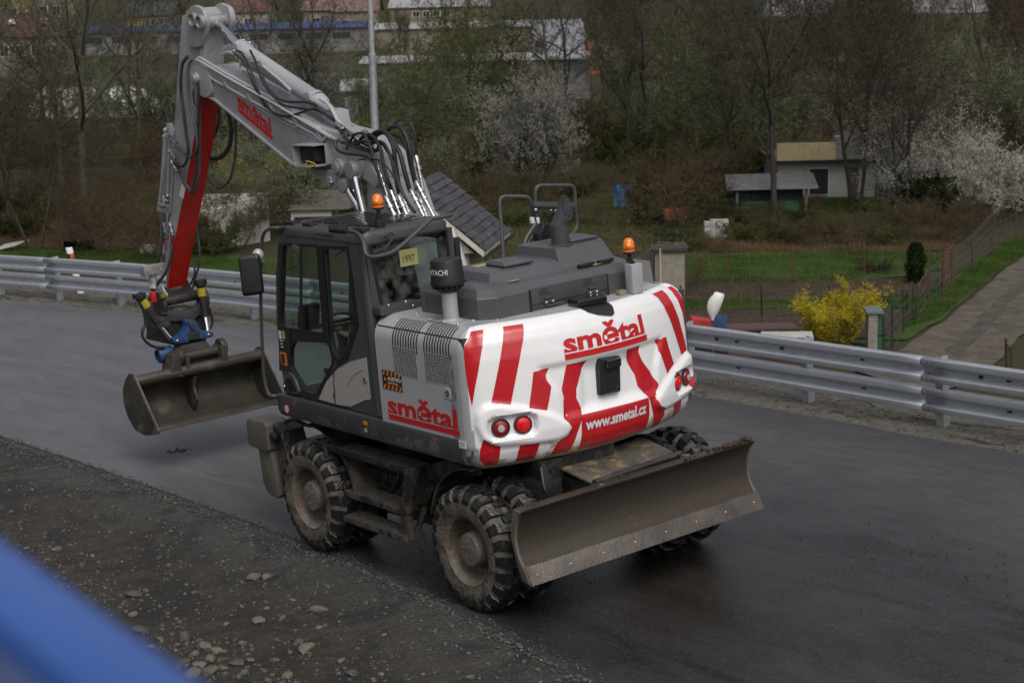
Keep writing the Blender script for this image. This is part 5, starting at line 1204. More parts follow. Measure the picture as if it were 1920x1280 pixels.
# ---------------- dozer blade
BL = empty('dozer_blade'); BL.parent = EX
hw = 1.28
bz = [(-1.955, 1.03), (-1.90, .97), (-1.865, .88), (-1.85, .78), (-1.865, .68), (-1.905, .60), (-1.955, .545)]
bp_ = [(p.x, p.z) for p in bez([(a, 0, b) for a, b in bz], 4)]
mb = MB(); mb.prism(bp_+[(a+.03, b) for a, b in bp_[::-1]], 'y', -hw, hw); mb.build('mouldboard', blade_m, BL, smooth=60)
mb = MB(); mb.prism([(-1.955, .575), (-1.935, .58), (-2.0, .44), (-2.022, .435)], 'y', -hw-.005, hw+.005); ce = mb.build('cutting_edge', edge_m, BL, bevel=.003)
mb = MB(); mb.prism([(-1.958, 1.035), (-1.86, 1.045), (-1.86, 1.015), (-1.945, 1.012)], 'y', -hw, hw); mb.build('top_flange', blade_m, BL, bevel=.004)
for y in (-hw, hw):
    mb = MB(); mb.prism([(a-.004, b) for a, b in bp_]+[(-2.0, .44), (-1.90, .46), (-1.84, .62), (-1.80, .80), (-1.83, .95), (-1.87, 1.04)], 'y', y-.014, y+.014); mb.build('end_plate', stab_m, BL, bevel=.004)
for k in range(8):
    y = -1.2+2.4*k/7; mb = MB(); mb.sph((-1.985, y, .50), .013); mb.build('edge_bolt', steel, ce)
for y in (-.85, -.3, .3, .85):
    mb = MB(); mb.prism([(-1.84, .98), (-1.76, .9), (-1.75, .6), (-1.86, .5), (-1.83, .7)], 'y', y-.012, y+.012); mb.build('back_rib', muddy, BL)
for y in (-.35, .35):
    mb = MB(); mb.prism([(-1.2, .80), (-1.83, .86), (-1.83, .60), (-1.2, .60)], 'y', y-.07, y+.07); mb.build('push_arm', muddy, BL, bevel=.01)
# mud clods on the blade's top
random.seed(5)
mb = MB()
for k in range(70):
    y = random.choice([random.uniform(-1.25, -.85)]*3+[random.uniform(-1.2, 1.2)]); r_ = random.uniform(.005, .018)*(1.5 if y < -1.15 else 1); mb.sph((-1.90+random.uniform(-.045, .03), y, 1.045+r_*.3), r_, (1.3, 1.1, .7), 6, 4)
mb.build('mud_clods', mat('clod', (.045, .03, .02), .8, var=.3), BL)['kind'] = 'stuff'
# box with the muddy lid
A_, B_, C_, D_ = P(1048, 877, z=1.10), P(1203, 820, z=1.10), P(1273, 853, z=1.02), P(1112, 908, z=1.02)
mb = MB(); mb.loft([[p+Vector((0, 0, d)) for p in (A_, B_, C_, D_)] for d in (-.012, .012)]); lid = mb.build('box_lid', lid_m, UC, bevel=.008)
mb = MB(); q = [Vector((p.x, p.y, 0)) for p in (A_, B_, C_, D_)]; cen = sum(q, Vector())/4
mb.loft([[cen+(p-cen)*.96+Vector((0, 0, z)) for p in q] for z in (.60, 1.02)]); mb.build('box_body', muddy, UC, bevel=.01)
mb = MB(); mb.cyl(D_+Vector((-.02, .0, .02)), C_+Vector((-.02, 0, .02)), .028, n=14); mb.build('lid_tube', dark_fr, lid)
for p in (C_, D_):
    mb = MB(); mb.box(p+Vector((-.06, 0, -.01)), (.13, .05, .05), Matrix.Rotation(R(12), 3, 'Y')); mb.build('lid_lug', rim_m, lid, bevel=.008)
c = P(1018, 875, y=.55); mb = MB(); mb.lathe([(.0001, -.02), (.10, -.02), (.12, 0), (.10, .02), (.05, .025)], c, (0, 1, 0), 24); mb.build('lift_arm', muddy, UC)
mb = MB(); mb.box((-1.35, .62, .85), (.3, .25, .4)); mb.box((-1.3, .25, 1.1), (.25, .8, .2)); mb.build('blade_bracket', muddy, UC, bevel=.02)
for k in range(6):
    x = -1.3-.05*k; mb = MB(); mb.tube(bez([(x, .5+.05*k, 1.2), (x-.08, .52+.05*k, 1.0), (x-.05, .55, .85), (x-.1, .5, .7)], 4), .013, 6); mb.build('hydraulic_hose', rub, UC)
for y in (-1, -.6): mb = MB(); mb.tube([(-.98, y*.5, 1.17), (-.98, y*.9, 1.15)], .02, 8); mb.build('blue_line', blue_m, UC)
# ---------------- handrails on the far side, mirror board
def tubeP(pts, r, m=char, name='handrail', sm=5):
    p = [P(a, b, x=x) for a, b, x in pts]; mb = MB(); mb.tube(bez(p, sm), r, 10); return mb.build(name, m, EX)
def hard(pts, r, rad=3):
    """polyline with rounded corners"""
    out = [pts[0]]
    for i in range(1, len(pts)-1):
        p = pts[i]; a = (pts[i-1]-p); b = (pts[i+1]-p); l = min(.07, a.length*.45, b.length*.45); a = p+a.normalized()*l; b = p+b.normalized()*l
        for k in range(6): t = k/5; out.append(a*(1-t)**2+p*2*t*(1-t)+b*t*t)
    return out+[pts[-1]]
C8 = lambda cx, cy, x: P(930+cx/8, 340+cy/8, x=x)
mb = MB(); mb.tube(hard([C8(85, 1230, .2), C8(100, 1180, .25), C8(112, 1130, .3), C8(48, 225, .4), C8(520, 232, .3), C8(550, 580, .3)], .02), .0185, 10); H1 = mb.build('handrail', char, EX)
mb = MB(); mb.tube(hard([C8(610, 420, .25), C8(610, 610, .25), C8(430, 880, .22), C8(410, 1140, .2)], .02), .0185, 10); mb.tube(hard([C8(580, 800, .25), C8(460, 950, .22), C8(450, 1120, .2)], .02), .0185, 10); mb.build('handrail', char, EX)
mb = MB(); mb.tube(hard([C8(590, 310, .25), C8(590, 62, .25), C8(1180, 62, .2), C8(1190, 420, .2), C8(1225, 700, .2), C8(1060, 890, .15)], .02), .0185, 10); H2 = mb.build('handrail', char, EX)
mb = MB(); q = [C8(548, 305, .23), C8(1200, 318, .18), C8(1200, 470, .18), C8(560, 450, .23)]; mb.loft([[p+Vector((d, 0, 0)) for p in q] for d in (-.012, .012)]); bd = mb.build('rail_board', char, H2, bevel=.005)
mb = MB(); q = [C8(552, 372, .20), C8(1200, 388, .15), C8(1200, 396, .15), C8(552, 380, .20)]; mb.loft([[p+Vector((d, 0, 0)) for p in q] for d in (-.012, .012)]); mb.build('board_seam', black, bd)
for cx, cy, r_ in ((595, 430, .019), (822, 435, .012), (890, 437, .012), (1095, 445, .019)):
    mb = MB(); mb.sph(C8(cx, cy, .19), r_); mb.build('bolt', zinc, bd)
for cx in (540, 615):
    mb = MB(); mb.box(C8(cx, 585, .25), (.04, .035, .06)); mb.build('rail_clamp', white_l, H1, bevel=.008)
mb = MB(); mb.tube([C8(850, 480, .3), C8(690, 620, .3)], .012, 6); mb.build('stay_rod', black, EX)
mb = MB(); mb.loft([[C8(a, b, .1)+Vector((d, 0, 0)) for a, b in rnd_poly([(690, 625), (800, 620), (810, 800), (770, 980), (640, 990), (600, 780), (660, 700)], 40)] for d in (-.03, .06)]); vm = mb.build('far_mirror', black, EX, bevel=.01)
mb = MB(); mb.loft([[C8(a, b, .06)+Vector((d, 0, 0)) for a, b in rnd_poly([(710, 660), (790, 650), (790, 800), (760, 960), (700, 960), (690, 800)], 25)] for d in (-.006, .0)]); mb.build('mirror_glass', chrome, vm, smooth=0)

# ================================================================ ROAD, SHOULDERS, GUARDRAIL (road frame)
from mathutils import noise as mn
def crv(x): return .0052*(x-1)**2 if x > 1 else 0.      # far edge
def crn(x): return .0035*(x-1)**2 if x > 1 else .035*(1-x)**1.6 if x > -4 else .46     # near edge
def fbm(x, y, z=0, o=4, s=1.): 
    v = 0; a = 1; t = 0
    for k in range(o): v += a*mn.noise(Vector((x*s, y*s, z+k*7.3))); t += a; a *= .5; s *= 2.1
    return v/t
def nodes_mat(name):
    m = bpy.data.materials.new(name); m.use_nodes = True; return m, m.node_tree.nodes, m.node_tree.links, m.node_tree.nodes['Principled BSDF']
def ramp(n, L, src, stops, const=False):
    r = n.new('ShaderNodeValToRGB'); e = r.color_ramp.elements
    while len(e) < len(stops): e.new(.5)
    for q, (p, c) in zip(e, stops): q.position = p; q.color = (*c, 1) if len(c) == 3 else c
    L.new(src, r.inputs[0]); return r.outputs[0]
def noi(n, L, src, sc, det=6, ro=.6, dist=0):
    q = n.new('ShaderNodeTexNoise'); q.inputs['Scale'].default_value = sc; q.inputs['Detail'].default_value = det; q.inputs['Roughness'].default_value = ro; q.inputs['Distortion'].default_value = dist
    L.new(src, q.inputs['Vector']); return q.outputs[0]
def mathn(n, L, op, a, b, cl=False):
    q = n.new('ShaderNodeMath'); q.operation = op; q.use_clamp = cl
    for i, v in enumerate((a, b)):
        if isinstance(v, (int, float)): q.inputs[i].default_value = v
        else: L.new(v, q.inputs[i])
    return q.outputs[0]
def mixc(n, L, f, a, b):
    q = n.new('ShaderNodeMix'); q.data_type = 'RGBA'
    for i, v in ((0, f), (6, a), (7, b)):
        if isinstance(v, (int, float)): q.inputs[i].default_value = v
        elif isinstance(v, tuple): q.inputs[i].default_value = (*v, 1)
        else: L.new(v, q.inputs[i])
    return q.outputs[2]
def blob(n, L, src, c, sc, rot=0):
    """soft elliptic patch: 1 inside, 0 outside"""
    mp = n.new('ShaderNodeMapping'); mp.vector_type = 'TEXTURE'; mp.inputs['Location'].default_value = (*c, 0); mp.inputs['Rotation'].default_value = (0, 0, rot); mp.inputs['Scale'].default_value = (*sc, 1)
    L.new(src, mp.inputs[0]); g = n.new('ShaderNodeTexGradient'); g.gradient_type = 'SPHERICAL'; L.new(mp.outputs[0], g.inputs[0]); return g.outputs[1]
# asphalt
m, n, L, b = nodes_mat('asphalt'); tc = n.new('ShaderNodeTexCoord').outputs['Object']
fine = noi(n, L, tc, 260, 3, .7); mid = noi(n, L, tc, 30, 8, .85); big = noi(n, L, tc, .55, 5, .6, .6)
flat = n.new('ShaderNodeMapping'); flat.inputs['Scale'].default_value = (1, 1, 0); L.new(tc, flat.inputs[0]); fl = flat.outputs[0]
col = ramp(n, L, fine, [(.3, (.028, .028, .031)), (.55, (.060, .060, .064)), (.75, (.12, .12, .126))])
col = mixc(n, L, mathn(n, L, 'MULTIPLY', mid, .5), col, (.085, .086, .094))
br = n.new('ShaderNodeMapping'); br.inputs['Scale'].default_value = (1.2, 6, 1); br.inputs['Rotation'].default_value = (0, 0, R(-25)); L.new(tc, br.inputs[0])
col = mixc(n, L, mathn(n, L, 'MULTIPLY', mathn(n, L, 'SUBTRACT', noi(n, L, br.outputs[0], 1.7, 9, .78, .5), .42, True), 2.3, True), col, (.135, .135, .145))
br2 = n.new('ShaderNodeMapping'); br2.inputs['Scale'].default_value = (.35, 1.6, 1); br2.inputs['Rotation'].default_value = (0, 0, R(18)); L.new(tc, br2.inputs[0])
pat = n.new('ShaderNodeMapRange'); pat.inputs[1].default_value = .42; pat.inputs[2].default_value = .62; L.new(noi(n, L, br2.outputs[0], 1.5, 8, .7, .8), pat.inputs[0])
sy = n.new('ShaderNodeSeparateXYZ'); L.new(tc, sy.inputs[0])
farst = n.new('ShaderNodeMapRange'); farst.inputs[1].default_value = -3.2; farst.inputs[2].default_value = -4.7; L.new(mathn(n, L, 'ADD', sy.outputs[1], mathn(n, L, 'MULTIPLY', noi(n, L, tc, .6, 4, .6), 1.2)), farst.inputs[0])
col = mixc(n, L, mathn(n, L, 'MULTIPLY', farst.outputs[0], .5), col, (.03, .03, .034))  # far strip: fresher binder, and the dark reflection put into the colour
wet = mathn(n, L, 'ADD', blob(n, L, fl, (-2.1, -.9), (4.6, 3.4), R(-20)), blob(n, L, fl, (.9, .4), (3.2, 1.6), R(10)))
wet = mathn(n, L, 'ADD', wet, mathn(n, L, 'MULTIPLY', blob(n, L, fl, (-4.5, -.3), (6.0, 2.2), R(5)), .8))
wn = mathn(n, L, 'ADD', wet, mathn(n, L, 'MULTIPLY', mathn(n, L, 'SUBTRACT', noi(n, L, tc, 1.1, 8, .7, .4), .5), .8))
wf = n.new('ShaderNodeMapRange'); wf.inputs[1].default_value = .02; wf.inputs[2].default_value = .75; L.new(wn, wf.inputs[0]); wf = wf.outputs[0]
col = mixc(n, L, wf, col, (.011, .0105, .011))
# muddy film where the machine stood
vo_ = n.new('ShaderNodeTexVoronoi'); vo_.inputs['Scale'].default_value = 70; L.new(tc, vo_.inputs['Vector']); spk = n.new('ShaderNodeMapRange'); spk.inputs[1].default_value = .70; spk.inputs[2].default_value = .95; spk.inputs[4].default_value = .28; L.new(vo_.outputs['Color'], spk.inputs[0])
col = mixc(n, L, spk.outputs[0], col, (.17, .17, .165))
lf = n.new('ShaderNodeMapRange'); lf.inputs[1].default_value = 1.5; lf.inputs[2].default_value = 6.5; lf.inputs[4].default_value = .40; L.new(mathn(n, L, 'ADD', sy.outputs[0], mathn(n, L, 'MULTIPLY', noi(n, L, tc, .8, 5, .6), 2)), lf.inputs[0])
col = mixc(n, L, mathn(n, L, 'MULTIPLY', lf.outputs[0], mathn(n, L, 'SUBTRACT', 1, farst.outputs[0], True)), col, (.18, .183, .20))  # dry left road lighter; the bluish sky sheen is put into its colour
col = mixc(n, L, mathn(n, L, 'MULTIPLY', pat.outputs[0], .42), col, (.055, .055, .060))
bm_ = mathn(n, L, 'MULTIPLY', blob(n, L, fl, (-2.0, -.2), (2.4, 1.6), 0), noi(n, L, tc, 3, 6, .7))
col = mixc(n, L, mathn(n, L, 'MULTIPLY', bm_, .8), col, (.040, .031, .021))
seam = n.new('ShaderNodeSeparateXYZ'); L.new(tc, seam.inputs[0])
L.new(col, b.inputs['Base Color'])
dry = ramp(n, L, big, [(.35, (.50,)*3), (.6, (.40,)*3)])
ro = mixc(n, L, mathn(n, L, 'MULTIPLY', pat.outputs[0], .7), dry, (.33, .33, .33)); ro = mixc(n, L, wf, ro, (.21, .21, .21)); ro = mixc(n, L, mathn(n, L, 'MULTIPLY', mid, .3), ro, (.6, .6, .6))
L.new(ro, b.inputs['Roughness'])
bp2 = n.new('ShaderNodeBump'); bp2.inputs['Strength'].default_value = .55; bp2.inputs['Distance'].default_value = .004; hgt = mathn(n, L, 'ADD', fine, mathn(n, L, 'MULTIPLY', noi(n, L, tc, 90, 3, .6), .7)); L.new(hgt, bp2.inputs['Height']); L.new(bp2.outputs[0], b.inputs['Normal'])
ASPH = m
def sheet(name, x0, x1, nx, ys, zf, m, T=True, smooth=0):
    """grid in the road frame; ys: list of functions of x"""
    vs = []; fs = []; N = len(ys)
    for i in range(nx+1):
        x = x0+(x1-x0)*i/nx
        for yf in ys: y = yf(x); vs.append((x, y, zf(x, y)))
    for i in range(nx):
        for j in range(N-1): fs.append((i*N+j, (i+1)*N+j, (i+1)*N+j+1, i*N+j+1))
    mb = MB(); mb.add(vs, fs); o = mb.build(name, m, None, smooth=smooth, weld=False); return o
ne = lambda x: 1.17+crn(x)+.05*fbm(x, 0, 0, 6, 1.5)
fe = lambda x: -5.12+crv(x)+.06*fbm(x, 9, 0, 5, 1.1)
ys = [lambda x, t=t: (fe(x)*(1-t)+ne(x)*t) for t in [0, .005]+[k/8 for k in range(1, 8)]+[.995, 1]]
def zr(x, y): return 0.
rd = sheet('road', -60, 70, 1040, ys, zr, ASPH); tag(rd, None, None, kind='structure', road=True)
# broken edge faces of the asphalt layer
mb = MB()
for f_, sg in ((ne, 1), (fe, -1)):
    prev = None
    for i in range(1041):
        x = -60+130*i/1040; cur = (Vector((x, f_(x), 0)), Vector((x, f_(x)+sg*.06, -.05)))
        if prev: mb.quad(prev[0], cur[0], cur[1], prev[1])
        prev = cur
ed = mb.build('road_edge', mat('asphalt_edge', (.040, .040, .042), .6, var=.3, bump=.5), None, smooth=0, weld=False); tag(ed, None, None, kind='structure', road=True)
# gravel shoulder on the near side
m, n, L, b = nodes_mat('gravel_dirt'); tc = n.new('ShaderNodeTexCoord').outputs['Object']
vo = n.new('ShaderNodeTexVoronoi'); vo.inputs['Scale'].default_value = 42; L.new(tc, vo.inputs['Vector']); vo2 = n.new('ShaderNodeTexVoronoi'); vo2.inputs['Scale'].default_value = 110; L.new(tc, vo2.inputs['Vector'])
sx = n.new('ShaderNodeSeparateXYZ'); L.new(tc, sx.inputs[0])
gr = ramp(n, L, vo.outputs['Color'], [(0, (.050, .050, .048)), (.5, (.085, .084, .079)), (1, (.15, .148, .138))])
gr = mixc(n, L, mathn(n, L, 'MULTIPLY', noi(n, L, tc, 60, 4, .7), .8), gr, (.055, .056, .056))
di = ramp(n, L, noi(n, L, tc, 5, 8, .75), [(.3, (.022, .020, .016)), (.55, (.055, .046, .034)), (.75, (.10, .084, .062))])
fm = mathn(n, L, 'ADD', sx.outputs[1], mathn(n, L, 'MULTIPLY', noi(n, L, tc, .7, 6, .7, .5), 2.2)); 
mrx = n.new('ShaderNodeMapRange'); mrx.inputs[1].default_value = 2.3; mrx.inputs[2].default_value = 3.6; L.new(fm, mrx.inputs[0])
col = mixc(n, L, mrx.outputs[0], gr, di)
dk = n.new('ShaderNodeMapRange'); dk.inputs[1].default_value = .48; dk.inputs[2].default_value = .60; dk.inputs[4].default_value = .8; L.new(noi(n, L, tc, 1.1, 8, .7, .9), dk.inputs[0])
col = mixc(n, L, dk.outputs[0], col, (.024, .024, .025))
L.new(col, b.inputs['Base Color']); b.inputs['Roughness'].default_value = .78; b.inputs['Specular IOR Level'].default_value = .35
bp2 = n.new('ShaderNodeBump'); bp2.inputs['Strength'].default_value = .9; bp2.inputs['Distance'].default_value = .03; L.new(mathn(n, L, 'ADD', mathn(n, L, 'SUBTRACT', 1, vo.outputs['Distance']), mathn(n, L, 'MULTIPLY', noi(n, L, tc, 30, 6, .7), 1.2)), bp2.inputs['Height']); L.new(bp2.outputs[0], b.inputs['Normal'])
GRAV = m
def zg(x, y):
    d = y-1.2-crn(x); a = sstep(1.2, 3.2, d)
    return -.035-.0*d+a*(.10*fbm(x, y, 3, 4, .9)+.035*fbm(x, y, 5, 3, 5))+.010*fbm(x, y, 1, 3, 6)+a*.012*fbm(x, y, 2, 2, 11)
ysn = [lambda x, t=t: 1.10+crn(x)+t for t in [0, .05]+[.09*k for k in range(1, 62)]+[6, 7, 9, 12, 18, 30]]
sh_ = sheet('gravel_shoulder', -7, 16, 300, ysn, zg, GRAV, smooth=180); tag(sh_, None, None, kind='structure', road=True)
for x0, x1 in ((-60, -7), (16, 70)):
    o = sheet('gravel_shoulder', x0, x1, 60, [lambda x, t=t: 1.10+crn(x)+t for t in (0, 1, 3, 6, 12, 30)], zg, GRAV, smooth=180); tag(o, None, None, kind='structure', road=True)
# pebbles: loose gravel as one mass, larger stones one by one
pebm = mat('pebble', (.19, .18, .16), .7, var=.5, vs=11, col2=(.04, .04, .038))
stm = mat('stone', (.15, .135, .11), .8, var=.4, vs=10, bump=.4, bs=30, col2=(.085, .075, .06))
def island_mat(name, stops, rough=.75):
    m, n, L, b = nodes_mat(name); g = n.new('ShaderNodeNewGeometry'); tc = n.new('ShaderNodeTexCoord').outputs['Object']
    c = ramp(n, L, g.outputs['Random Per Island'], stops); c = mixc(n, L, mathn(n, L, 'MULTIPLY', noi(n, L, tc, 40, 4, .7), .6), c, (.05, .045, .04)); L.new(c, b.inputs['Base Color']); b.inputs['Roughness'].default_value = rough; b.inputs['Specular IOR Level'].default_value = .4; return m
pebm = island_mat('pebble', [(0, (.030, .030, .030)), (.45, (.060, .062, .060)), (.8, (.10, .098, .088)), (.95, (.13, .12, .105)), (1, (.20, .185, .155))])
stm = island_mat('stone_mixed', [(0, (.075, .068, .056)), (1, (.17, .15, .12))])
def rock_mesh(seed, sub=1):
    rnd = random.Random(seed); bm = bmesh.new(); bmesh.ops.create_icosphere(bm, subdivisions=sub, radius=1)
    sc = Vector((rnd.uniform(.8, 1.3), rnd.uniform(.7, 1.1), rnd.uniform(.5, .8)))
    for v in bm.verts:
        k = 1+.38*mn.noise(v.co*1.3+Vector((seed*3.1, 0, 0))); v.co = Vector((v.co.x*sc.x*k, v.co.y*sc.y*k, v.co.z*sc.z*k))
    return bm
def scatter_pebbles(name, pts, m, seed):
    rnd = random.Random(seed); base = []
    for s in range(5):
        bm = rock_mesh(seed*10+s, 1); bm.verts.ensure_lookup_table(); base.append(([v.co.copy() for v in bm.verts], [tuple(v.index for v in f.verts) for f in bm.faces])); bm.free()
    V = []; F = []
    for x, y, z, r in pts:
        vs, fs = base[rnd.randrange(5)]; a = rnd.uniform(0, 6.28); ca, sa = math.cos(a)*r, math.sin(a)*r; o = len(V)
        V += [(x+v.x*ca-v.y*sa, y+v.x*sa+v.y*ca, z+v.z*r*.9) for v in vs]; F += [(i+o, j+o, k+o) for i, j, k in fs]
    me = bpy.data.meshes.new(name); me.from_pydata(V, [], F); me.materials.append(m)
    o = bpy.data.objects.new(name, me); COL.objects.link(o); return o
rnd = random.Random(11); pts = []
while len(pts) < 17000:
    x = rnd.uniform(-4, 11); d = rnd.random()**1.2*4.8; y = 1.2+crn(x)+d
    dens = .25+.75*sstep(1.4, 2.6, d) if fbm(x, y, 2, 3, 1.1) > -.12 else .15
    if rnd.random() > dens: continue
    r = rnd.choice([.007, .009, .012, .015, .020])*rnd.uniform(.7, 1.4)
    if d > 1.9 and rnd.random() < .10: r *= 1.8
    pts.append((x, y, zg(x, y)+r*.2, r))
for k in range(2600):
    x = rnd.uniform(-4, 12); d = abs(rnd.gauss(0, .07))*rnd.choice([1, 1, -.6]); y = 1.19+crn(x)+d; r = rnd.uniform(.006, .02)
    if d > 0: pts.append((x, y, -.03+r*.3, r))
    else: pts.append((x, y, r*.3, r*.6))
for k in range(620):
    x = rnd.uniform(-3, 8); d = 1.6+abs(rnd.gauss(.9, .9)); y = 1.2+crn(x)+d
    if fbm(x, y, 6, 3, .9) < -.02: continue
    pts.append((x, y, zg(x, y)+.004, rnd.uniform(.016, .036)))
pb = scatter_pebbles('gravel', pts, pebm, 1); tag(pb, 'loose grey gravel and pebbles on the near roadside', 'gravel', kind='stuff', road=True)
# larger stones
O1 = 'first second third fourth fifth sixth seventh eighth ninth tenth eleventh twelfth thirteenth fourteenth fifteenth sixteenth seventeenth eighteenth nineteenth'.split()
ORDW = O1+['twentieth']+['twenty-'+q for q in O1[:9]]+['thirtieth']+['thirty-'+q for q in O1[:9]]+['fortieth']+['forty-'+q for q in O1[:9]]
def onshoulder(px, py):
    q = P(px, py, z=-.03); return q
big = [(475, 1085, 16), (500, 1083, 12), (365, 1110, 6), (252, 1117, 15), (598, 1146, 14), (486, 1165, 13), (250, 1155, 9), (283, 1210, 8), (347, 1194, 14), (262, 1180, 15), (385, 1215, 13), (375, 1250, 15), (395, 1240, 13), (365, 1228, 11), (390, 1262, 14), (446, 1243, 12), (470, 1238, 8), (575, 1218, 16), (598, 1177, 7), (455, 1208, 10), (530, 1160, 8), (560, 1202, 8), (105, 1032, 12), (88, 1050, 8), (66, 1068, 8), (424, 1170, 7), (515, 1238, 8), (660, 1262, 10), (640, 1240, 8), (720, 1190, 6), (360, 1268, 16), (408, 1222, 12), (300, 1195, 7), (610, 1095, 5), (550, 1125, 5), (880, 1270, 9), (500, 1140, 6), (540, 1268, 12), (415, 1253, 10), (345, 1245, 12)]
rm_ = []
for s in range(6):
    bm = rock_mesh(50+s, 2); me = bpy.data.meshes.new('stone'); bm.to_mesh(me); bm.free(); me.materials.append(stm); me.polygons.foreach_set('use_smooth', [True]*len(me.polygons)); me.set_sharp_from_angle(angle=R(32)); rm_.append(me)
for i, (px, py, rp) in enumerate(big):
    q = onshoulder(px, py); z = zg(q.x, q.y); r = rp/210.*.95
    o = bpy.data.objects.new('stone', rm_[i % 6]); COL.objects.link(o); o.location = (q.x, q.y, z+r*.25); o.scale = (r, r, r); o.rotation_euler = (rnd.uniform(-.3, .3), rnd.uniform(-.3, .3), rnd.uniform(0, 6))
    ordn = ORDW[sorted(range(len(big)), key=lambda j: big[j][0]).index(i)]; tag(o, '%s loose stone on the roadside gravel, %s stone from the left' % ('large' if rp > 12 else 'middling' if rp > 8 else 'small', ordn), 'stone', 'loose stones on the roadside gravel', road=True)
# far verge
m, n, L, b = nodes_mat('verge_soil'); tc = n.new('ShaderNodeTexCoord').outputs['Object']
c_ = ramp(n, L, noi(n, L, tc, 14, 8, .8), [(.3, (.035, .030, .024)), (.5, (.115, .108, .090)), (.75, (.19, .18, .15))])
mps = n.new('ShaderNodeMapping'); mps.inputs['Scale'].default_value = (.5, 2.2, 1); L.new(tc, mps.inputs[0])
dk = n.new('ShaderNodeMapRange'); dk.inputs[1].default_value = .52; dk.inputs[2].default_value = .62; L.new(noi(n, L, mps.outputs[0], 2.2, 8, .75, .6), dk.inputs[0])
c_ = mixc(n, L, dk.outputs[0], c_, (.030, .024, .018)); L.new(c_, b.inputs['Base Color']); b.inputs['Roughness'].default_value = .85
bp2 = n.new('ShaderNodeBump'); bp2.inputs['Strength'].default_value = 1; bp2.inputs['Distance'].default_value = .02; L.new(noi(n, L, tc, 35, 7, .75), bp2.inputs['Height']); L.new(bp2.outputs[0], b.inputs['Normal'])
VERGE = m
def zv(x, y): d = -5.1+crv(x)-y; return -.05+.03*sstep(.2, .6, d)+.025*fbm(x, y, 8, 4, 3)*sstep(0, .2, d)-.9*max(0, d-1.5)*.6
o = sheet('verge', -60, 70, 900, [lambda x, t=t: -4.95+crv(x)-t for t in (0, .1, .2, .3, .4, .5, .65, .8, .95, 1.1, 1.3, 1.5, 1.75, 2.0)], zv, VERGE, smooth=180); tag(o, None, None, kind='structure', road=True)
pts = []
for k in range(4200):
    x = rnd.uniform(-8, 30); d = abs(rnd.gauss(.5, .4)); y = -5.12+crv(x)-d; r = rnd.choice([.006, .009, .013, .018])*rnd.uniform(.7, 1.3)
    if rnd.random() < .02: r *= 2
    pts.append((x, y, zv(x, y)+.3*r, r))
tag(scatter_pebbles('verge_gravel', pts, island_mat('verge_pebble', [(0, (.05, .042, .033)), (.5, (.10, .09, .072)), (1, (.20, .185, .155))]), 3), 'loose pale gravel and soil crumbs below the guardrail', 'gravel', kind='stuff', road=True)
# mud crumbs on the asphalt
pts = []
for cx, cy, sx_, sy_, k in ((-3.2, -1.9, .5, .5, 60), (-2.3, .6, .5, .15, 60), (-4.0, -1.2, 1.5, 1.5, 45), (3.2, .2, .15, .3, 30), (3.8, .3, 1.5, 1.0, 15), (.2, .6, .7, .4, 50), (-3, -3, 2.5, 1.4, 40)):
    for j in range(k):
        x, y = rnd.gauss(cx, sx_), rnd.gauss(cy, sy_)
        if y < 1.1: r = rnd.choice([.004, .006, .009, .013]); pts.append((x, y, r*.3, r))
for k in range(34): t = rnd.random(); q = P(314+44*t+rnd.gauss(0, 3), 848-6*t+rnd.gauss(0, 1.5), z=0); r = rnd.uniform(.006, .02); pts.append((q.x, q.y, r*.2, r))
tag(scatter_pebbles('mud_crumbs', pts, mat('mud_crumb', (.05, .034, .022), .7, var=.3), 4), 'small crumbs of mud dropped on the wet asphalt', 'mud', kind='stuff', road=True)

# ---------------- guardrail
GR = empty('guardrail'); tag(GR, 'two-tier galvanised steel guardrail along the far edge of the road', 'guardrail', road=True)
gy = lambda x: -5.60+crv(x)
gz = lambda x: .05*sstep(6, 16, x)
def wprof(zt):      # W profile of one beam, (out towards the road, z), top zt
    return [(0, zt), (.055, zt-.006), (.078, zt-.016), (.083, zt-.045), (.078, zt-.080), (.020, zt-.100), (.012, zt-.140), (.018, zt-.182), (.070, zt-.196), (.083, zt-.210), (.083, zt-.245), (.075, zt-.268), (.03, zt-.28), (0, zt-.283)]
joints = [-12.4+4.0*k for k in range(14)]
for a, b in zip(joints, joints[1:]):
    for zt in (.755, .425):
        mb = MB(); pr = wprof(zt); N = len(pr); n_ = 9; vs = []
        for i in range(n_+1):
            x = a+(b+.16-a)*i/n_; oo = .004 if i == n_ else 0
            for o_, z in pr: vs.append(Vector((x, gy(x)+o_+(.004 if x > b else 0), z+gz(x))))
        for i in range(n_):
            for j in range(N-1): mb.f.append((i*N+j, (i+1)*N+j, (i+1)*N+j+1, i*N+j+1))
        mb.v = [tuple(v) for v in vs]; mb.mi = [0]*len(mb.f)
        be = mb.build('rail_beam', galv, GR, smooth=35, weld=False)
        sd_ = be.modifiers.new('s', 'SOLIDIFY'); sd_.thickness = .004
        if -9 < a < 30:
            for dx in (.04, .12):
                for dz in (-.05, -.105, -.175, -.232):
                    x = b+dx; oo = dict(zip((-.05, -.105, -.175, -.232), (.085, .03, .03, .087)))[dz]
                    mb = MB(); mb.sph((x, gy(x)+oo, zt+dz), .012, (1, .6, 1), 6, 4); mb.build('bolt', steel, be)
            for dx in (1.05, 3.05):
                x = a+dx; mb = MB(); mb.box((x, gy(x)+.021, zt-.14), (.06, .005, .018)); mb.build('slot', black, be)
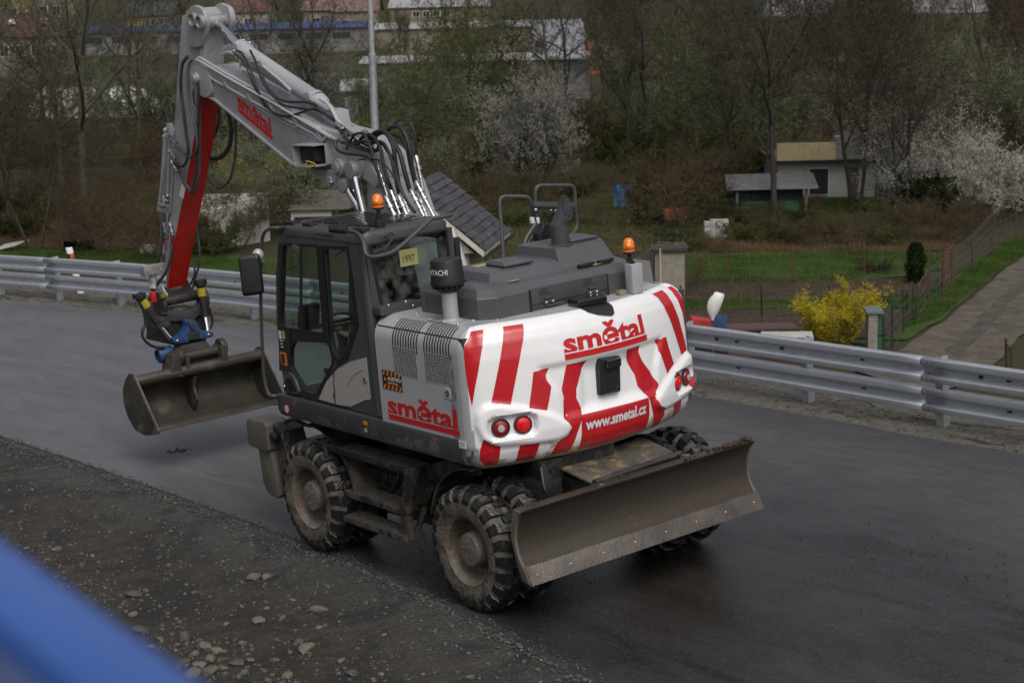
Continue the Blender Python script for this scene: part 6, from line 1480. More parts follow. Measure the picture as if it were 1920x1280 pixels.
for k in range(-5, 16):
    x = -.40+2.0*k
    mb = MB(); mb.prism([(x-.05, gy(x)-.02), (x+.05, gy(x)-.02), (x+.05, gy(x)-.026), (x-.044, gy(x)-.026), (x-.044, gy(x)-.12), (x+.03, gy(x)-.12), (x+.03, gy(x)-.126), (x-.05, gy(x)-.126)], 'z', -.5, .765+gz(x))
    mb.box((x, gy(x)-.02, .31), (.09, .03, .08)); mb.box((x, gy(x)-.02, .10), (.10, .012, .20)); po = mb.build('post', galv, GR, bevel=.002)
    if k % 2 == 0: mb = MB(); mb.box((x-.6, gy(x-.6)+.024, .615), (.05, .012, .03)); mb.build('reflector', dark_fr, GR)
    else: mb = MB(); mb.box((x+.3, gy(x+.3)+.024, .615), (.05, .012, .03)); mb.build('reflector', dark_fr, GR)
# delineator post behind the rail
dl = empty('delineator_post'); tag(dl, 'white roadside marker post with an orange reflector behind the guardrail', 'marker post', road=True)
q = P(136, 490, y=gy(19)-.45); x0, y0 = q.x, q.y; DZ = q.z-.72
mb = MB(); sec = rnd_poly([(-.06, -.03), (.06, -.045), (.075, 0), (.06, .045), (-.06, .03)], .015)
lean = lambda z: Vector((x0, y0, DZ))+Vector((0, 0, z))+(-HR*.12)*(z-.72)
mb.loft([[lean(z)+Vector((b_*1.0, a_*1.0, zz)) for a_, b_ in sec] for z, zz in ((-.6, 0), (.95, 0), (1.0, 0))])
mb.build('post', mat('marker_white', (.78, .78, .80), .4, var=.04), dl, bevel=.004)
mb = MB(); mb.loft([[lean(z)+Vector((b_*1.06, a_*1.06, 0)) for a_, b_ in sec] for z in (.70, .88)]); mb.build('black_band', black, dl)
for z in (.745, .835): mb = MB(); mb.box(lean(z)+Vector((-.05, .0, 0)), (.012, .075, .078)); mb.build('orange_reflector', mat('marker_orange%d' % int(z*1000), (.85, .12, .01), .3), dl, bevel=.003)
# lamp pole beyond the guardrail
lp = empty('lamp_pole'); tag(lp, 'tall galvanised street lamp pole with a step in its width', 'lamp pole')
pb_ = T3 @ P(703, 245, y=-6.9); base = Vector((pb_.x, pb_.y, terr(pb_.x, pb_.y)))
base.z = pb_.z-6.0; ztop = pb_.z+2.25
mb = MB(); mb.lathe([(.075, 0), (.068, pb_.z-base.z), (.062, pb_.z-base.z+1.22), (.064, pb_.z-base.z+1.24), (.066, pb_.z-base.z+1.27), (.050, pb_.z-base.z+1.28), (.048, pb_.z-base.z+4.5)], base, (0, 0, 1), 24); mb.build('pole', galv_p, lp)
top_ = base+Vector((0, 0, pb_.z-base.z+4.5)); mb = MB(); mb.tube(bez([top_, top_+Vector((0, .05, .3)), top_+HR*-.6+Vector((0, 0, .5))], 5), .03, 10); mb.box(top_+HR*-.9+Vector((0, 0, .52)), (.6, .25, .1)); mb.build('lamp_head', galv_p, lp)
# ---------------- railing of the bridge the camera stands on
RL = empty('bridge_railing'); tag(RL, 'blurred blue painted bridge railing crossing the lower left corner', 'railing')
bluep = mat('railing_blue', (.028, .095, .36), .4, var=.08, vs=3, coat=.3)
def onz(px, py, dz):
    d = _ray(Mw, px, py); return EYE+d*(-dz/d.z)*(1 if d.z < 0 else -1)
RA, RB = onz(0, 1140, .43), onz(246, 1340, .43); rd_ = (RB-RA).normalized(); RA2 = RA-rd_*3.; RB2 = RB+rd_*3.
nrm = Vector((rd_.y, -rd_.x, 0)).normalized()
mb = MB(); sec = rnd_poly([(-.035, -.035), (.035, -.035), (.035, .035), (-.035, .035)], .025)
mb.loft([[p+nrm*a_+Vector((0, 0, b_)) for a_, b_ in sec] for p in (RA2, RB2)]); mb.build('top_rail', bluep, RL)
for k in (-2, 1.1, 2.6):
    p = RB+rd_*k; mb = MB(); mb.box(p+Vector((0, 0, -.58)), (.05, .05, 1.05)); mb.build('post', bluep, RL)
mb = MB(); mb.loft([[p+nrm*a_+Vector((0, 0, b_)) for a_, b_ in [(-.008, -.9), (.008, -.9), (.008, -.03), (-.008, -.03)]] for p in (RA2, RB2)]); mb.build('infill_panel', mat('railing_blue_shaded', (.015, .04, .13), .5), RL)  # darker copy of the railing blue: shade under the rail put into its colour
mb = MB(); mb.loft([[p+nrm*a_+Vector((0, 0, b_-.92)) for a_, b_ in [(-.02, -.02), (.02, -.02), (.02, .02), (-.02, .02)]] for p in (RA2, RB2)]); mb.build('lower_rail', bluep, RL)
sgn = 1 if nrm.dot(EYE-RB) > 0 else -1
mb = MB(); q = [RA2-nrm*sgn*.12, RB2+rd_*3-nrm*sgn*.12, RB2+rd_*3+nrm*sgn*2.5, RA2+nrm*sgn*2.5]; mb.loft([[Vector((p.x, p.y, RB.z-1.1+d)) for p in q] for d in (-.5, 0)]); o = mb.build('bridge_deck', mat('concrete', (.28, .27, .25), .8, bump=.2), None); tag(o, None, None, kind='structure')
# ================================================================ VALLEY BEHIND THE ROAD (world)
rnd = random.Random(21)
def to_sd(p): v = p-EYE; return v.x*HR.x+v.y*HR.y, v.x*HD.x+v.y*HD.y
def sd(s, D): p = EYE+HR*s+HD*D; return p.x, p.y
# valley floor: one sheet to the far hills
m, n, L, b = nodes_mat('valley_ground'); tc = n.new('ShaderNodeTexCoord').outputs['Object']
c1 = ramp(n, L, noi(n, L, tc, .35, 8, .7, .5), [(.35, (.030, .024, .016)), (.5, (.040, .040, .018)), (.62, (.030, .048, .016)), (.8, (.05, .04, .024))])
c1 = mixc(n, L, mathn(n, L, 'MULTIPLY', noi(n, L, tc, 6, 6, .7), .5), c1, (.055, .042, .028)); L.new(c1, b.inputs['Base Color']); b.inputs['Roughness'].default_value = .9; b.inputs['Specular IOR Level'].default_value = .2
VG = m
mb = MB(); Ds = [-60, -20, 0, 6, 12, 16, 20, 24, 28]+[30+1.5*k for k in range(40)]+[92, 98, 106, 116, 128, 142, 160, 180, 205, 235, 270, 300, 340, 400, 480, 600, 800]
NSX = 60
for D in Ds:
    for k in range(NSX+1):
        s = (k/NSX*2-1)*(60+max(D, 0)*.9); x, y = sd(s, D); q = terr(x, y)-(1.2 if D < 20 else 0)+(.12*fbm(x, y, 0, 3, .5))*(1 if D > 60 else .2); mb.v.append((x, y, q))
N1 = NSX+1
mb.f = [(i*N1+j, i*N1+j+1, (i+1)*N1+j+1, (i+1)*N1+j) for i in range(len(Ds)-1) for j in range(NSX)]; mb.mi = [0]*len(mb.f)
gd = mb.build('ground', VG, None, smooth=180, weld=False); tag(gd, None, None, kind='structure')
# embankment from the verge down to the valley floor
mb = MB(); rows = []
for i in range(131):
    x = -60+130*i/130; top = T3 @ Vector((x, -6.90+crv(x), zv(x, -6.90+crv(x))))
    out = (T3 @ Vector((0, -1, 0))); out.z = 0; out.normalize(); r_ = []
    for k in range(12):
        p = top+out*(k*.9); z = top.z-.02-k*.55+.08*fbm(p.x, p.y, 4, 3, .8); g_ = terr(p.x, p.y)-.3
        r_.append((p.x, p.y, max(z, g_)))
    rows.append(r_)
for r_ in rows: mb.v += r_
mb.f = [(i*12+j, i*12+j+1, (i+1)*12+j+1, (i+1)*12+j) for i in range(130) for j in range(11)]; mb.mi = [0]*len(mb.f)
o = mb.build('embankment', VG, None, smooth=180, weld=False); tag(o, None, None, kind='structure')
def patch(name, pix, m, off, sub=1.2, bump=0.):
    """ground patch whose outline is given by places of the photograph on the valley floor"""
    pts = []
    for i, p in enumerate(pix):
        q = pix[(i+1) % len(pix)]; k = 6
        for j in range(k):
            t = j/k; a = (p[0]+(q[0]-p[0])*t, p[1]+(q[1]-p[1])*t); g_, D = Gp(*a); pts.append((g_.x+.12*mn.noise(Vector((g_.x, g_.y, 1))), g_.y+.12*mn.noise(Vector((g_.x, g_.y, 5)))))
    bm = bmesh.new(); f = bm.faces.new([bm.verts.new((a, b_, 0)) for a, b_ in pts]); bmesh.ops.triangulate(bm, faces=[f])
    xs_ = [p[0] for p in pts]; ys_ = [p[1] for p in pts]
    c = min(xs_)+sub
    while c < max(xs_): bmesh.ops.bisect_plane(bm, geom=bm.verts[:]+bm.edges[:]+bm.faces[:], plane_co=(c, 0, 0), plane_no=(1, 0, 0)); c += sub
    c = min(ys_)+sub
    while c < max(ys_): bmesh.ops.bisect_plane(bm, geom=bm.verts[:]+bm.edges[:]+bm.faces[:], plane_co=(0, c, 0), plane_no=(0, 1, 0)); c += sub
    for v in bm.verts: v.co.z = terr(v.co.x, v.co.y)+off+.03+bump*mn.noise(v.co*1.5)
    bmesh.ops.recalc_face_normals(bm, faces=bm.faces)
    me = bpy.data.meshes.new(name); bm.to_mesh(me); bm.free(); me.materials.append(m); me.polygons.foreach_set('use_smooth', [True]*len(me.polygons))
    o = bpy.data.objects.new(name, me); COL.objects.link(o); tag(o, None, None, kind='structure'); return o
def soilmat(name, a, b_, sc=6, st=(1, 1, 1)):
    m, n, L, bs = nodes_mat(name); tc = n.new('ShaderNodeTexCoord').outputs['Object']; mp = n.new('ShaderNodeMapping'); mp.inputs['Scale'].default_value = st; L.new(tc, mp.inputs[0])
    L.new(ramp(n, L, noi(n, L, mp.outputs[0], sc, 8, .75), [(.3, a), (.7, b_)]), bs.inputs['Base Color']); bs.inputs['Roughness'].default_value = .9; bs.inputs['Specular IOR Level'].default_value = .2
    bp_ = n.new('ShaderNodeBump'); bp_.inputs['Strength'].default_value = 1; bp_.inputs['Distance'].default_value = .06; L.new(noi(n, L, tc, 9, 6, .7), bp_.inputs['Height']); L.new(bp_.outputs[0], bs.inputs['Normal']); return m
lawnm = soilmat('lawn_soil', (.032, .050, .013), (.062, .095, .026), 1.5); soil = soilmat('dug_soil', (.030, .022, .016), (.075, .055, .042), 3, (1, 1, 1)); pathm = soilmat('gravel_path', (.060, .051, .041), (.165, .145, .122), 1.6)
litter = soilmat('leaf_litter', (.035, .022, .014), (.095, .058, .035), 4)
soild = soilmat('wet_path', (.045, .040, .034), (.125, .112, .095), 1.8)
patch('lawn', [(1270, 478), (1400, 476), (1560, 468), (1700, 470), (1770, 478), (1765, 505), (1700, 520), (1560, 530), (1270, 532)], lawnm, .004)
patch('lawn', [(1540, 372), (1600, 376), (1690, 378), (1720, 400), (1640, 424), (1540, 420)], lawnm, .004)
patch('dug_soil', [(1270, 532), (1560, 530), (1700, 522), (1760, 524), (1740, 560), (1640, 566), (1270, 566)], soil, .008)
patch('lawn', [(1270, 566), (1640, 564), (1740, 558), (1735, 580), (1640, 582), (1270, 582)], lawnm, .012)
patch('dug_soil', [(1270, 582), (1640, 582), (1725, 584), (1690, 625), (1600, 640), (1270, 630)], soil, .016)
patch('lawn', [(0, 484), (0, 466), (80, 470), (200, 474), (320, 470), (470, 480), (560, 500), (500, 520), (260, 505)], lawnm, .004)
patch('lawn', [(50, 372), (170, 370), (330, 380), (300, 392), (150, 398), (40, 400)], lawnm, .004)
patch('lawn', [(1500, 640), (1700, 640), (1760, 605), (1830, 545), (1900, 492), (1960, 450), (1960, 425), (1880, 462), (1800, 512), (1730, 560), (1690, 610), (1640, 650)], lawnm, .012)
patch('path', [(1600, 700), (1690, 655), (1760, 612), (1822, 562), (1880, 512), (1925, 484), (2080, 420), (2190, 430), (2040, 545), (1910, 635), (1850, 710), (1750, 740)], pathm, .020)
patch('path_rut', [(1775, 660), (1820, 615), (1868, 565), (1945, 508), (1962, 512), (1890, 575), (1840, 635), (1800, 675)], soild, .026)
patch('leaf_litter', [(1290, 432), (1500, 425), (1700, 430), (1790, 440), (1790, 470), (1700, 474), (1500, 474), (1300, 480)], litter, .010)
patch('leaf_litter', [(20, 402), (330, 398), (330, 466), (150, 470), (0, 462)], litter, .010)
# short grass and weeds
def tufts(name, regions, m, seed, h0, h1, wd=.012):
    r = random.Random(seed); V = []; F = []
    for pix, cnt in regions:
        g_ = [Gp(*p)[0] for p in pix]; poly = [(q.x, q.y) for q in g_]; x0 = min(p[0] for p in poly); x1 = max(p[0] for p in poly); y0 = min(p[1] for p in poly); y1 = max(p[1] for p in poly); k = 0; tr = 0
        while k < cnt and tr < cnt*12:
            tr += 1; x, y = r.uniform(x0, x1), r.uniform(y0, y1)
            if polydist((x, y), poly) < 0: continue
            k += 1; z = terr(x, y)+.03; h = r.uniform(h0, h1)*(.6+.8*max(0, mn.noise(Vector((x*.7, y*.7, 0)))+.5)); a = r.uniform(0, 6.28); dx, dy = math.cos(a)*wd, math.sin(a)*wd; lx, ly = r.gauss(0, h*.35), r.gauss(0, h*.35); o = len(V)
            V += [(x-dx, y-dy, z), (x+dx, y+dy, z), (x+lx, y+ly, z+h)]; F.append((o, o+1, o+2))
    me = bpy.data.meshes.new(name); me.from_pydata(V, [], F); me.materials.append(m); o = bpy.data.objects.new(name, me); COL.objects.link(o); return o
def leafmat(name, a, b_, tr=.3, sc=.8):
    m = bpy.data.materials.new(name); m.use_nodes = True; n = m.node_tree.nodes; L = m.node_tree.links; n.clear(); o = n.new('ShaderNodeOutputMaterial')
    tc = n.new('ShaderNodeTexCoord').outputs['Object']; c = ramp(n, L, noi(n, L, tc, sc, 5, .7), [(.35, a), (.65, b_)])
    oi = n.new('ShaderNodeObjectInfo'); hs_ = n.new('ShaderNodeHueSaturation'); mv = n.new('ShaderNodeMapRange'); mv.inputs[3].default_value = .65; mv.inputs[4].default_value = 1.35; L.new(oi.outputs['Random'], mv.inputs[0]); L.new(mv.outputs[0], hs_.inputs['Value']); L.new(c, hs_.inputs['Color']); c = hs_.outputs[0]
    d = n.new('ShaderNodeBsdfDiffuse'); t = n.new('ShaderNodeBsdfTranslucent'); mx = n.new('ShaderNodeMixShader'); mx.inputs[0].default_value = tr; L.new(c, d.inputs[0]); L.new(c, t.inputs[0]); L.new(d.outputs[0], mx.inputs[1]); L.new(t.outputs[0], mx.inputs[2]); L.new(mx.outputs[0], o.inputs[0]); return m
grassm = leafmat('grass_blades', (.042, .075, .016), (.085, .13, .032)); drym = leafmat('dry_weeds', (.09, .06, .035), (.16, .11, .06)); 
g1 = tufts('grass', [([(1270, 476), (1560, 468), (1770, 478), (1760, 505), (1560, 531), (1270, 534)], 16000), ([(1270, 566), (1640, 564), (1740, 556), (1730, 582), (1270, 584)], 7000), ([(1690, 620), (1760, 600), (1830, 545), (1900, 492), (1960, 450), (1960, 425), (1880, 462), (1800, 512), (1730, 560)], 12000), ([(1540, 372), (1690, 378), (1720, 400), (1640, 424), (1540, 420)], 6000), ([(0, 484), (0, 466), (320, 470), (560, 500), (500, 520), (260, 505)], 12000), ([(40, 372), (330, 378), (300, 395), (40, 400)], 4000), ([(900, 370), (1300, 365), (1290, 470), (900, 480)], 14000)], grassm, 1, .04, .13)
tag(g1, 'short green grass of the garden lawns and verges below the road', 'grass', kind='stuff')
g2 = tufts('dead_weeds', [([(1290, 425), (1790, 425), (1790, 472), (1300, 480)], 9000), ([(0, 400), (340, 395), (340, 468), (0, 466)], 9000), ([(1270, 532), (1740, 524), (1740, 560), (1270, 566)], 900), ([(1540, 360), (1300, 380), (1300, 430), (1540, 425)], 5000), ([(500, 380), (1290, 370), (1290, 480), (900, 490), (560, 490)], 16000)], drym, 2, .04, .22, .014)
tag(g2, 'brown dead weeds and leaf litter between the gardens', 'dead weeds', kind='stuff')

# ---------------------------------------------------------------- trees and bushes
bark = {'dark': mat('bark_dark', (.040, .034, .028), .85, var=.3, vs=5, dirt=.35, ds=3, dcol=(.055, .06, .03)), 'olive': mat('bark_olive', (.075, .070, .045), .85, var=.3, vs=5, dirt=.3, ds=3, dcol=(.05, .055, .025)),
        'brown': mat('bark_brown', (.07, .052, .038), .85, var=.3, vs=5), 'red': mat('bark_reddish', (.085, .050, .035), .85, var=.3, vs=5)}
leafs = {'olive': leafmat('buds_olive', (.065, .078, .028), (.115, .13, .045)), 'lime': leafmat('leaves_lime', (.08, .095, .03), (.14, .155, .05)), 'green': leafmat('leaves_green', (.04, .052, .018), (.085, .10, .035)),
         'rust': leafmat('buds_rust', (.085, .062, .028), (.14, .10, .042)), 'white': leafmat('blossom_white', (.28, .275, .235), (.50, .49, .43), .25), 'grey': leafmat('leaves_greygreen', (.12, .14, .085), (.22, .24, .15)),
         'pink': leafmat('blossom_pinkish', (.36, .30, .27), (.5, .42, .38), .25), 'yellow': leafmat('blossom_yellow', (.28, .23, .02), (.52, .42, .03), .25), 'ivy': leafmat('leaves_ivy', (.025, .032, .014), (.055, .07, .03)), 'conifer': leafmat('needles', (.012, .028, .010), (.03, .055, .018))}
class TG:
    """branching plant: tubes for limbs, thin blades for twigs, small quads for buds, leaves or petals"""
    def __init__(s, seed, twig_r=.011, leaf=.05, leaf_n=2, droop=.0): s.r = random.Random(seed); s.mb = MB(); s.tr = MB(); s.lf_v = []; s.lf_f = []; s.tw = twig_r; s.leaf = leaf; s.ln = leaf_n; s.droop = droop
    def rv(s): return Vector((s.r.gauss(0, 1), s.r.gauss(0, 1), s.r.gauss(0, 1))).normalized()
    def leafat(s, p, sz):
        a = s.rv()*sz; b = s.rv().cross(a).normalized()*sz*.6; o = len(s.lf_v); s.lf_v += [p-a*.5, p+b*.5, p+a*.5, p-b*.5]; s.lf_f.append((o, o+1, o+2, o+3))
    def twig(s, p, d, l):
        q = p+d*l; side = s.rv().cross(d).normalized()*s.tw; s.mb.add([p-side, p+side, q], [(0, 1, 2)])
        for k in range(s.ln):
            t = s.r.uniform(.25, 1.05); s.leafat(p+d*l*t+s.rv()*.03, s.leaf*s.r.uniform(.6, 1.4))
    def branch(s, p, d, l, r, lev, up=.15, fan=.55, mx=4):
        seg = 4 if lev < 2 else 3 if lev < 3 else 2; pts = [p]; rs = [r]; dd = d.copy()
        for k in range(seg):
            dd = (dd+s.rv()*(.16 if lev else .07)+Vector((0, 0, up-s.droop*lev))*.22).normalized(); pts.append(pts[-1]+dd*l/seg); rs.append(r*(1-(k+1)/seg*(.55 if lev < 2 else .7)))
        tgt = s.tr if lev == 0 else s.mb
        tgt.tube(pts, rs, 8 if lev == 0 else 5 if lev == 1 else 3, cap=False)
        if lev >= mx:
            for k in range(5): t = s.r.uniform(0, seg-.01); i = int(t); q = pts[i].lerp(pts[i+1], t-i); s.twig(q, (dd+s.rv()*.8).normalized(), l*s.r.uniform(.35, .8))
            return
        n_ = s.r.randint(*s.nb[lev])
        for k in range(n_):
            t = s.r.uniform(.25 if lev else s.clear, 1)*seg; i = min(seg-1, int(t)); q = pts[i].lerp(pts[i+1], t-i); base = (pts[i+1]-pts[i]).normalized()
            nd = (base*(1-fan)+s.rv()*fan*1.1+Vector((0, 0, up))).normalized(); s.branch(q, nd, l*s.r.uniform(.42, .68), rs[i]*.55, lev+1, up, fan, mx)
        s.branch(pts[-1], (dd+s.rv()*.2).normalized(), l*.6, rs[-1]*.9, lev+1, up, fan, mx)
    def meshes(s, bm_, lm_):
        me = bpy.data.meshes.new('crown'); o = len(s.mb.v); me.from_pydata(list(s.mb.v)+[tuple(v) for v in s.lf_v], [], s.mb.f+[tuple(i+o for i in f) for f in s.lf_f]); me.materials.append(bm_); me.materials.append(lm_)
        me.polygons.foreach_set('material_index', [0]*len(s.mb.f)+[1]*len(s.lf_f)); t = s.tr.mesh('trunk'); t.materials.append(bm_); t.polygons.foreach_set('use_smooth', [True]*len(t.polygons)); return t, me
def mk_tree(seed, h, bk, lf, stems=1, nb=((5, 7), (4, 5), (3, 4), (2, 3)), clear=.35, up=.2, fan=.55, leaf=.06, ln=2, r0=None, twr=.012, spread=.35, mx=4, droop=0):
    t = TG(seed, twr, leaf, ln, droop); t.nb = nb; t.clear = clear
    for k in range(stems):
        a = 2*math.pi*k/stems+t.r.uniform(-.4, .4); d = Vector((math.cos(a)*spread*(stems > 1), math.sin(a)*spread*(stems > 1), 1)).normalized()
        p = Vector((math.cos(a), math.sin(a), 0))*.15*(stems > 1); t.branch(p+Vector((0, 0, -.2)), d, h*.62*t.r.uniform(.85, 1.05), (r0 or h*.0125)/(stems**.4), 0, up, fan, mx)
    return t.meshes(bark[bk], leafs[lf])
KIND = {
 'bare': (mk_tree(1, 11, 'dark', 'olive', 1, leaf=.05, ln=1, twr=.013), 'tall bare dark tree'),
 'pale': (mk_tree(2, 12, 'olive', 'olive', 1, leaf=.045, ln=1, twr=.012, clear=.4), 'bare tree with mossy trunk'),
 'forked': (mk_tree(3, 9.5, 'dark', 'rust', 2, leaf=.05, ln=2, twr=.012, clear=.3, fan=.6), 'forked rust-budded tree'),
 'alder': (mk_tree(4, 11, 'brown', 'rust', 3, leaf=.05, ln=2, twr=.013, up=.4, fan=.4, spread=.16), 'slender many-stemmed tree'),
 'lime': (mk_tree(5, 8.5, 'olive', 'lime', 2, leaf=.08, ln=4, twr=.012, clear=.15, fan=.6), 'yellow-green budding tree'),
 'olive': (mk_tree(6, 9, 'olive', 'olive', 2, leaf=.08, ln=3, twr=.013, clear=.15, fan=.6), 'olive budding tree'),
 'willow': (mk_tree(7, 8, 'brown', 'olive', 5, nb=((4, 5), (4, 5), (3, 4), (2, 3)), leaf=.06, ln=2, up=.5, fan=.38, spread=.35, twr=.013, clear=.1), 'brown upright willow')}
BUSH = {
 'thicket': (mk_tree(11, 3.0, 'brown', 'rust', 6, nb=((4, 5), (3, 4), (3, 4), (2, 3)), leaf=.05, ln=2, spread=.8, clear=.1, up=.1, r0=.05, twr=.009, mx=3), 'brown tangled thicket'),
 'bramble': (mk_tree(12, 2.4, 'red', 'green', 6, nb=((5, 6), (3, 4), (3, 4), (2, 3)), leaf=.075, ln=4, spread=1.1, clear=.05, up=.0, r0=.035, twr=.008, mx=3), 'low green bramble bush'),
 'greybush': (mk_tree(13, 4.2, 'olive', 'grey', 5, nb=((6, 7), (4, 5), (3, 4), (2, 3)), leaf=.07, ln=4, spread=.6, clear=.1, up=.3, r0=.05, twr=.009, mx=3), 'grey-green bush'),
 'ivy': (mk_tree(14, 3.2, 'dark', 'ivy', 5, nb=((6, 7), (4, 5), (3, 4), (2, 3)), leaf=.12, ln=6, spread=.6, clear=.05, up=.15, r0=.05, twr=.009, mx=3), 'dark evergreen ivy bush'),
 'limebush': (mk_tree(15, 3.2, 'olive', 'lime', 6, nb=((6, 7), (4, 5), (3, 4), (2, 3)), leaf=.06, ln=4, spread=.6, clear=.05, up=.3, r0=.04, twr=.008, mx=3), 'lime green bush')}
BLOOM = {
 'white': mk_tree(21, 4.3, 'dark', 'white', 7, nb=((6, 8), (5, 6), (4, 5), (2, 3)), leaf=.06, ln=9, spread=.75, clear=.05, up=.18, r0=.07, twr=.009, mx=3),
 'white2': mk_tree(22, 4.7, 'dark', 'white', 6, nb=((6, 8), (5, 6), (4, 5), (2, 3)), leaf=.052, ln=6, spread=.8, clear=.05, up=.15, r0=.07, twr=.009, mx=3),
 'pink': mk_tree(23, 5.5, 'brown', 'pink', 3, nb=((6, 8), (5, 6), (4, 5), (2, 3)), leaf=.05, ln=5, spread=.4, clear=.1, up=.35, r0=.07, twr=.009, mx=3),
 'forsythia': mk_tree(24, 1.7, 'olive', 'yellow', 8, nb=((6, 7), (4, 5), (3, 4), (2, 3)), leaf=.030, ln=6, spread=.65, clear=.05, up=.45, fan=.4, r0=.02, twr=.004, mx=3),
 'twiggy': mk_tree(25, 2.0, 'dark', 'white', 2, nb=((3, 4), (3, 4), (2, 3), (2, 3)), leaf=.03, ln=2, spread=.3, clear=.2, up=.4, r0=.025, twr=.004, mx=2)}
def plant(meshes, name, pos, sc, rz, label, cat, group=None, parts=('trunk', 'crown'), sz=None):
    e = empty(name, pos, rz); e.scale = (sc, sc, sz or sc); tag(e, label, cat, group)
    for nm, me in zip(parts, meshes): o = bpy.data.objects.new(nm, me); COL.objects.link(o); o.parent = e
    return e
ORD = ['first', 'second', 'third', 'fourth', 'fifth', 'sixth', 'seventh', 'eighth', 'ninth', 'tenth', 'eleventh', 'twelfth', 'thirteenth', 'fourteenth', 'fifteenth', 'sixteenth', 'seventeenth', 'eighteenth', 'nineteenth', 'twentieth']
# single trees one can pick out: (column, row of the foot, kind, scale, label)
for px, py, kd, sc, lab in (
    (165, 428, 'pale', 1.12, 'tall bare tree with a forked mossy trunk left of the excavator arm'),
    (66, 470, 'forked', .72, 'small dark fruit tree at the left edge behind the guardrail'),
    (18, 420, 'bare', .8, 'crooked dark tree nearest to the left edge'),
    (118, 395, 'pale', 1.0, 'slim bare tree between the two left garden trees'),
    (1452, 412, 'bare', .95, 'straight dark tree trunk in front of the cream roofed house'),
    (1603, 402, 'forked', 1.0, 'forked dark tree at the right corner of the white house'),
    (1690, 415, 'forked', .8, 'leaning dark tree in front of the white blossom'),
    (640, 400, 'limebush', 1.2, None), (1330, 360, 'olive', .85, 'olive budding tree left of the lean-to shed'),
    (1215, 330, 'bare', .9, 'dark bare tree with long low boughs above the brambles'),
    (1390, 345, 'forked', .85, 'branching bare tree behind the lean-to shed'),
    (1030, 300, 'pale', .9, 'slim tall tree in front of the grey-blue roof'),
    (1065, 290, 'bare', .95, 'dark slim tree right of the grey-blue roof'),
    (790, 330, 'olive', .7, 'olive budding tree beside the street lamp pole'),
    (860, 290, 'lime', .95, 'yellow-green tree in front of the long grey hall'),
    (930, 290, 'olive', .9, 'olive tree behind the big blossoming bush'),
    (600, 300, 'bare', .95, 'bare tree seen between the boom and the lamp pole')):
    g_, D = Gp(px, py); src = KIND.get(kd) or BUSH.get(kd)
    if kd in KIND: plant(src[0], 'tree', g_, sc, rnd.uniform(0, 6.28), lab, 'tree', None)
    else: plant(src[0], 'bush', g_, sc, rnd.uniform(0, 6.28), 'lime green bush between the two low garden sheds', 'bush', None, ('stems', 'crown'))
# the wood behind: rows of trees
ROWN = ['nearest', 'second', 'third', 'fourth', 'fifth', 'farthest']
for ri, (D, n_, s0) in enumerate(((82, 9, .80), (94, 10, .85), (108, 11, .9), (126, 11, .95), (150, 12, 1.0), (185, 12, 1.1))):
    k = 0
    for j in range(n_):
        px = -60+(2040)*(j+.5+rnd.uniform(-.38, .38))/n_; DD = D+rnd.uniform(-5, 5)
        if ri == 0 and (520 < px < 700 or 880 < px < 1130 or px > 1400): continue
        if ri == 0 and px < 420: kd = rnd.choice(['bare', 'pale', 'pale'])
        elif px < 600 and ri < 3: kd = rnd.choice(['bare', 'pale', 'bare'])
        elif px < 560: kd = rnd.choice(['bare', 'pale', 'bare', 'alder', 'olive'])
        elif px < 1120: kd = rnd.choice(['lime', 'olive', 'willow', 'bare', 'olive'])
        else: kd = rnd.choice(['alder', 'willow', 'bare', 'forked', 'olive', 'alder'])
        if 600 < px < 800 and ri < 3: continue
        if px > 1400 and ri > 3 and rnd.random() < .5: continue
        if px < 560 and ri > 2 and rnd.random() < .4: continue
        low = 1.0
        if px < 640: low = (1.0, 1.0, .8, .55, .45, .38)[ri]
        if 640 < px < 1130: low = (.55, .48, .48, .55, .5, .45)[ri]
        if px > 1380 and ri > 2: low = .7
        g_ = G(px, DD); src = KIND[kd]
        plant(src[0], 'tree', g_, s0*low*rnd.uniform(.85, 1.12), rnd.uniform(0, 6.28), '%s, %s from the left in the %s row of the wood' % (src[1], ORD[k], ROWN[ri]), 'tree', 'trees of the wood beyond the gardens'); k += 1
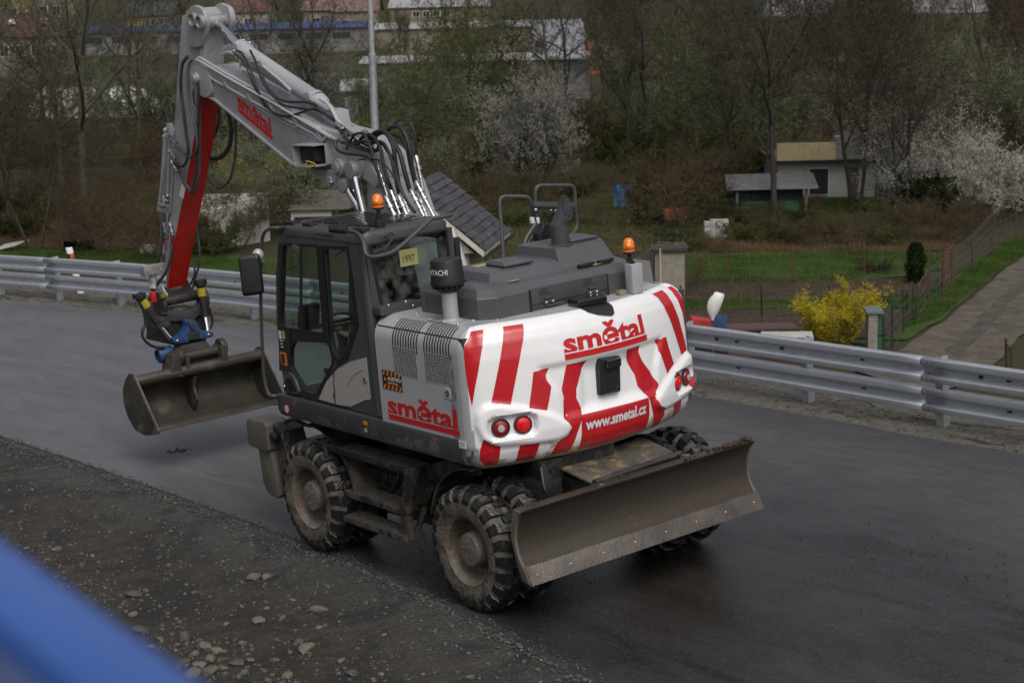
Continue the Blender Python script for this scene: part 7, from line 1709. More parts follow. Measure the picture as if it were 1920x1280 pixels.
# bushes: undergrowth edge of the gardens
bk = 0
spots = []
for D, n_, x0, x1 in ((58, 5, 180, 480), (64, 7, -20, 480), (72, 9, -20, 620), (66, 6, 560, 960), (76, 8, 600, 1100), (63, 8, 1080, 1340), (67, 8, 1080, 1380), (71, 9, 1080, 1380), (76, 9, 1060, 1450), (84, 13, -20, 1420), (80, 5, 1560, 1960), (92, 15, -40, 1960), (104, 15, -40, 1960), (118, 14, -40, 1960)):
    rowi = len(set(q[2][0] for q in spots))
    for j in range(n_): spots.append((x0+(x1-x0)*(j+.5+rnd.uniform(-.4, .4))/n_, D+rnd.uniform(-2.5, 2.5), (rowi, j)))
for i, (px, D, rk) in enumerate(spots):
    if D < 70 and 40 < px < 150 or (D < 66 and 300 < px < 420 and D > 61): continue
    if 540 < px < 660 and D < 70: continue
    if 1295 < px < 1390 and D < 70: continue
    if 1130 < px < 1210 and D < 74: continue
    if 900 < px < 1135 and D < 88: continue
    if px < 480: kd = rnd.choice(['thicket', 'bramble', 'thicket', 'thicket', 'bramble'])
    elif px < 1120: kd = rnd.choice(['bramble', 'thicket', 'greybush', 'thicket', 'limebush'])
    else: kd = rnd.choice(['thicket', 'bramble', 'bramble', 'thicket', 'limebush'])
    if D > 78: kd = rnd.choice(['thicket', 'bramble', 'thicket', 'greybush', 'thicket'])
    src = BUSH[kd]; sc = rnd.uniform(.6, 1.0)*(1.0 if D < 78 else 1.35)
    plant(src[0], 'bush', G(px, D), sc, rnd.uniform(0, 6.28), '%s, %s from the left in the %s undergrowth row' % (src[1], ORD[rk[1]], ORD[rk[0]]), 'bush', 'bushes of the undergrowth around the gardens', ('stems', 'crown'))
# the bushes that stand out
for px, py, me, sc, lab, cat in (
    (1010, 350, BLOOM['white'], .84, 'large round bush covered in white blossom above the engine hood', 'blossoming bush'),
    (1715, 395, BLOOM['white2'], .90, 'white blossoming tree at the right behind the forked tree', 'blossoming tree'),
    (1825, 412, BLOOM['white'], .68, 'greenish white blossoming tree nearest to the right edge', 'blossoming tree'),
    (1690, 372, BLOOM['pink'], .95, 'pinkish grey blossoming tree left of the white one', 'blossoming tree'),
    (575, 235, BLOOM['white2'], 1.0, 'pale blossoming tree far behind the arm cylinder', 'blossoming tree'),
    (1000, 250, BLOOM['pink'], .7, 'small pale tree behind the big white bush', 'blossoming tree'),
    (1568, 660, BLOOM['forsythia'], 1.12, 'bright yellow flowering bush beside the brick gatepost', 'flowering bush'),
    (492, 425, BLOOM['forsythia'], 1.5, 'dull yellow flowering bush behind the open white shed', 'flowering bush'),
    (1222, 575, BLOOM['twiggy'], 1.1, 'twiggy sapling with sparse white blossom beside the small hut', 'sapling'),
    (455, 455, BUSH['greybush'][0], .62, 'grey-green bush in front of the open white shed', 'bush'),
    (520, 440, BUSH['greybush'][0], .85, 'grey-green bush left of the low white shed', 'bush'),
    (1640, 512, BUSH['bramble'][0], .3, 'small dark shrub on the lawn left of the conifer', 'shrub'),
    (1290, 545, BUSH['thicket'][0], .35, 'small black gnarled shrub right of the hut', 'shrub')):
    g_, D = Gp(px, py); plant(me, 'tree' if 'tree' in cat else 'bush', g_, sc, rnd.uniform(0, 6), lab, cat, None, ('stems', 'crown'), sc*.72 if px == 1568 else sc*1.25 if px == 1010 else None)
# brambles and dead stems between the beds and the sheds
for i, (px, py, kd, sc) in enumerate(((1300, 470, 'bramble', .3), (1345, 478, 'thicket', .25), (1395, 452, 'bramble', .45), (1430, 440, 'thicket', .4), (1470, 455, 'bramble', .5), (1510, 465, 'thicket', .4), (1545, 445, 'bramble', .38), (1580, 460, 'thicket', .45), (1625, 450, 'thicket', .38), (1665, 460, 'bramble', .4), (1700, 445, 'thicket', .5), (1750, 450, 'thicket', .5), (1385, 425, 'bramble', .5), (1420, 418, 'bramble', .45), (1500, 420, 'bramble', .4), (1680, 425, 'bramble', .6), (1740, 420, 'ivy', .55), (1790, 425, 'bramble', .6), (1830, 400, 'ivy', .6), (1880, 395, 'bramble', .6), (1280, 440, 'thicket', .5), (1265, 460, 'bramble', .45), (1845, 440, 'thicket', .45), (1800, 455, 'thicket', .4))):
    g_, D = Gp(px, py); plant(BUSH[kd][0], 'bush', g_, sc, rnd.uniform(0, 6), 'low %s between the gardens, %s in the row of undergrowth' % ('brown tangle' if kd == 'thicket' else 'green bramble' if kd == 'bramble' else 'evergreen', ORDW[i]), 'bush', 'brambles between the garden plots', ('stems', 'crown'))
# low growth at the foot of the blossoming bush
for i, (px, D, kd, sc) in enumerate(((905, 74, 'bramble', .5), (945, 70, 'thicket', .45), (985, 72, 'bramble', .45), (1030, 70, 'thicket', .5), (1075, 72, 'bramble', .5), (1115, 74, 'thicket', .5), (960, 64, 'bramble', .4), (1050, 65, 'bramble', .42), (1100, 64, 'thicket', .4))):
    plant(BUSH[kd][0], 'bush', G(px, D), sc, rnd.uniform(0, 6), 'low %s at the foot of the round blossoming bush, %s from its left' % ('brown tangle' if kd == 'thicket' else 'green bramble', ORDW[i]), 'bush', 'low growth under the blossoming bush', ('stems', 'crown'))
# clipped conifer
t = TG(31, .01, .05, 3); 
for k in range(2600):
    z = t.r.uniform(.12, 1.65); a = t.r.uniform(0, 6.28); rr_ = .36*(1-((z-.75)/1.05)**2)**.5 if abs(z-.75) < 1.05 else .05; rr_ *= t.r.uniform(.6, 1.1)*(1+.35*mn.noise(Vector((math.cos(a)*1.5, math.sin(a)*1.5, z*2.5)))); t.leafat(Vector((rr_*math.cos(a), rr_*math.sin(a), z)), .09)
t.tr.tube([(0, 0, -.1), (0, 0, 1.4)], [.05, .02], 8); t.mb.tube([(0, 0, .3), (0, 0, 1.5)], [.03, .01], 5)
g_, D = Gp(1716, 532); plant(t.meshes(bark['brown'], leafs['conifer']), 'conifer', g_, .72, 0, 'small clipped dark green conifer on the lawn', 'conifer')

# ---------------------------------------------------------------- buildings and garden things
plaster = mat('plaster', (.28, .265, .24), .85, var=.15, vs=1.5, dirt=.25, ds=2, dcol=(.25, .23, .2)); greyw = mat('grey_wall', (.20, .195, .20), .85, var=.15, vs=1.5, dirt=.2, ds=1, dcol=(.13, .12, .11))
cream = mat('cream_boards', (.55, .52, .42), .7, var=.12, vs=3, dirt=.2, ds=3, dcol=(.35, .33, .27)); whitew = mat('white_wall', (.40, .39, .365), .8, var=.1, vs=2, dirt=.2, ds=2, dcol=(.4, .38, .34))
darkroof = mat('dark_roof_tiles', (.062, .062, .070), .45, var=.5, vs=4, dirt=.35, ds=3, dcol=(.09, .085, .085)); pale_roof = mat('pale_sheet_roof', (.36, .355, .37), .5, var=.15, vs=1, dirt=.2, ds=1.5, dcol=(.35, .33, .33))
lilac = mat('lilac_roof', (.24, .235, .28), .5, var=.1, vs=1); redroof = mat('red_roof', (.12, .055, .05), .8, var=.25, vs=2); pinkroof = mat('pink_roof', (.19, .12, .11), .8, var=.2, vs=2)
yelw = mat('yellow_wall', (.50, .36, .08), .8, var=.1); brownw = mat('brown_wall', (.20, .165, .11), .8, var=.15); beige = mat('beige_wall', (.26, .225, .175), .8, var=.15, vs=1); yelpale = mat('pale_yellow_wall', (.34, .30, .15), .8, var=.1)
orangew = mat('rust_orange', (.42, .12, .035), .7, var=.3, vs=1); bluer = mat('blue_roof', (.04, .065, .19), .5, var=.15, vs=1); winm = mat('window_pane', (.03, .035, .04), .12, var=.1); wframe = mat('window_frame_white', (.6, .6, .6), .6)
greenp = mat('green_paint', (.02, .085, .045), .5, var=.2, dirt=.2); darkg = mat('dark_green_boards', (.012, .035, .025), .7, var=.3); rust = mat('rusty_red_paint', (.13, .03, .02), .7, var=.3, vs=12, dirt=.3, ds=10, dcol=(.10, .04, .025)); oldwood = mat('old_wood', (.11, .095, .08), .85, var=.3, vs=6)
corr = mat('corrugated_grey', (.17, .165, .17), .7, var=.25, vs=3, dirt=.3, ds=2, dcol=(.10, .085, .07))
def frame_at(px, D, py=None, yaw=0.):
    """local frame on the valley floor: u to the right, v away, w up"""
    g_ = G(px, D); u = HR.copy(); v = HD.copy(); c, s_ = math.cos(yaw), math.sin(yaw); uu = u*c+v*s_; vv = -u*s_+v*c
    return lambda a, b_, h: g_+uu*a+vv*b_+Vector((0, 0, h))
def zof(px, py, D): return W(px, py, D).z-terr(*W(px, py, D).xy)
def fbox(mb, F, a0, a1, b0, b1, h0, h1):
    mb.loft([[F(a0, b0, h), F(a1, b0, h), F(a1, b1, h), F(a0, b1, h)] for h in (h0, h1)]); return mb
def house(name, F, w, dep, h, rh, wallm, roofm, label, cat, wins=(), roof='gable', over=.3, ridge='u', hip=0, group=None):
    e = empty(name, F(w/2, dep/2, 0)); tag(e, label, cat, group); org = e.location.copy(); bpy.context.view_layer.update()
    def bld(mb, nm, m, par, **k): mb.v = [tuple(Vector(p)-org) for p in mb.v]; return mb.build(nm, m, par, **k)
    mb = MB(); fbox(mb, F, 0, w, 0, dep, -.5, h)
    if roof == 'gable' and ridge == 'u':
        for a0, a1 in ((0, .02), (w-.02, w)): mb.add([F(a0, 0, h), F(a0, dep, h), F(a0, dep/2, h+rh), F(a1, 0, h), F(a1, dep, h), F(a1, dep/2, h+rh)], [(0, 1, 2), (3, 4, 5), (0, 1, 4, 3)])
    wl = bld(mb, 'wall', wallm, e, smooth=0)
    mb = MB()
    if roof == 'flat': fbox(mb, F, -over, w+over, -over, dep+over, h, h+rh)
    elif ridge == 'u':
        th = .08
        for s_ in (0, 1):
            b0 = -over if s_ == 0 else dep+over; hl = h-over*rh/(dep/2)
            mb.loft([[F(-over, b0, hl+d), F(w+over, b0, hl+d), F(w+over-hip, dep/2, h+rh+d), F(-over+hip, dep/2, h+rh+d)] for d in (0, th)])
        if hip:
            for a0, a1 in ((-over, -over+hip), (w+over, w+over-hip)): hl = h-over*rh/(dep/2); mb.add([F(a0, -over, hl+.04), F(a0, dep+over, hl+.04), F(a1, dep/2, h+rh+.06)], [(0, 1, 2)])
    rf = bld(mb, 'roof', roofm, e, smooth=0)
    for (a, z0, ww, wh) in wins:
        mb = MB(); fbox(mb, F, a-.06, a+ww+.06, -.05, -.003, z0-.06, z0+wh+.06); fr = bld(mb, 'window', wframe, e, smooth=0)
        mb = MB()
        for q in range(2): fbox(mb, F, a+.02+ww*.5*q, a+ww*.5*(q+1)-.02, -.06, -.052, z0, z0+wh)
        bld(mb, 'pane', winm, fr, smooth=0)
    return e, bld
def span(px0, px1, D): return (px1-px0)*D/FPX
def hrow(px, py, D): return W(px, py, D).z-G(px, D).z
# long grey hall
D = 112; F = frame_at(692, D); h = hrow(692, 119, D); w = span(692, 1110, D)
e, bl = house('long_hall', F, w, 8, h, hrow(692, 103, D+4)-h, greyw, pale_roof, 'long grey hall with a pale sheet roof right of the lamp pole', 'hall')
mb = MB(); fbox(mb, F, -.35, w+.35, -.42, -.32, h-.35, h-.22); bl(mb, 'gutter', greenp, e, smooth=0)
D = 110; F = frame_at(655, D); house('annex_shed', F, span(655, 690, D), 3, hrow(660, 168, D), hrow(660, 152, D)-hrow(660, 168, D), greyw, pale_roof, 'small pale roofed shed left of the long grey hall', 'shed')
D = 140; F = frame_at(1012, D); h = hrow(1050, 112, D); house('steep_roof_hall', F, span(1012, 1096, D), 6, h, hrow(1050, 42, D+3)-h, greyw, lilac, 'hall with a steep grey-lilac roof above the blossoming bush', 'hall')
D = 190; F = frame_at(716, D); h = hrow(900, 52, D); e, bl = house('pale_roof_hall', F, span(716, 1095, D), 12, h, hrow(900, 38, D+6)-h, beige, pale_roof, 'far hall with a long pale roof behind the green tree', 'hall')
D = 235; F = frame_at(744, D); h = hrow(800, 13, D); w = span(744, 925, D); e, bl = house('windowed_building', F, w, 14, h, 1.2, brownw, pale_roof, 'far brown building with a row of four windows', 'building', [(span(744, 786, D)+k*span(0, 19, D), hrow(800, 31, D), span(0, 12, D), span(0, 10, D)) for k in range(4)])
D = 230; F = frame_at(640, D); house('pink_roof_house', F, span(640, 720, D), 9, hrow(640, 20, D), 3, beige, pinkroof, 'far house with a pinkish roof just left of the lamp pole', 'house', [(1.2, 1.5, 1, 1.2)])
D = 240; F = frame_at(585, D); house('pink_roof_house', F, span(585, 640, D), 9, hrow(585, 18, D), 3.2, plaster, pinkroof, 'far house with a pinkish roof above the arm cylinder', 'house', [(1.2, 1.5, 1, 1.2)])
D = 245; F = frame_at(430, D); house('pale_house', F, span(430, 520, D), 9, hrow(430, 22, D), 3.2, plaster, redroof, 'far pale house right of the arm head', 'house', [(1.2, 1.5, 1, 1.2), (3.5, 1.5, 1, 1.2)])
D = 205; F = frame_at(165, D); h = hrow(250, 60, D); w = span(165, 705, D); e, bl = house('blue_roof_hall', F, w, 9, h, hrow(250, 49, D+4)-h, greyw, bluer, 'very long low hall with a blue roof behind the bare trees', 'hall')
for k in range(10): mb = MB(); fbox(mb, F, 1+k*3.2, 3+k*3.2, -.06, -.01, h*.55, h*.8); bl(mb, 'window_band', winm, e, smooth=0)
D = 228; F = frame_at(250, D); h = hrow(270, 30, D); e, bl = house('yellow_house', F, span(250, 291, D), 10, h, hrow(270, 6, D+5)-h, yelw, darkroof, 'far yellow house with a dark roof left of the arm', 'house', [(.8, 1.5, .9, 1.1)])
D = 226; F = frame_at(292, D); h = hrow(300, 28, D); e, bl = house('brown_house', F, span(292, 340, D), 10, h, hrow(300, 4, D+5)-h, brownw, darkroof, 'far brown house with a dark roof beside the yellow one', 'house', [(span(0, 13, D), hrow(300, 45, D), span(0, 7, D), span(0, 10, D)), (span(0, 28, D), hrow(300, 45, D), span(0, 9, D), span(0, 10, D))])
D = 168; F = frame_at(8, D); h = hrow(60, 68, D); e, bl = house('red_roof_house', F, span(8, 122, D), 8, h, hrow(60, 24, D+4)-h, beige, redroof, 'house with a red hipped roof at the upper left', 'house', [(.8+k*1.5, h-1.9, .8, 1.0) for k in range(4)], hip=2.2)
mb = MB()
for a, pz in ((span(8, 35, D), 48), (span(8, 92, D), 48)): mb.add([F(a, 1.2, hrow(60, pz, D+2)+.15), F(a+.7, 1.2, hrow(60, pz, D+2)+.15), F(a+.7, 1.9, hrow(60, pz-7, D+2)+.25), F(a, 1.9, hrow(60, pz-7, D+2)+.25)], [(0, 1, 2, 3)])
bl(mb, 'skylights', wframe, e, smooth=0)['kind'] = 'stuff'
for px0, px1, top, D, mm, lab in ((-40, 26, -40, 268, yelpale, 'pale yellow apartment block at the upper left corner'), (40, 84, -40, 275, yelpale, 'second pale yellow apartment block near the upper left corner'), (95, 165, -10, 262, brownw, 'brown apartment block behind the red roofed house')):
    F = frame_at(px0, D); h = hrow(px0, top, D); ww = span(px0, px1, D); house('apartment_block', F, ww, 10, h, .4, mm, darkroof, lab, 'apartment block', [(.6+a*1.9, h-3-2.8*k, 1.1, 1.3) for a in range(max(1, int(ww/1.9))) for k in range(3)], roof='flat', over=.2)
for px0, px1, top, bot, D, lab in ((1085, 1128, 92, 170, 155, 'rust orange hall behind the trees left of the middle wood'), (1186, 1238, 95, 178, 150, 'rust orange hall behind the trees in the middle'), (1360, 1450, 132, 182, 140, 'rust orange hall behind the trees above the white house')):
    F = frame_at(px0, D); house('orange_hall', F, span(px0, px1, D), 6, hrow(px0, top, D), .5, orangew, orangew, lab, 'hall', roof='flat', over=.1)
D = 285; F = frame_at(1430, D); h = hrow(1500, -30, D); e, bl = house('large_grey_hall', F, span(1430, 1862, D), 20, h, 1, mat('pale_grey_cladding', (.36, .36, .39), .6, var=.1, vs=.3), pale_roof, 'large pale grey industrial hall at the upper right', 'hall', roof='flat')
for k in range(9): mb = MB(); fbox(mb, F, 1+k*4, 1.15+k*4, -.1, -.01, 0, h); bl(mb, 'cladding_joint', greyw, e, smooth=0)
D = 150; F = frame_at(1862, D); house('dark_tower', F, span(1862, 1890, D), 3, hrow(1870, -30, D), .3, mat('dark_slate', (.035, .033, .042), .8), darkroof, 'dark narrow tower at the upper right edge', 'tower', roof='flat')
D = 130; F = frame_at(1892, D); house('green_shed', F, span(1892, 1960, D), 3, hrow(1900, 185, D), .3, darkg, darkg, 'dark green shed at the right edge above the blossom', 'shed', roof='flat')
# white arched greenhouse
D = 118; F = frame_at(66, D); w = span(66, 312, D); ht = hrow(150, 161, D+1.5); e = empty('polytunnel', F(0, 0, 0)); tag(e, 'white arched greenhouse tunnel behind the bare trees on the left', 'greenhouse'); org = e.location.copy()
mb = MB(); rings = []
for i in range(13):
    a = w*i/12; k_ = 1 if i < 9 else math.cos((i-9)/3*1.35)
    rings.append([F(a, 2-2.0*math.cos(R(t)), max(.1, ht*k_*math.sin(R(t)))) for t in range(0, 181, 15)])
mb.loft(rings, closed=False, cap=False); mb.v = [tuple(Vector(p)-org) for p in mb.v]; mb.build('cover', mat('greenhouse_sheet', (.60, .59, .56), .5, var=.15, dirt=.3, ds=1, dcol=(.4, .38, .33)), e, weld=False)
for i in range(0, 9, 2): mb = MB(); mb.tube([Vector(p)-org for p in rings[i]], .05, 5); mb.build('hoop', greyw, e)
# white house with the cream roof edge
D = 72; F = frame_at(1458, D); w = span(1458, 1640, D); h = hrow(1500, 303, D); e, bl = house('white_house', F, w, 5, h, .12, whitew, greyw, 'low white garden house with a cream roof edge among the trees', 'house', roof='flat', over=.15)
mb = MB(); fbox(mb, F, -.1, span(1458, 1563, D), -.35, -.15, h+.06, hrow(1500, 268, D)); bl(mb, 'roof_fascia', mat('cream_fascia', (.42, .35, .20), .6, var=.12, vs=3), e, smooth=0)
mb = MB(); fbox(mb, F, span(1458, 1563, D)+.02, span(1458, 1612, D), -.30, .5, h+.06, hrow(1500, 258, D)); bl(mb, 'roof_box', greyw, e, smooth=0)
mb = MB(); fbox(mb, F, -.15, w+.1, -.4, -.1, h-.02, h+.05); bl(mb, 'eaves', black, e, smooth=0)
mb = MB(); fbox(mb, F, span(1458, 1515, D), span(1458, 1554, D), -.05, -.003, .05, hrow(1530, 316, D)); wn_ = bl(mb, 'window', wframe, e, smooth=0)
mb = MB(); fbox(mb, F, span(1458, 1517, D), span(1458, 1552, D), -.08, -.052, .1, hrow(1530, 318, D)); bl(mb, 'pane', winm, wn_, smooth=0)
mb = MB(); fbox(mb, F, span(1458, 1590, D), span(1458, 1609, D), -.05, -.003, .0, hrow(1530, 316, D)); bl(mb, 'door', oldwood, e, smooth=0)
# lean-to shed with corrugated roof
D = 66; F = frame_at(1375, D); w = span(1375, 1512, D); e = empty('lean_to_shed', F(0, 0, 0)); tag(e, 'dark green lean-to shed with a grey corrugated roof', 'shed'); org = e.location.copy()
def bl(mb, nm, m, par=e, **k): mb.v = [tuple(Vector(p)-org) for p in mb.v]; return mb.build(nm, m, par, **k)
hh_ = hrow(1400, 354, D); mb = MB(); fbox(mb, F, .1, w-.1, .1, 2, -.3, hh_); bl(mb, 'wall', darkg, smooth=0)
mb = MB(); N_ = 60; top = hrow(1450, 326, D+2.3)
for i in range(N_+1):
    a = -.3+(w+.7)*i/N_; r_ = .03*(i % 2); mb.v += [F(a, -.5, hh_-.02+r_-.1*(a/w)*0), F(a+.25, 2.3, top+r_)]
mb.f = [(2*i, 2*i+2, 2*i+3, 2*i+1) for i in range(N_)]; mb.mi = [0]*N_; bl(mb, 'corrugated_roof', corr, smooth=0, weld=False)
for a in (.05, w*.5, w-.1): mb = MB(); fbox(mb, F, a, a+.1, -.35, -.25, 0, hh_-.03); bl(mb, 'post', oldwood, smooth=0)
mb = MB(); fbox(mb, F, w*.1, w*.9, -.05, .08, .1, hh_*.55); bl(mb, 'boards', greenp, smooth=0)
# stack of pale slabs
D = Gp(1343, 449)[1]; F = frame_at(1320, D); e = empty('slab_stack', F(0, 0, 0)); tag(e, 'stack of pale concrete slabs in four columns', 'slab stack'); org = e.location.copy(); slabm = mat('pale_slab', (.36, .355, .33), .8, var=.15, vs=8, dirt=.15, ds=6)
w = span(1320, 1367, D)/4
for c in range(4):
    for k in range(10 if c else 9):
        mb = MB(); j = rnd.uniform(-.015, .015); fbox(mb, F, c*w+.012+j, (c+1)*w-.008+j, rnd.uniform(-.02, .02), .35, .064*k+.03+.0, .064*k+.088); bl(mb, 'slab', slabm, e, smooth=0)
mb = MB(); fbox(mb, F, -.1, 4*w+.1, -.15, .5, -.2, .03); bl(mb, 'base', mat('concrete_base', (.17, .155, .14), .9, var=.3, bump=.3), e, smooth=0)
# little hut
D = 45; F = frame_at(1228, D); h = hrow(1250, 472, D); w = span(1228, 1284, D); e, bl2 = house('garden_hut', F, w, .9, h, .05, mat('hut_plaster', (.25, .225, .19), .9, var=.15, dirt=.3, ds=3, dcol=(.16, .14, .11)), mat('tar_paper', (.03, .03, .033), .7), 'small plastered hut with a sagging tar paper roof', 'hut', roof='flat', over=.08)
for k in range(4): mb = MB(); mb.tube([F(-.2+.1*k, -.1+.2*k, h+.09+.03*k), F(w+.1, -.05+.25*k, h+.10)], .018, 5); bl2(mb, 'roof_pole', oldwood, e)
mb = MB(); a = span(1228, 1238, D); mb.tube([F(a, -.12, -.5), F(a-.02, -.12, h+.1)], .022, 6); bl2(mb, 'white_post', mat('pale_wood', (.45, .42, .33), .8), e)
mb = MB(); mb.loft([[F(-.55, -.1+d, 0), F(.1, -.1+d, 0), F(-.15, -.1+d, h*.86), F(-.6, -.1+d, h*.9)] for d in (0, .04)]); bl2(mb, 'leaning_sheet', greyw, e, smooth=0)
# tiled shed close behind the road
D = 42; tiled = empty('tiled_shed'); tag(tiled, 'cream garden shed with a steep dark tiled roof behind the engine hood', 'shed')
A0, A1 = W(908, 472, D), W(957, 436, D*1.09); B0, B1 = W(762, 352, D), W(803, 303, D*1.09)
A1.z = A0.z; dv = (A1-A0); B0 = A0+(B0-A0); B1 = B0+dv
if True:
    u = (B0-A0); NC = 11; Ld = dv.length
    mb = MB(); mb.loft([[A0+Vector((0, 0, d)), A1+Vector((0, 0, d)), B1+Vector((0, 0, d)), B0+Vector((0, 0, d))] for d in (-.10, -.04)]); rf = mb.build('roof', cream, tiled, smooth=0)
    uh = u/NC; nrm_ = dv.cross(u).normalized(); nrm_ = nrm_ if nrm_.z > 0 else -nrm_
    for k in range(NC):
        mb = MB(); nW = 46
        for i in range(nW+1):
            t = i/nW; wv = .012*math.sin(i*math.pi); wv = .018*(i % 2)+.022*math.sin(t*9+k*.7)
            for f_, up_ in ((k-.06, .045), (k+1.0, .008), (k-.06, .0)):
                mb.v.append(tuple(A0+dv*t+uh*f_+nrm_*(up_+(wv if up_ > .0 else 0))))
        for i in range(nW): mb.f += [(3*i, 3*i+3, 3*i+4, 3*i+1), (3*i+2, 3*i+5, 3*i+3, 3*i)]
        mb.mi = [0]*len(mb.f); mb.build('tile_course', darkroof, rf, smooth=0, weld=False)
    # gable wall towards us and the side wall under the eave
    left = B0+(B0-A0)*.0; out_ = Vector((0, 0, 1)); L0 = Vector((B0.x*2-A0.x, B0.y*2-A0.y, A0.z))
    mb = MB(); n3 = -dv.normalized()*.0; ins = dv.normalized()*.18
    mb.loft([[A0*.92+L0*.08+ins*k+Vector((0, 0, -.06)), L0*.92+A0*.08+ins*k, B0+ins*k+Vector((0, 0, -.12))] for k in (1, 1.3)]); mb.build('gable_boards', cream, tiled, smooth=0)
    mb = MB(); c0_, c1_ = A0*.88+L0*.12+ins*2, L0*.88+A0*.12+ins*2; c2_, c3_ = c1_+dv*.8, c0_+dv*.8
    mb.loft([[Vector((p.x, p.y, z)) for p in (c0_, c1_, c2_, c3_)] for z in (A0.z-3.6, A0.z-.1)]); mb.build('wall', mat('shed_render', (.36, .32, .25), .9, var=.15, dirt=.3, ds=2, dcol=(.22, .19, .15)), tiled, smooth=0)
    mb = MB(); mb.loft([[A0+Vector((0, 0, -.14))+dv*-.01, B0+Vector((0, 0, -.14))+dv*-.01, B0+Vector((0, 0, -.0))+dv*-.01, A0+Vector((0, 0, .0))+dv*-.01], [A0+Vector((0, 0, -.14))+dv*.03, B0+Vector((0, 0, -.14))+dv*.03, B0+dv*.03, A0+dv*.03]]); mb.build('barge_board', cream, tiled, smooth=0)
    mb = MB(); mb.loft([[p+q for q in (Vector((0, 0, -.16)), Vector((0, 0, -.1)), HR*.09+Vector((0, 0, -.08)), HR*.09+Vector((0, 0, -.15)))] for p in (A0-dv*.02, A1+dv*.06)]); mb.build('gutter', darkg, tiled, smooth=0)
    mb = MB(); mb.tube(hard([A0+HR*.05+Vector((0, 0, -.12)), A0+HR*.05+Vector((0, 0, -.35)), c0_-dv*.02+Vector((0, 0, -.7)), c0_-dv*.02+Vector((0, 0, -3))], .03), .045, 8); mb.build('downpipe', greenp, tiled)
    mb = MB(); mb.loft([[A0+(L0-A0)*a+Vector((0, 0, -.0))*0+Vector((0, 0, (B0.z-A0.z)*min(a, 1-a)*2*.0)) for a in (0.5, 1)]+[L0-dv*0+dv, B0+dv]]*1+[[B0+Vector((0, 0, .02)), L0+Vector((0, 0, .02)), L0+dv+Vector((0, 0, .02)), B0+dv+Vector((0, 0, .02))]]) if False else None
    mb = MB(); mb.loft([[B0+Vector((0, 0, d)), L0+Vector((0, 0, d)), L0+dv+Vector((0, 0, d)), B0+dv+Vector((0, 0, d))] for d in (-.06, .0)]); mb.build('roof_far_slope', darkroof, tiled, smooth=0)
# open white shed left, low white shed, blocks
D = 60; F = frame_at(368, D); e = empty('open_shed', F(0, 0, 0)); tag(e, 'white walled shed with a dark open front and boards leaning inside', 'shed'); org = e.location.copy()
hT = hrow(380, 404, D); w = span(368, 480, D)
mb = MB(); a0 = span(368, 398, D); mb.loft([[F(a0, -.2, 0), F(a0+.05, -.2, 0), F(a0+1.7, 1.9, 0), F(a0+1.6, 1.9, 0)], [F(a0-.12, -.3, hT), F(a0-.06, -.3, hT), F(a0+1.7, 1.8, hT+.4), F(a0+1.6, 1.8, hT+.4)]]); bl(mb, 'side_wall', whitew, e, smooth=0)
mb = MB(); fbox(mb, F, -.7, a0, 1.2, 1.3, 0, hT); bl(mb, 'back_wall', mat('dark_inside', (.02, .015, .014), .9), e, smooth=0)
mb = MB(); mb.loft([[F(-.8, -.3, hT+d), F(a0-.02, -.3, hT+d), F(a0+1.7, 1.9, hT+.4+d), F(-.8, 1.9, hT+.4+d)] for d in (.0, .14)]); bl(mb, 'roof', whitew, e, smooth=0)
for a, tl, mm in ((.15, .15, greyw), (.3, .28, mat('blue_grey_board', (.05, .07, .10), .7)), (0, .1, oldwood)):
    mb = MB(); mb.loft([[F(a, .1+d, 0), F(a+.3, .1+d, 0), F(a+.3+tl*.3, .6+d, hT*.55), F(a+.05+tl*.5, .6+d, hT*.6)] for d in (0, .03)]); bl(mb, 'leaning_board', mm, e, smooth=0)
D = 62; F = frame_at(545, D); e = empty('low_shed', F(0, 0, 0)); tag(e, 'low white shed with a flat plank roof and a black opening', 'shed'); org = e.location.copy(); hT = hrow(560, 395, D); w = span(545, 622, D)
mb = MB(); fbox(mb, F, 0, w, 0, 2.5, -.2, hT); bl(mb, 'wall', whitew, e, smooth=0)
mb = MB(); fbox(mb, F, .12, w+.02, -.05, -.01, hT-.42, hT-.22); bl(mb, 'opening', black, e, smooth=0)
for k in range(6): mb = MB(); b_ = -.15+.5*k; mb.loft([[F(-.1, b_, hT+.02+.13*k*.5), F(w+.6, b_, hT+.02+.13*k*.5+.3*0), F(w+.8, b_+.48, hT+.08+.13*k*.5), F(.1, b_+.48, hT+.08+.13*k*.5)], [F(-.1, b_, hT+.06+.065*k), F(w+.6, b_, hT+.06+.065*k), F(w+.8, b_+.48, hT+.12+.065*k), F(.1, b_+.48, hT+.12+.065*k)]]); bl(mb, 'roof_plank', oldwood, e, smooth=0)
for px, py, ww, hh2, mm, nm, lab, cat in ((258, 478, 28, 17, whitew, 'block', 'pale stone block lying in the grass left of the arm', 'block'), (287, 479, 13, 15, greyw, 'block', 'grey concrete block right beside the pale one', 'block')):
    g_, D = Gp(px, py); F = frame_at(px, D); e = empty(nm, F(0, 0, 0)); org = e.location.copy(); tag(e, lab, cat); mb = MB(); fbox(mb, F, 0, span(0, ww, D), 0, .4, -.05, span(0, hh2, D)); bl(mb, 'body', mm, e, smooth=0, bevel=.03)
g_, D = Gp(114, 476); F = frame_at(114, D); e = empty('black_crate', F(0, 0, 0)); org = e.location.copy(); tag(e, 'black open crate standing behind the roadside marker post', 'crate'); w = span(114, 166, D); h = span(0, 25, D)
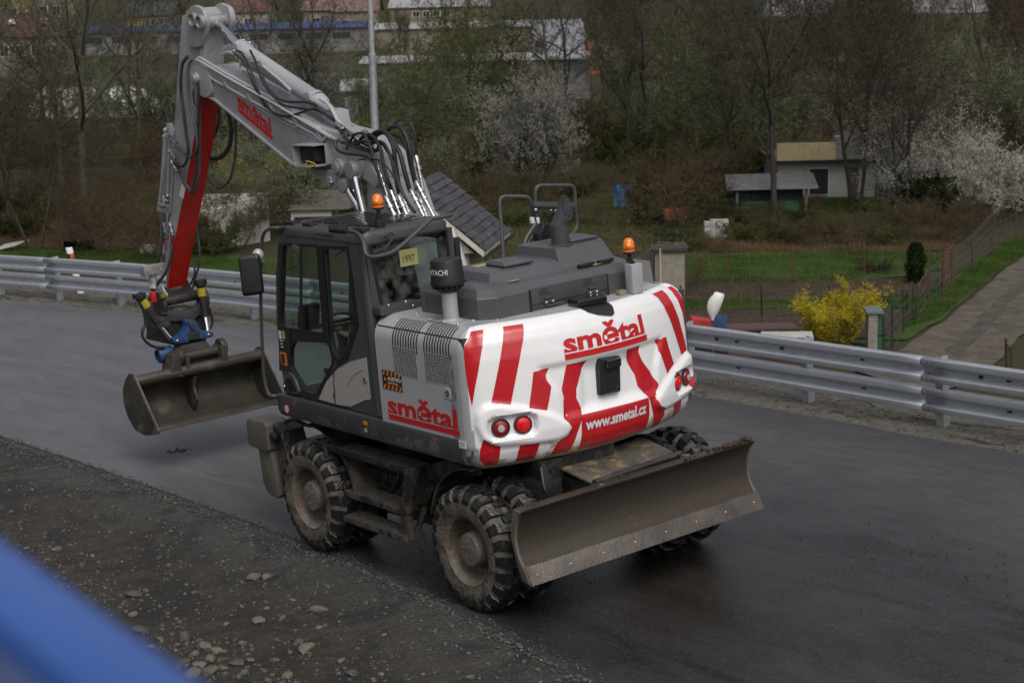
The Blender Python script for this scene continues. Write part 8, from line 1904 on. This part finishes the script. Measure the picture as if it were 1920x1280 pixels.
mb = MB(); fbox(mb, F, 0, .03, 0, .6, 0, h); fbox(mb, F, 0, w, .57, .6, 0, h); fbox(mb, F, w-.03, w, 0, .57, 0, h); fbox(mb, F, .03, w-.03, 0, .56, h-.04, h); bl(mb, 'shell', black, e, smooth=0)
for k in range(6): mb = MB(); fbox(mb, F, w*.5+k*w*.08, w*.5+k*w*.08+.02, -.005, .02, 0, h-.05); bl(mb, 'slat', black, e, smooth=0)
g_, D = Gp(-5, 473); F = frame_at(-5, D); e = empty('plank_pile', F(0, 0, 0)); org = e.location.copy(); tag(e, 'pile of pale planks at the left edge of the photo', 'planks')
for k in range(7): mb = MB(); a = -.1+.13*k; mb.loft([[F(a-.3, -.05+d, .02+.03*k), F(a-.2, -.05+d, .02+.03*k), F(a+.3, .4+d, .25+.02*k), F(a+.2, .4+d, .25+.02*k)] for d in (0, .03)]); bl(mb, 'plank', slabm, e, smooth=0)
# brick gatepost with green door, green gate, red gate
g_, D = Gp(1630, 655); D = 38.5; F = frame_at(1632, D); e = empty('brick_gatepost', F(0, 0, 0)); org = e.location.copy(); tag(e, 'pale brick gatepost with a green letterbox door and flat cap', 'gatepost'); h = hrow(1640, 588, D); w = span(1632, 1650, D); brk = mat('pale_brick', (.28, .26, .22), .85, var=.25, vs=9)
mb = MB(); fbox(mb, F, .01, w-.01, .01, .34, -1, h); bl(mb, 'mortar_core', mat('mortar', (.16, .15, .13), .9), e, smooth=0)
nr = int(h/.075)
for k in range(nr):
    for j in range(2): mb = MB(); o_ = .5 if k % 2 else 0; a0 = w*(j*.5)+.003; mb_ = fbox(mb, F, a0 if not o_ else (0 if j == 0 else w*.25)+.003, (a0+w*.5-.006) if not o_ else (w*.25 if j == 0 else w)-.003, 0, .05, k*.075+.005, (k+1)*.075-.005); bl(mb, 'brick', brk, e, smooth=0)
mb = MB(); mb.loft([[F(-.05, -.05, h+d), F(w+.12, -.05, h+d), F(w+.12, .42, h+.05+d), F(-.05, .42, h+.05+d)] for d in (0, .05)]); bl(mb, 'cap', mat('green_grey_cap', (.13, .16, .14), .6), e, smooth=0)
mb = MB(); fbox(mb, F, w+.0, w+.10, .02, .3, h*.15, h*.55); fbox(mb, F, w+.0, w+.10, .02, .3, h*.6, h-.05); bl(mb, 'letterbox_door', greenp, e, smooth=0)
def bars(name, label, cat, posts, rails, m, r_=.022, group=None, infill=None):
    e = empty(name, posts[0][0]); org_ = Vector(posts[0][0]); tag(e, label, cat, group)
    for a, b_ in posts: mb = MB(); mb.tube([Vector(a)-org_, Vector(b_)-org_], r_, 6); mb.build('post', m, e)
    for a, b_ in rails: mb = MB(); mb.tube([Vector(a)-org_, Vector(b_)-org_], r_*.7, 5); mb.build('rail', m, e)
    if infill:
        mb = MB()
        for a, b_ in infill: mb.tube([Vector(a)-org_, Vector(b_)-org_], .0045, 3, cap=False)
        mb.build('wire_mesh', mat('wire_%d' % len(MATS), (.08, .08, .075), .6), e, smooth=0, weld=False)['kind'] = 'stuff'
    return e
def postpx(pxt, pyt, pxb, pyb):
    g_, D = Gp(pxb, pyb); return (g_-Vector((0, 0, .1)), W(pxt, pyt, D))
def fence(name, label, cat, ps, m, r_=.02, rails=(1.,), mesh=True, wires=5):
    posts = [postpx(*p) for p in ps]; rl = []; inf = []
    for (a, b_), (c, d) in zip(posts, posts[1:]):
        for f_ in rails: rl.append((a.lerp(b_, f_), c.lerp(d, f_)))
        if mesh:
            for k in range(wires): f_ = (k+.5)/wires; inf.append((a.lerp(b_, f_), c.lerp(d, f_)))
            nn = int((c-a).length/.5)
            for k in range(nn): t = k/nn; inf.append((a.lerp(c, t), b_.lerp(d, t)))
    return bars(name, label, cat, posts, rl, m, r_, None, inf if mesh else None)
fence('green_gate', 'green wire gate and fence running back from the brick gatepost', 'gate', [(1656, 590, 1658, 672), (1672, 560, 1674, 655), (1693, 545, 1695, 626), (1712, 530, 1713, 606)], darkg, .022, (.95, .45))
fence('red_post_fence', 'wire fence on thin rust red posts across the lawn', 'fence', [(1275, 470, 1276, 530), (1363, 470, 1364, 531), (1487, 466, 1489, 531), (1619, 462, 1622, 522), (1718, 455, 1720, 522), (1766, 474, 1768, 530)], mat('dull_rust', (.13, .03, .02), .8), .020, ())
fence('black_post_fence', 'wire fence on black posts between the dug beds', 'fence', [(1276, 535, 1277, 606), (1427, 535, 1429, 608), (1554, 535, 1557, 592), (1700, 545, 1701, 590)], black, .022, ())
fence('path_fence', 'rusty wire fence along the grass verge of the gravel path', 'fence', [(1720, 535, 1722, 605), (1740, 505, 1742, 580), (1822, 440, 1825, 512), (1855, 405, 1858, 468), (1904, 375, 1907, 452)], mat('dark_rust', (.07, .04, .03), .8), .028, (.98,))
fence('red_gate', 'narrow rust red metal gate beside the path', 'gate', [(1769, 474, 1770, 556), (1784, 464, 1786, 540)], rust, .035, (.98, .7, .4, .1), True)
mb = MB(); a, b_ = postpx(1769, 474, 1770, 556), postpx(1777, 480, 1778, 550)
fence('path_post', 'single dark post at the right edge of the gravel path', 'post', [(1886, 634, 1888, 700), (1896, 650, 1897, 705)], mat('brown_rust', (.06, .03, .025), .8), .03, (.9,), False)
# low picket border
g0, g1_ = Gp(1372, 610)[0], Gp(1500, 606)[0]; e = empty('picket_border', g0); tag(e, 'low dark picket border at the edge of the dug bed', 'picket fence')
for k in range(26): p = g0.lerp(g1_, k/25)-g0; mb = MB(); mb.box(p+Vector((0, 0, .08)), (.035, .035, .18+rnd.uniform(-.03, .03))); mb.build('picket', oldwood, e, smooth=0)
# corrugated brown shed roof below the rail, white board, machine, bag
D = 37.5; F = frame_at(1362, D); e = empty('low_brown_roof', F(0, 0, 0)); org = e.location.copy(); tag(e, 'low brown corrugated shed roof just behind the guardrail', 'shed'); h = hrow(1400, 622, D); w = span(1362, 1508, D)
mb = MB(); N_ = 60; h2 = hrow(1400, 609, D+1.2)
for i in range(N_+1): a = w*i/N_; r_ = .035*(i % 2); mb.v += [F(a, 0, h+r_), F(a+.05, 1.2, h2+r_)]
mb.f = [(2*i, 2*i+2, 2*i+3, 2*i+1) for i in range(N_)]; mb.mi = [0]*N_; bl(mb, 'corrugated_roof', mat('brown_corrugated', (.13, .10, .09), .8, var=.25, vs=4), e, smooth=0, weld=False)
mb = MB(); fbox(mb, F, .05, w-.05, .08, 1.1, -.2, h-.02); bl(mb, 'wall', mat('red_brown_boards', (.10, .05, .04), .8, var=.2), e, smooth=0)
mb = MB(); mb.loft([[F(w*.45, -.25, h-.05+d), F(w*1.12, -.25, h-.12+d), F(w*1.12, -.02, h-.02+d), F(w*.45, -.02, h+.0+d)] for d in (-.2, .0)]); bl(mb, 'white_board', slabm, e, smooth=0)
D = 35.5; F = frame_at(1288, D); e = empty('garden_machine', F(0, 0, 0)); org = e.location.copy(); tag(e, 'red and blue garden machine half hidden by the guardrail', 'machine'); zt = hrow(1300, 600, D)
mb = MB(); mb.loft([[F(0, 0+d, zt-.3), F(.55, 0+d, zt-.3), F(.5, 0+d, zt-.03), F(.1, 0+d, zt+.03)] for d in (0, .4)]); bl(mb, 'red_hood', mat('machine_red', (.5, .03, .03), .4), e, bevel=.02)
mb = MB(); mb.loft([[F(.52, .05+d, zt-.3), F(.82, .05+d, zt-.3), F(.84, .05+d, zt+.04), F(.56, .05+d, zt+.02)] for d in (0, .3)]); bl(mb, 'blue_tank', blue_m, e, bevel=.02)
mb = MB(); mb.tube(bez([F(.5, .1, zt), F(.6, .1, zt+.12), F(.75, .1, zt+.1), F(.85, .1, zt-.1)], 4), .012, 6); bl(mb, 'hose', black, e)
mb = MB(); fbox(mb, F, .05, .8, .05, .35, -.1, zt-.28); bl(mb, 'frame', black, e, smooth=0)
D = 35.0; F = frame_at(1338, D); e = empty('bag_on_stake', F(0, 0, 0)); org = e.location.copy(); tag(e, 'crumpled white sack hung upside down on a garden stake', 'sack')
z0, z1 = hrow(1338, 600, D), hrow(1338, 548, D); mb = MB(); rg_ = []
for k, (t, wd, dx) in enumerate(((0, .025, -.02), (.12, .05, -.02), (.25, .10, -.015), (.45, .14, .0), (.65, .15, .03), (.82, .15, .08), (.93, .11, .10), (1.0, .04, .06))):
    rg_.append([F(dx+math.cos(a)*wd*(1+.18*mn.noise(Vector((a*2, k*.9, 0)))), math.sin(a)*wd*.6*(1+.3*mn.noise(Vector((a*2, k, 3)))), z0+(z1-z0)*t+.02*mn.noise(Vector((a, k, 7)))) for a in [2*math.pi*j/14 for j in range(14)]])
mb.loft(rg_); bl(mb, 'sack', mat('sack_plastic', (.72, .72, .68), .45, var=.08, dirt=.15, ds=14, dcol=(.5, .48, .15)), e, smooth=25)
mb = MB(); mb.tube([F(-.01, 0, -.2), F(-.01, 0, z0+.1)], .016, 6); bl(mb, 'stake', oldwood, e)
# tarp, orange cart, barrel
g_, D = Gp(1165, 395); F = frame_at(1152, D); e = empty('blue_tarp', F(0, 0, 0)); org = e.location.copy(); tag(e, 'blue tarpaulin hanging among the green bushes', 'tarpaulin'); a, b_ = hrow(1160, 388, D), hrow(1160, 346, D); w = span(1152, 1187, D)
mb = MB(); n_ = 8
for i in range(n_+1):
    for j in range(n_+1): mb.v.append(tuple(F(w*i/n_, .12*math.sin(i*1.3+j*.4), a+(b_-a)*j/n_)))
mb.f = [(i*(n_+1)+j, (i+1)*(n_+1)+j, (i+1)*(n_+1)+j+1, i*(n_+1)+j+1) for i in range(n_) for j in range(n_)]; mb.mi = [0]*len(mb.f); bl(mb, 'sheet', mat('tarp_blue', (.04, .16, .32), .6, var=.15), e, weld=False)
g_, D = Gp(1262, 432); F = frame_at(1248, D); e = empty('orange_cart', F(0, 0, 0)); org = e.location.copy(); tag(e, 'faded orange cart under the bushes', 'cart'); w = span(1240, 1278, D)
mb = MB(); mb.loft([[F(0, 0, .35), F(w, 0, .35), F(w, .5, .35), F(0, .5, .35)], [F(-.08, -.08, .75), F(w+.08, -.08, .8), F(w+.08, .6, .8), F(-.08, .6, .75)]]); bl(mb, 'tub', mat('faded_orange', (.35, .10, .03), .7, var=.2), e, bevel=.02)
for a in (.1, w-.1): mb = MB(); mb.cyl(F(a, -.05, .17), F(a, .0, .17), .17, n=16); bl(mb, 'wheel', black, e)
g_, D = Gp(1290, 416); F = frame_at(1280, D); e = empty('black_barrel', F(0, 0, 0)); org = e.location.copy(); tag(e, 'black barrel lying on its side with a blue rim', 'barrel'); w = span(1280, 1306, D)
mb = MB(); mb.lathe([(.0001, 0), (.19, 0), (.2, .02), (.2, w-.02), (.19, w), (.16, w)], F(0, 0, .2), F(1, 0, 0)-F(0, 0, 0), 20); bl(mb, 'drum', black, e)
mb = MB(); mb.lathe([(.19, w), (.215, w), (.215, w+.03), (.19, w+.03)], F(0, 0, .2), F(1, 0, 0)-F(0, 0, 0), 20); bl(mb, 'rim', mat('rim_blue', (.12, .25, .42), .5), e)
# ---------------------------------------------------------------- turn everything of the road frame into the world
for o in ROADOBJ:
    o.matrix_world = TILT @ o.matrix_basis
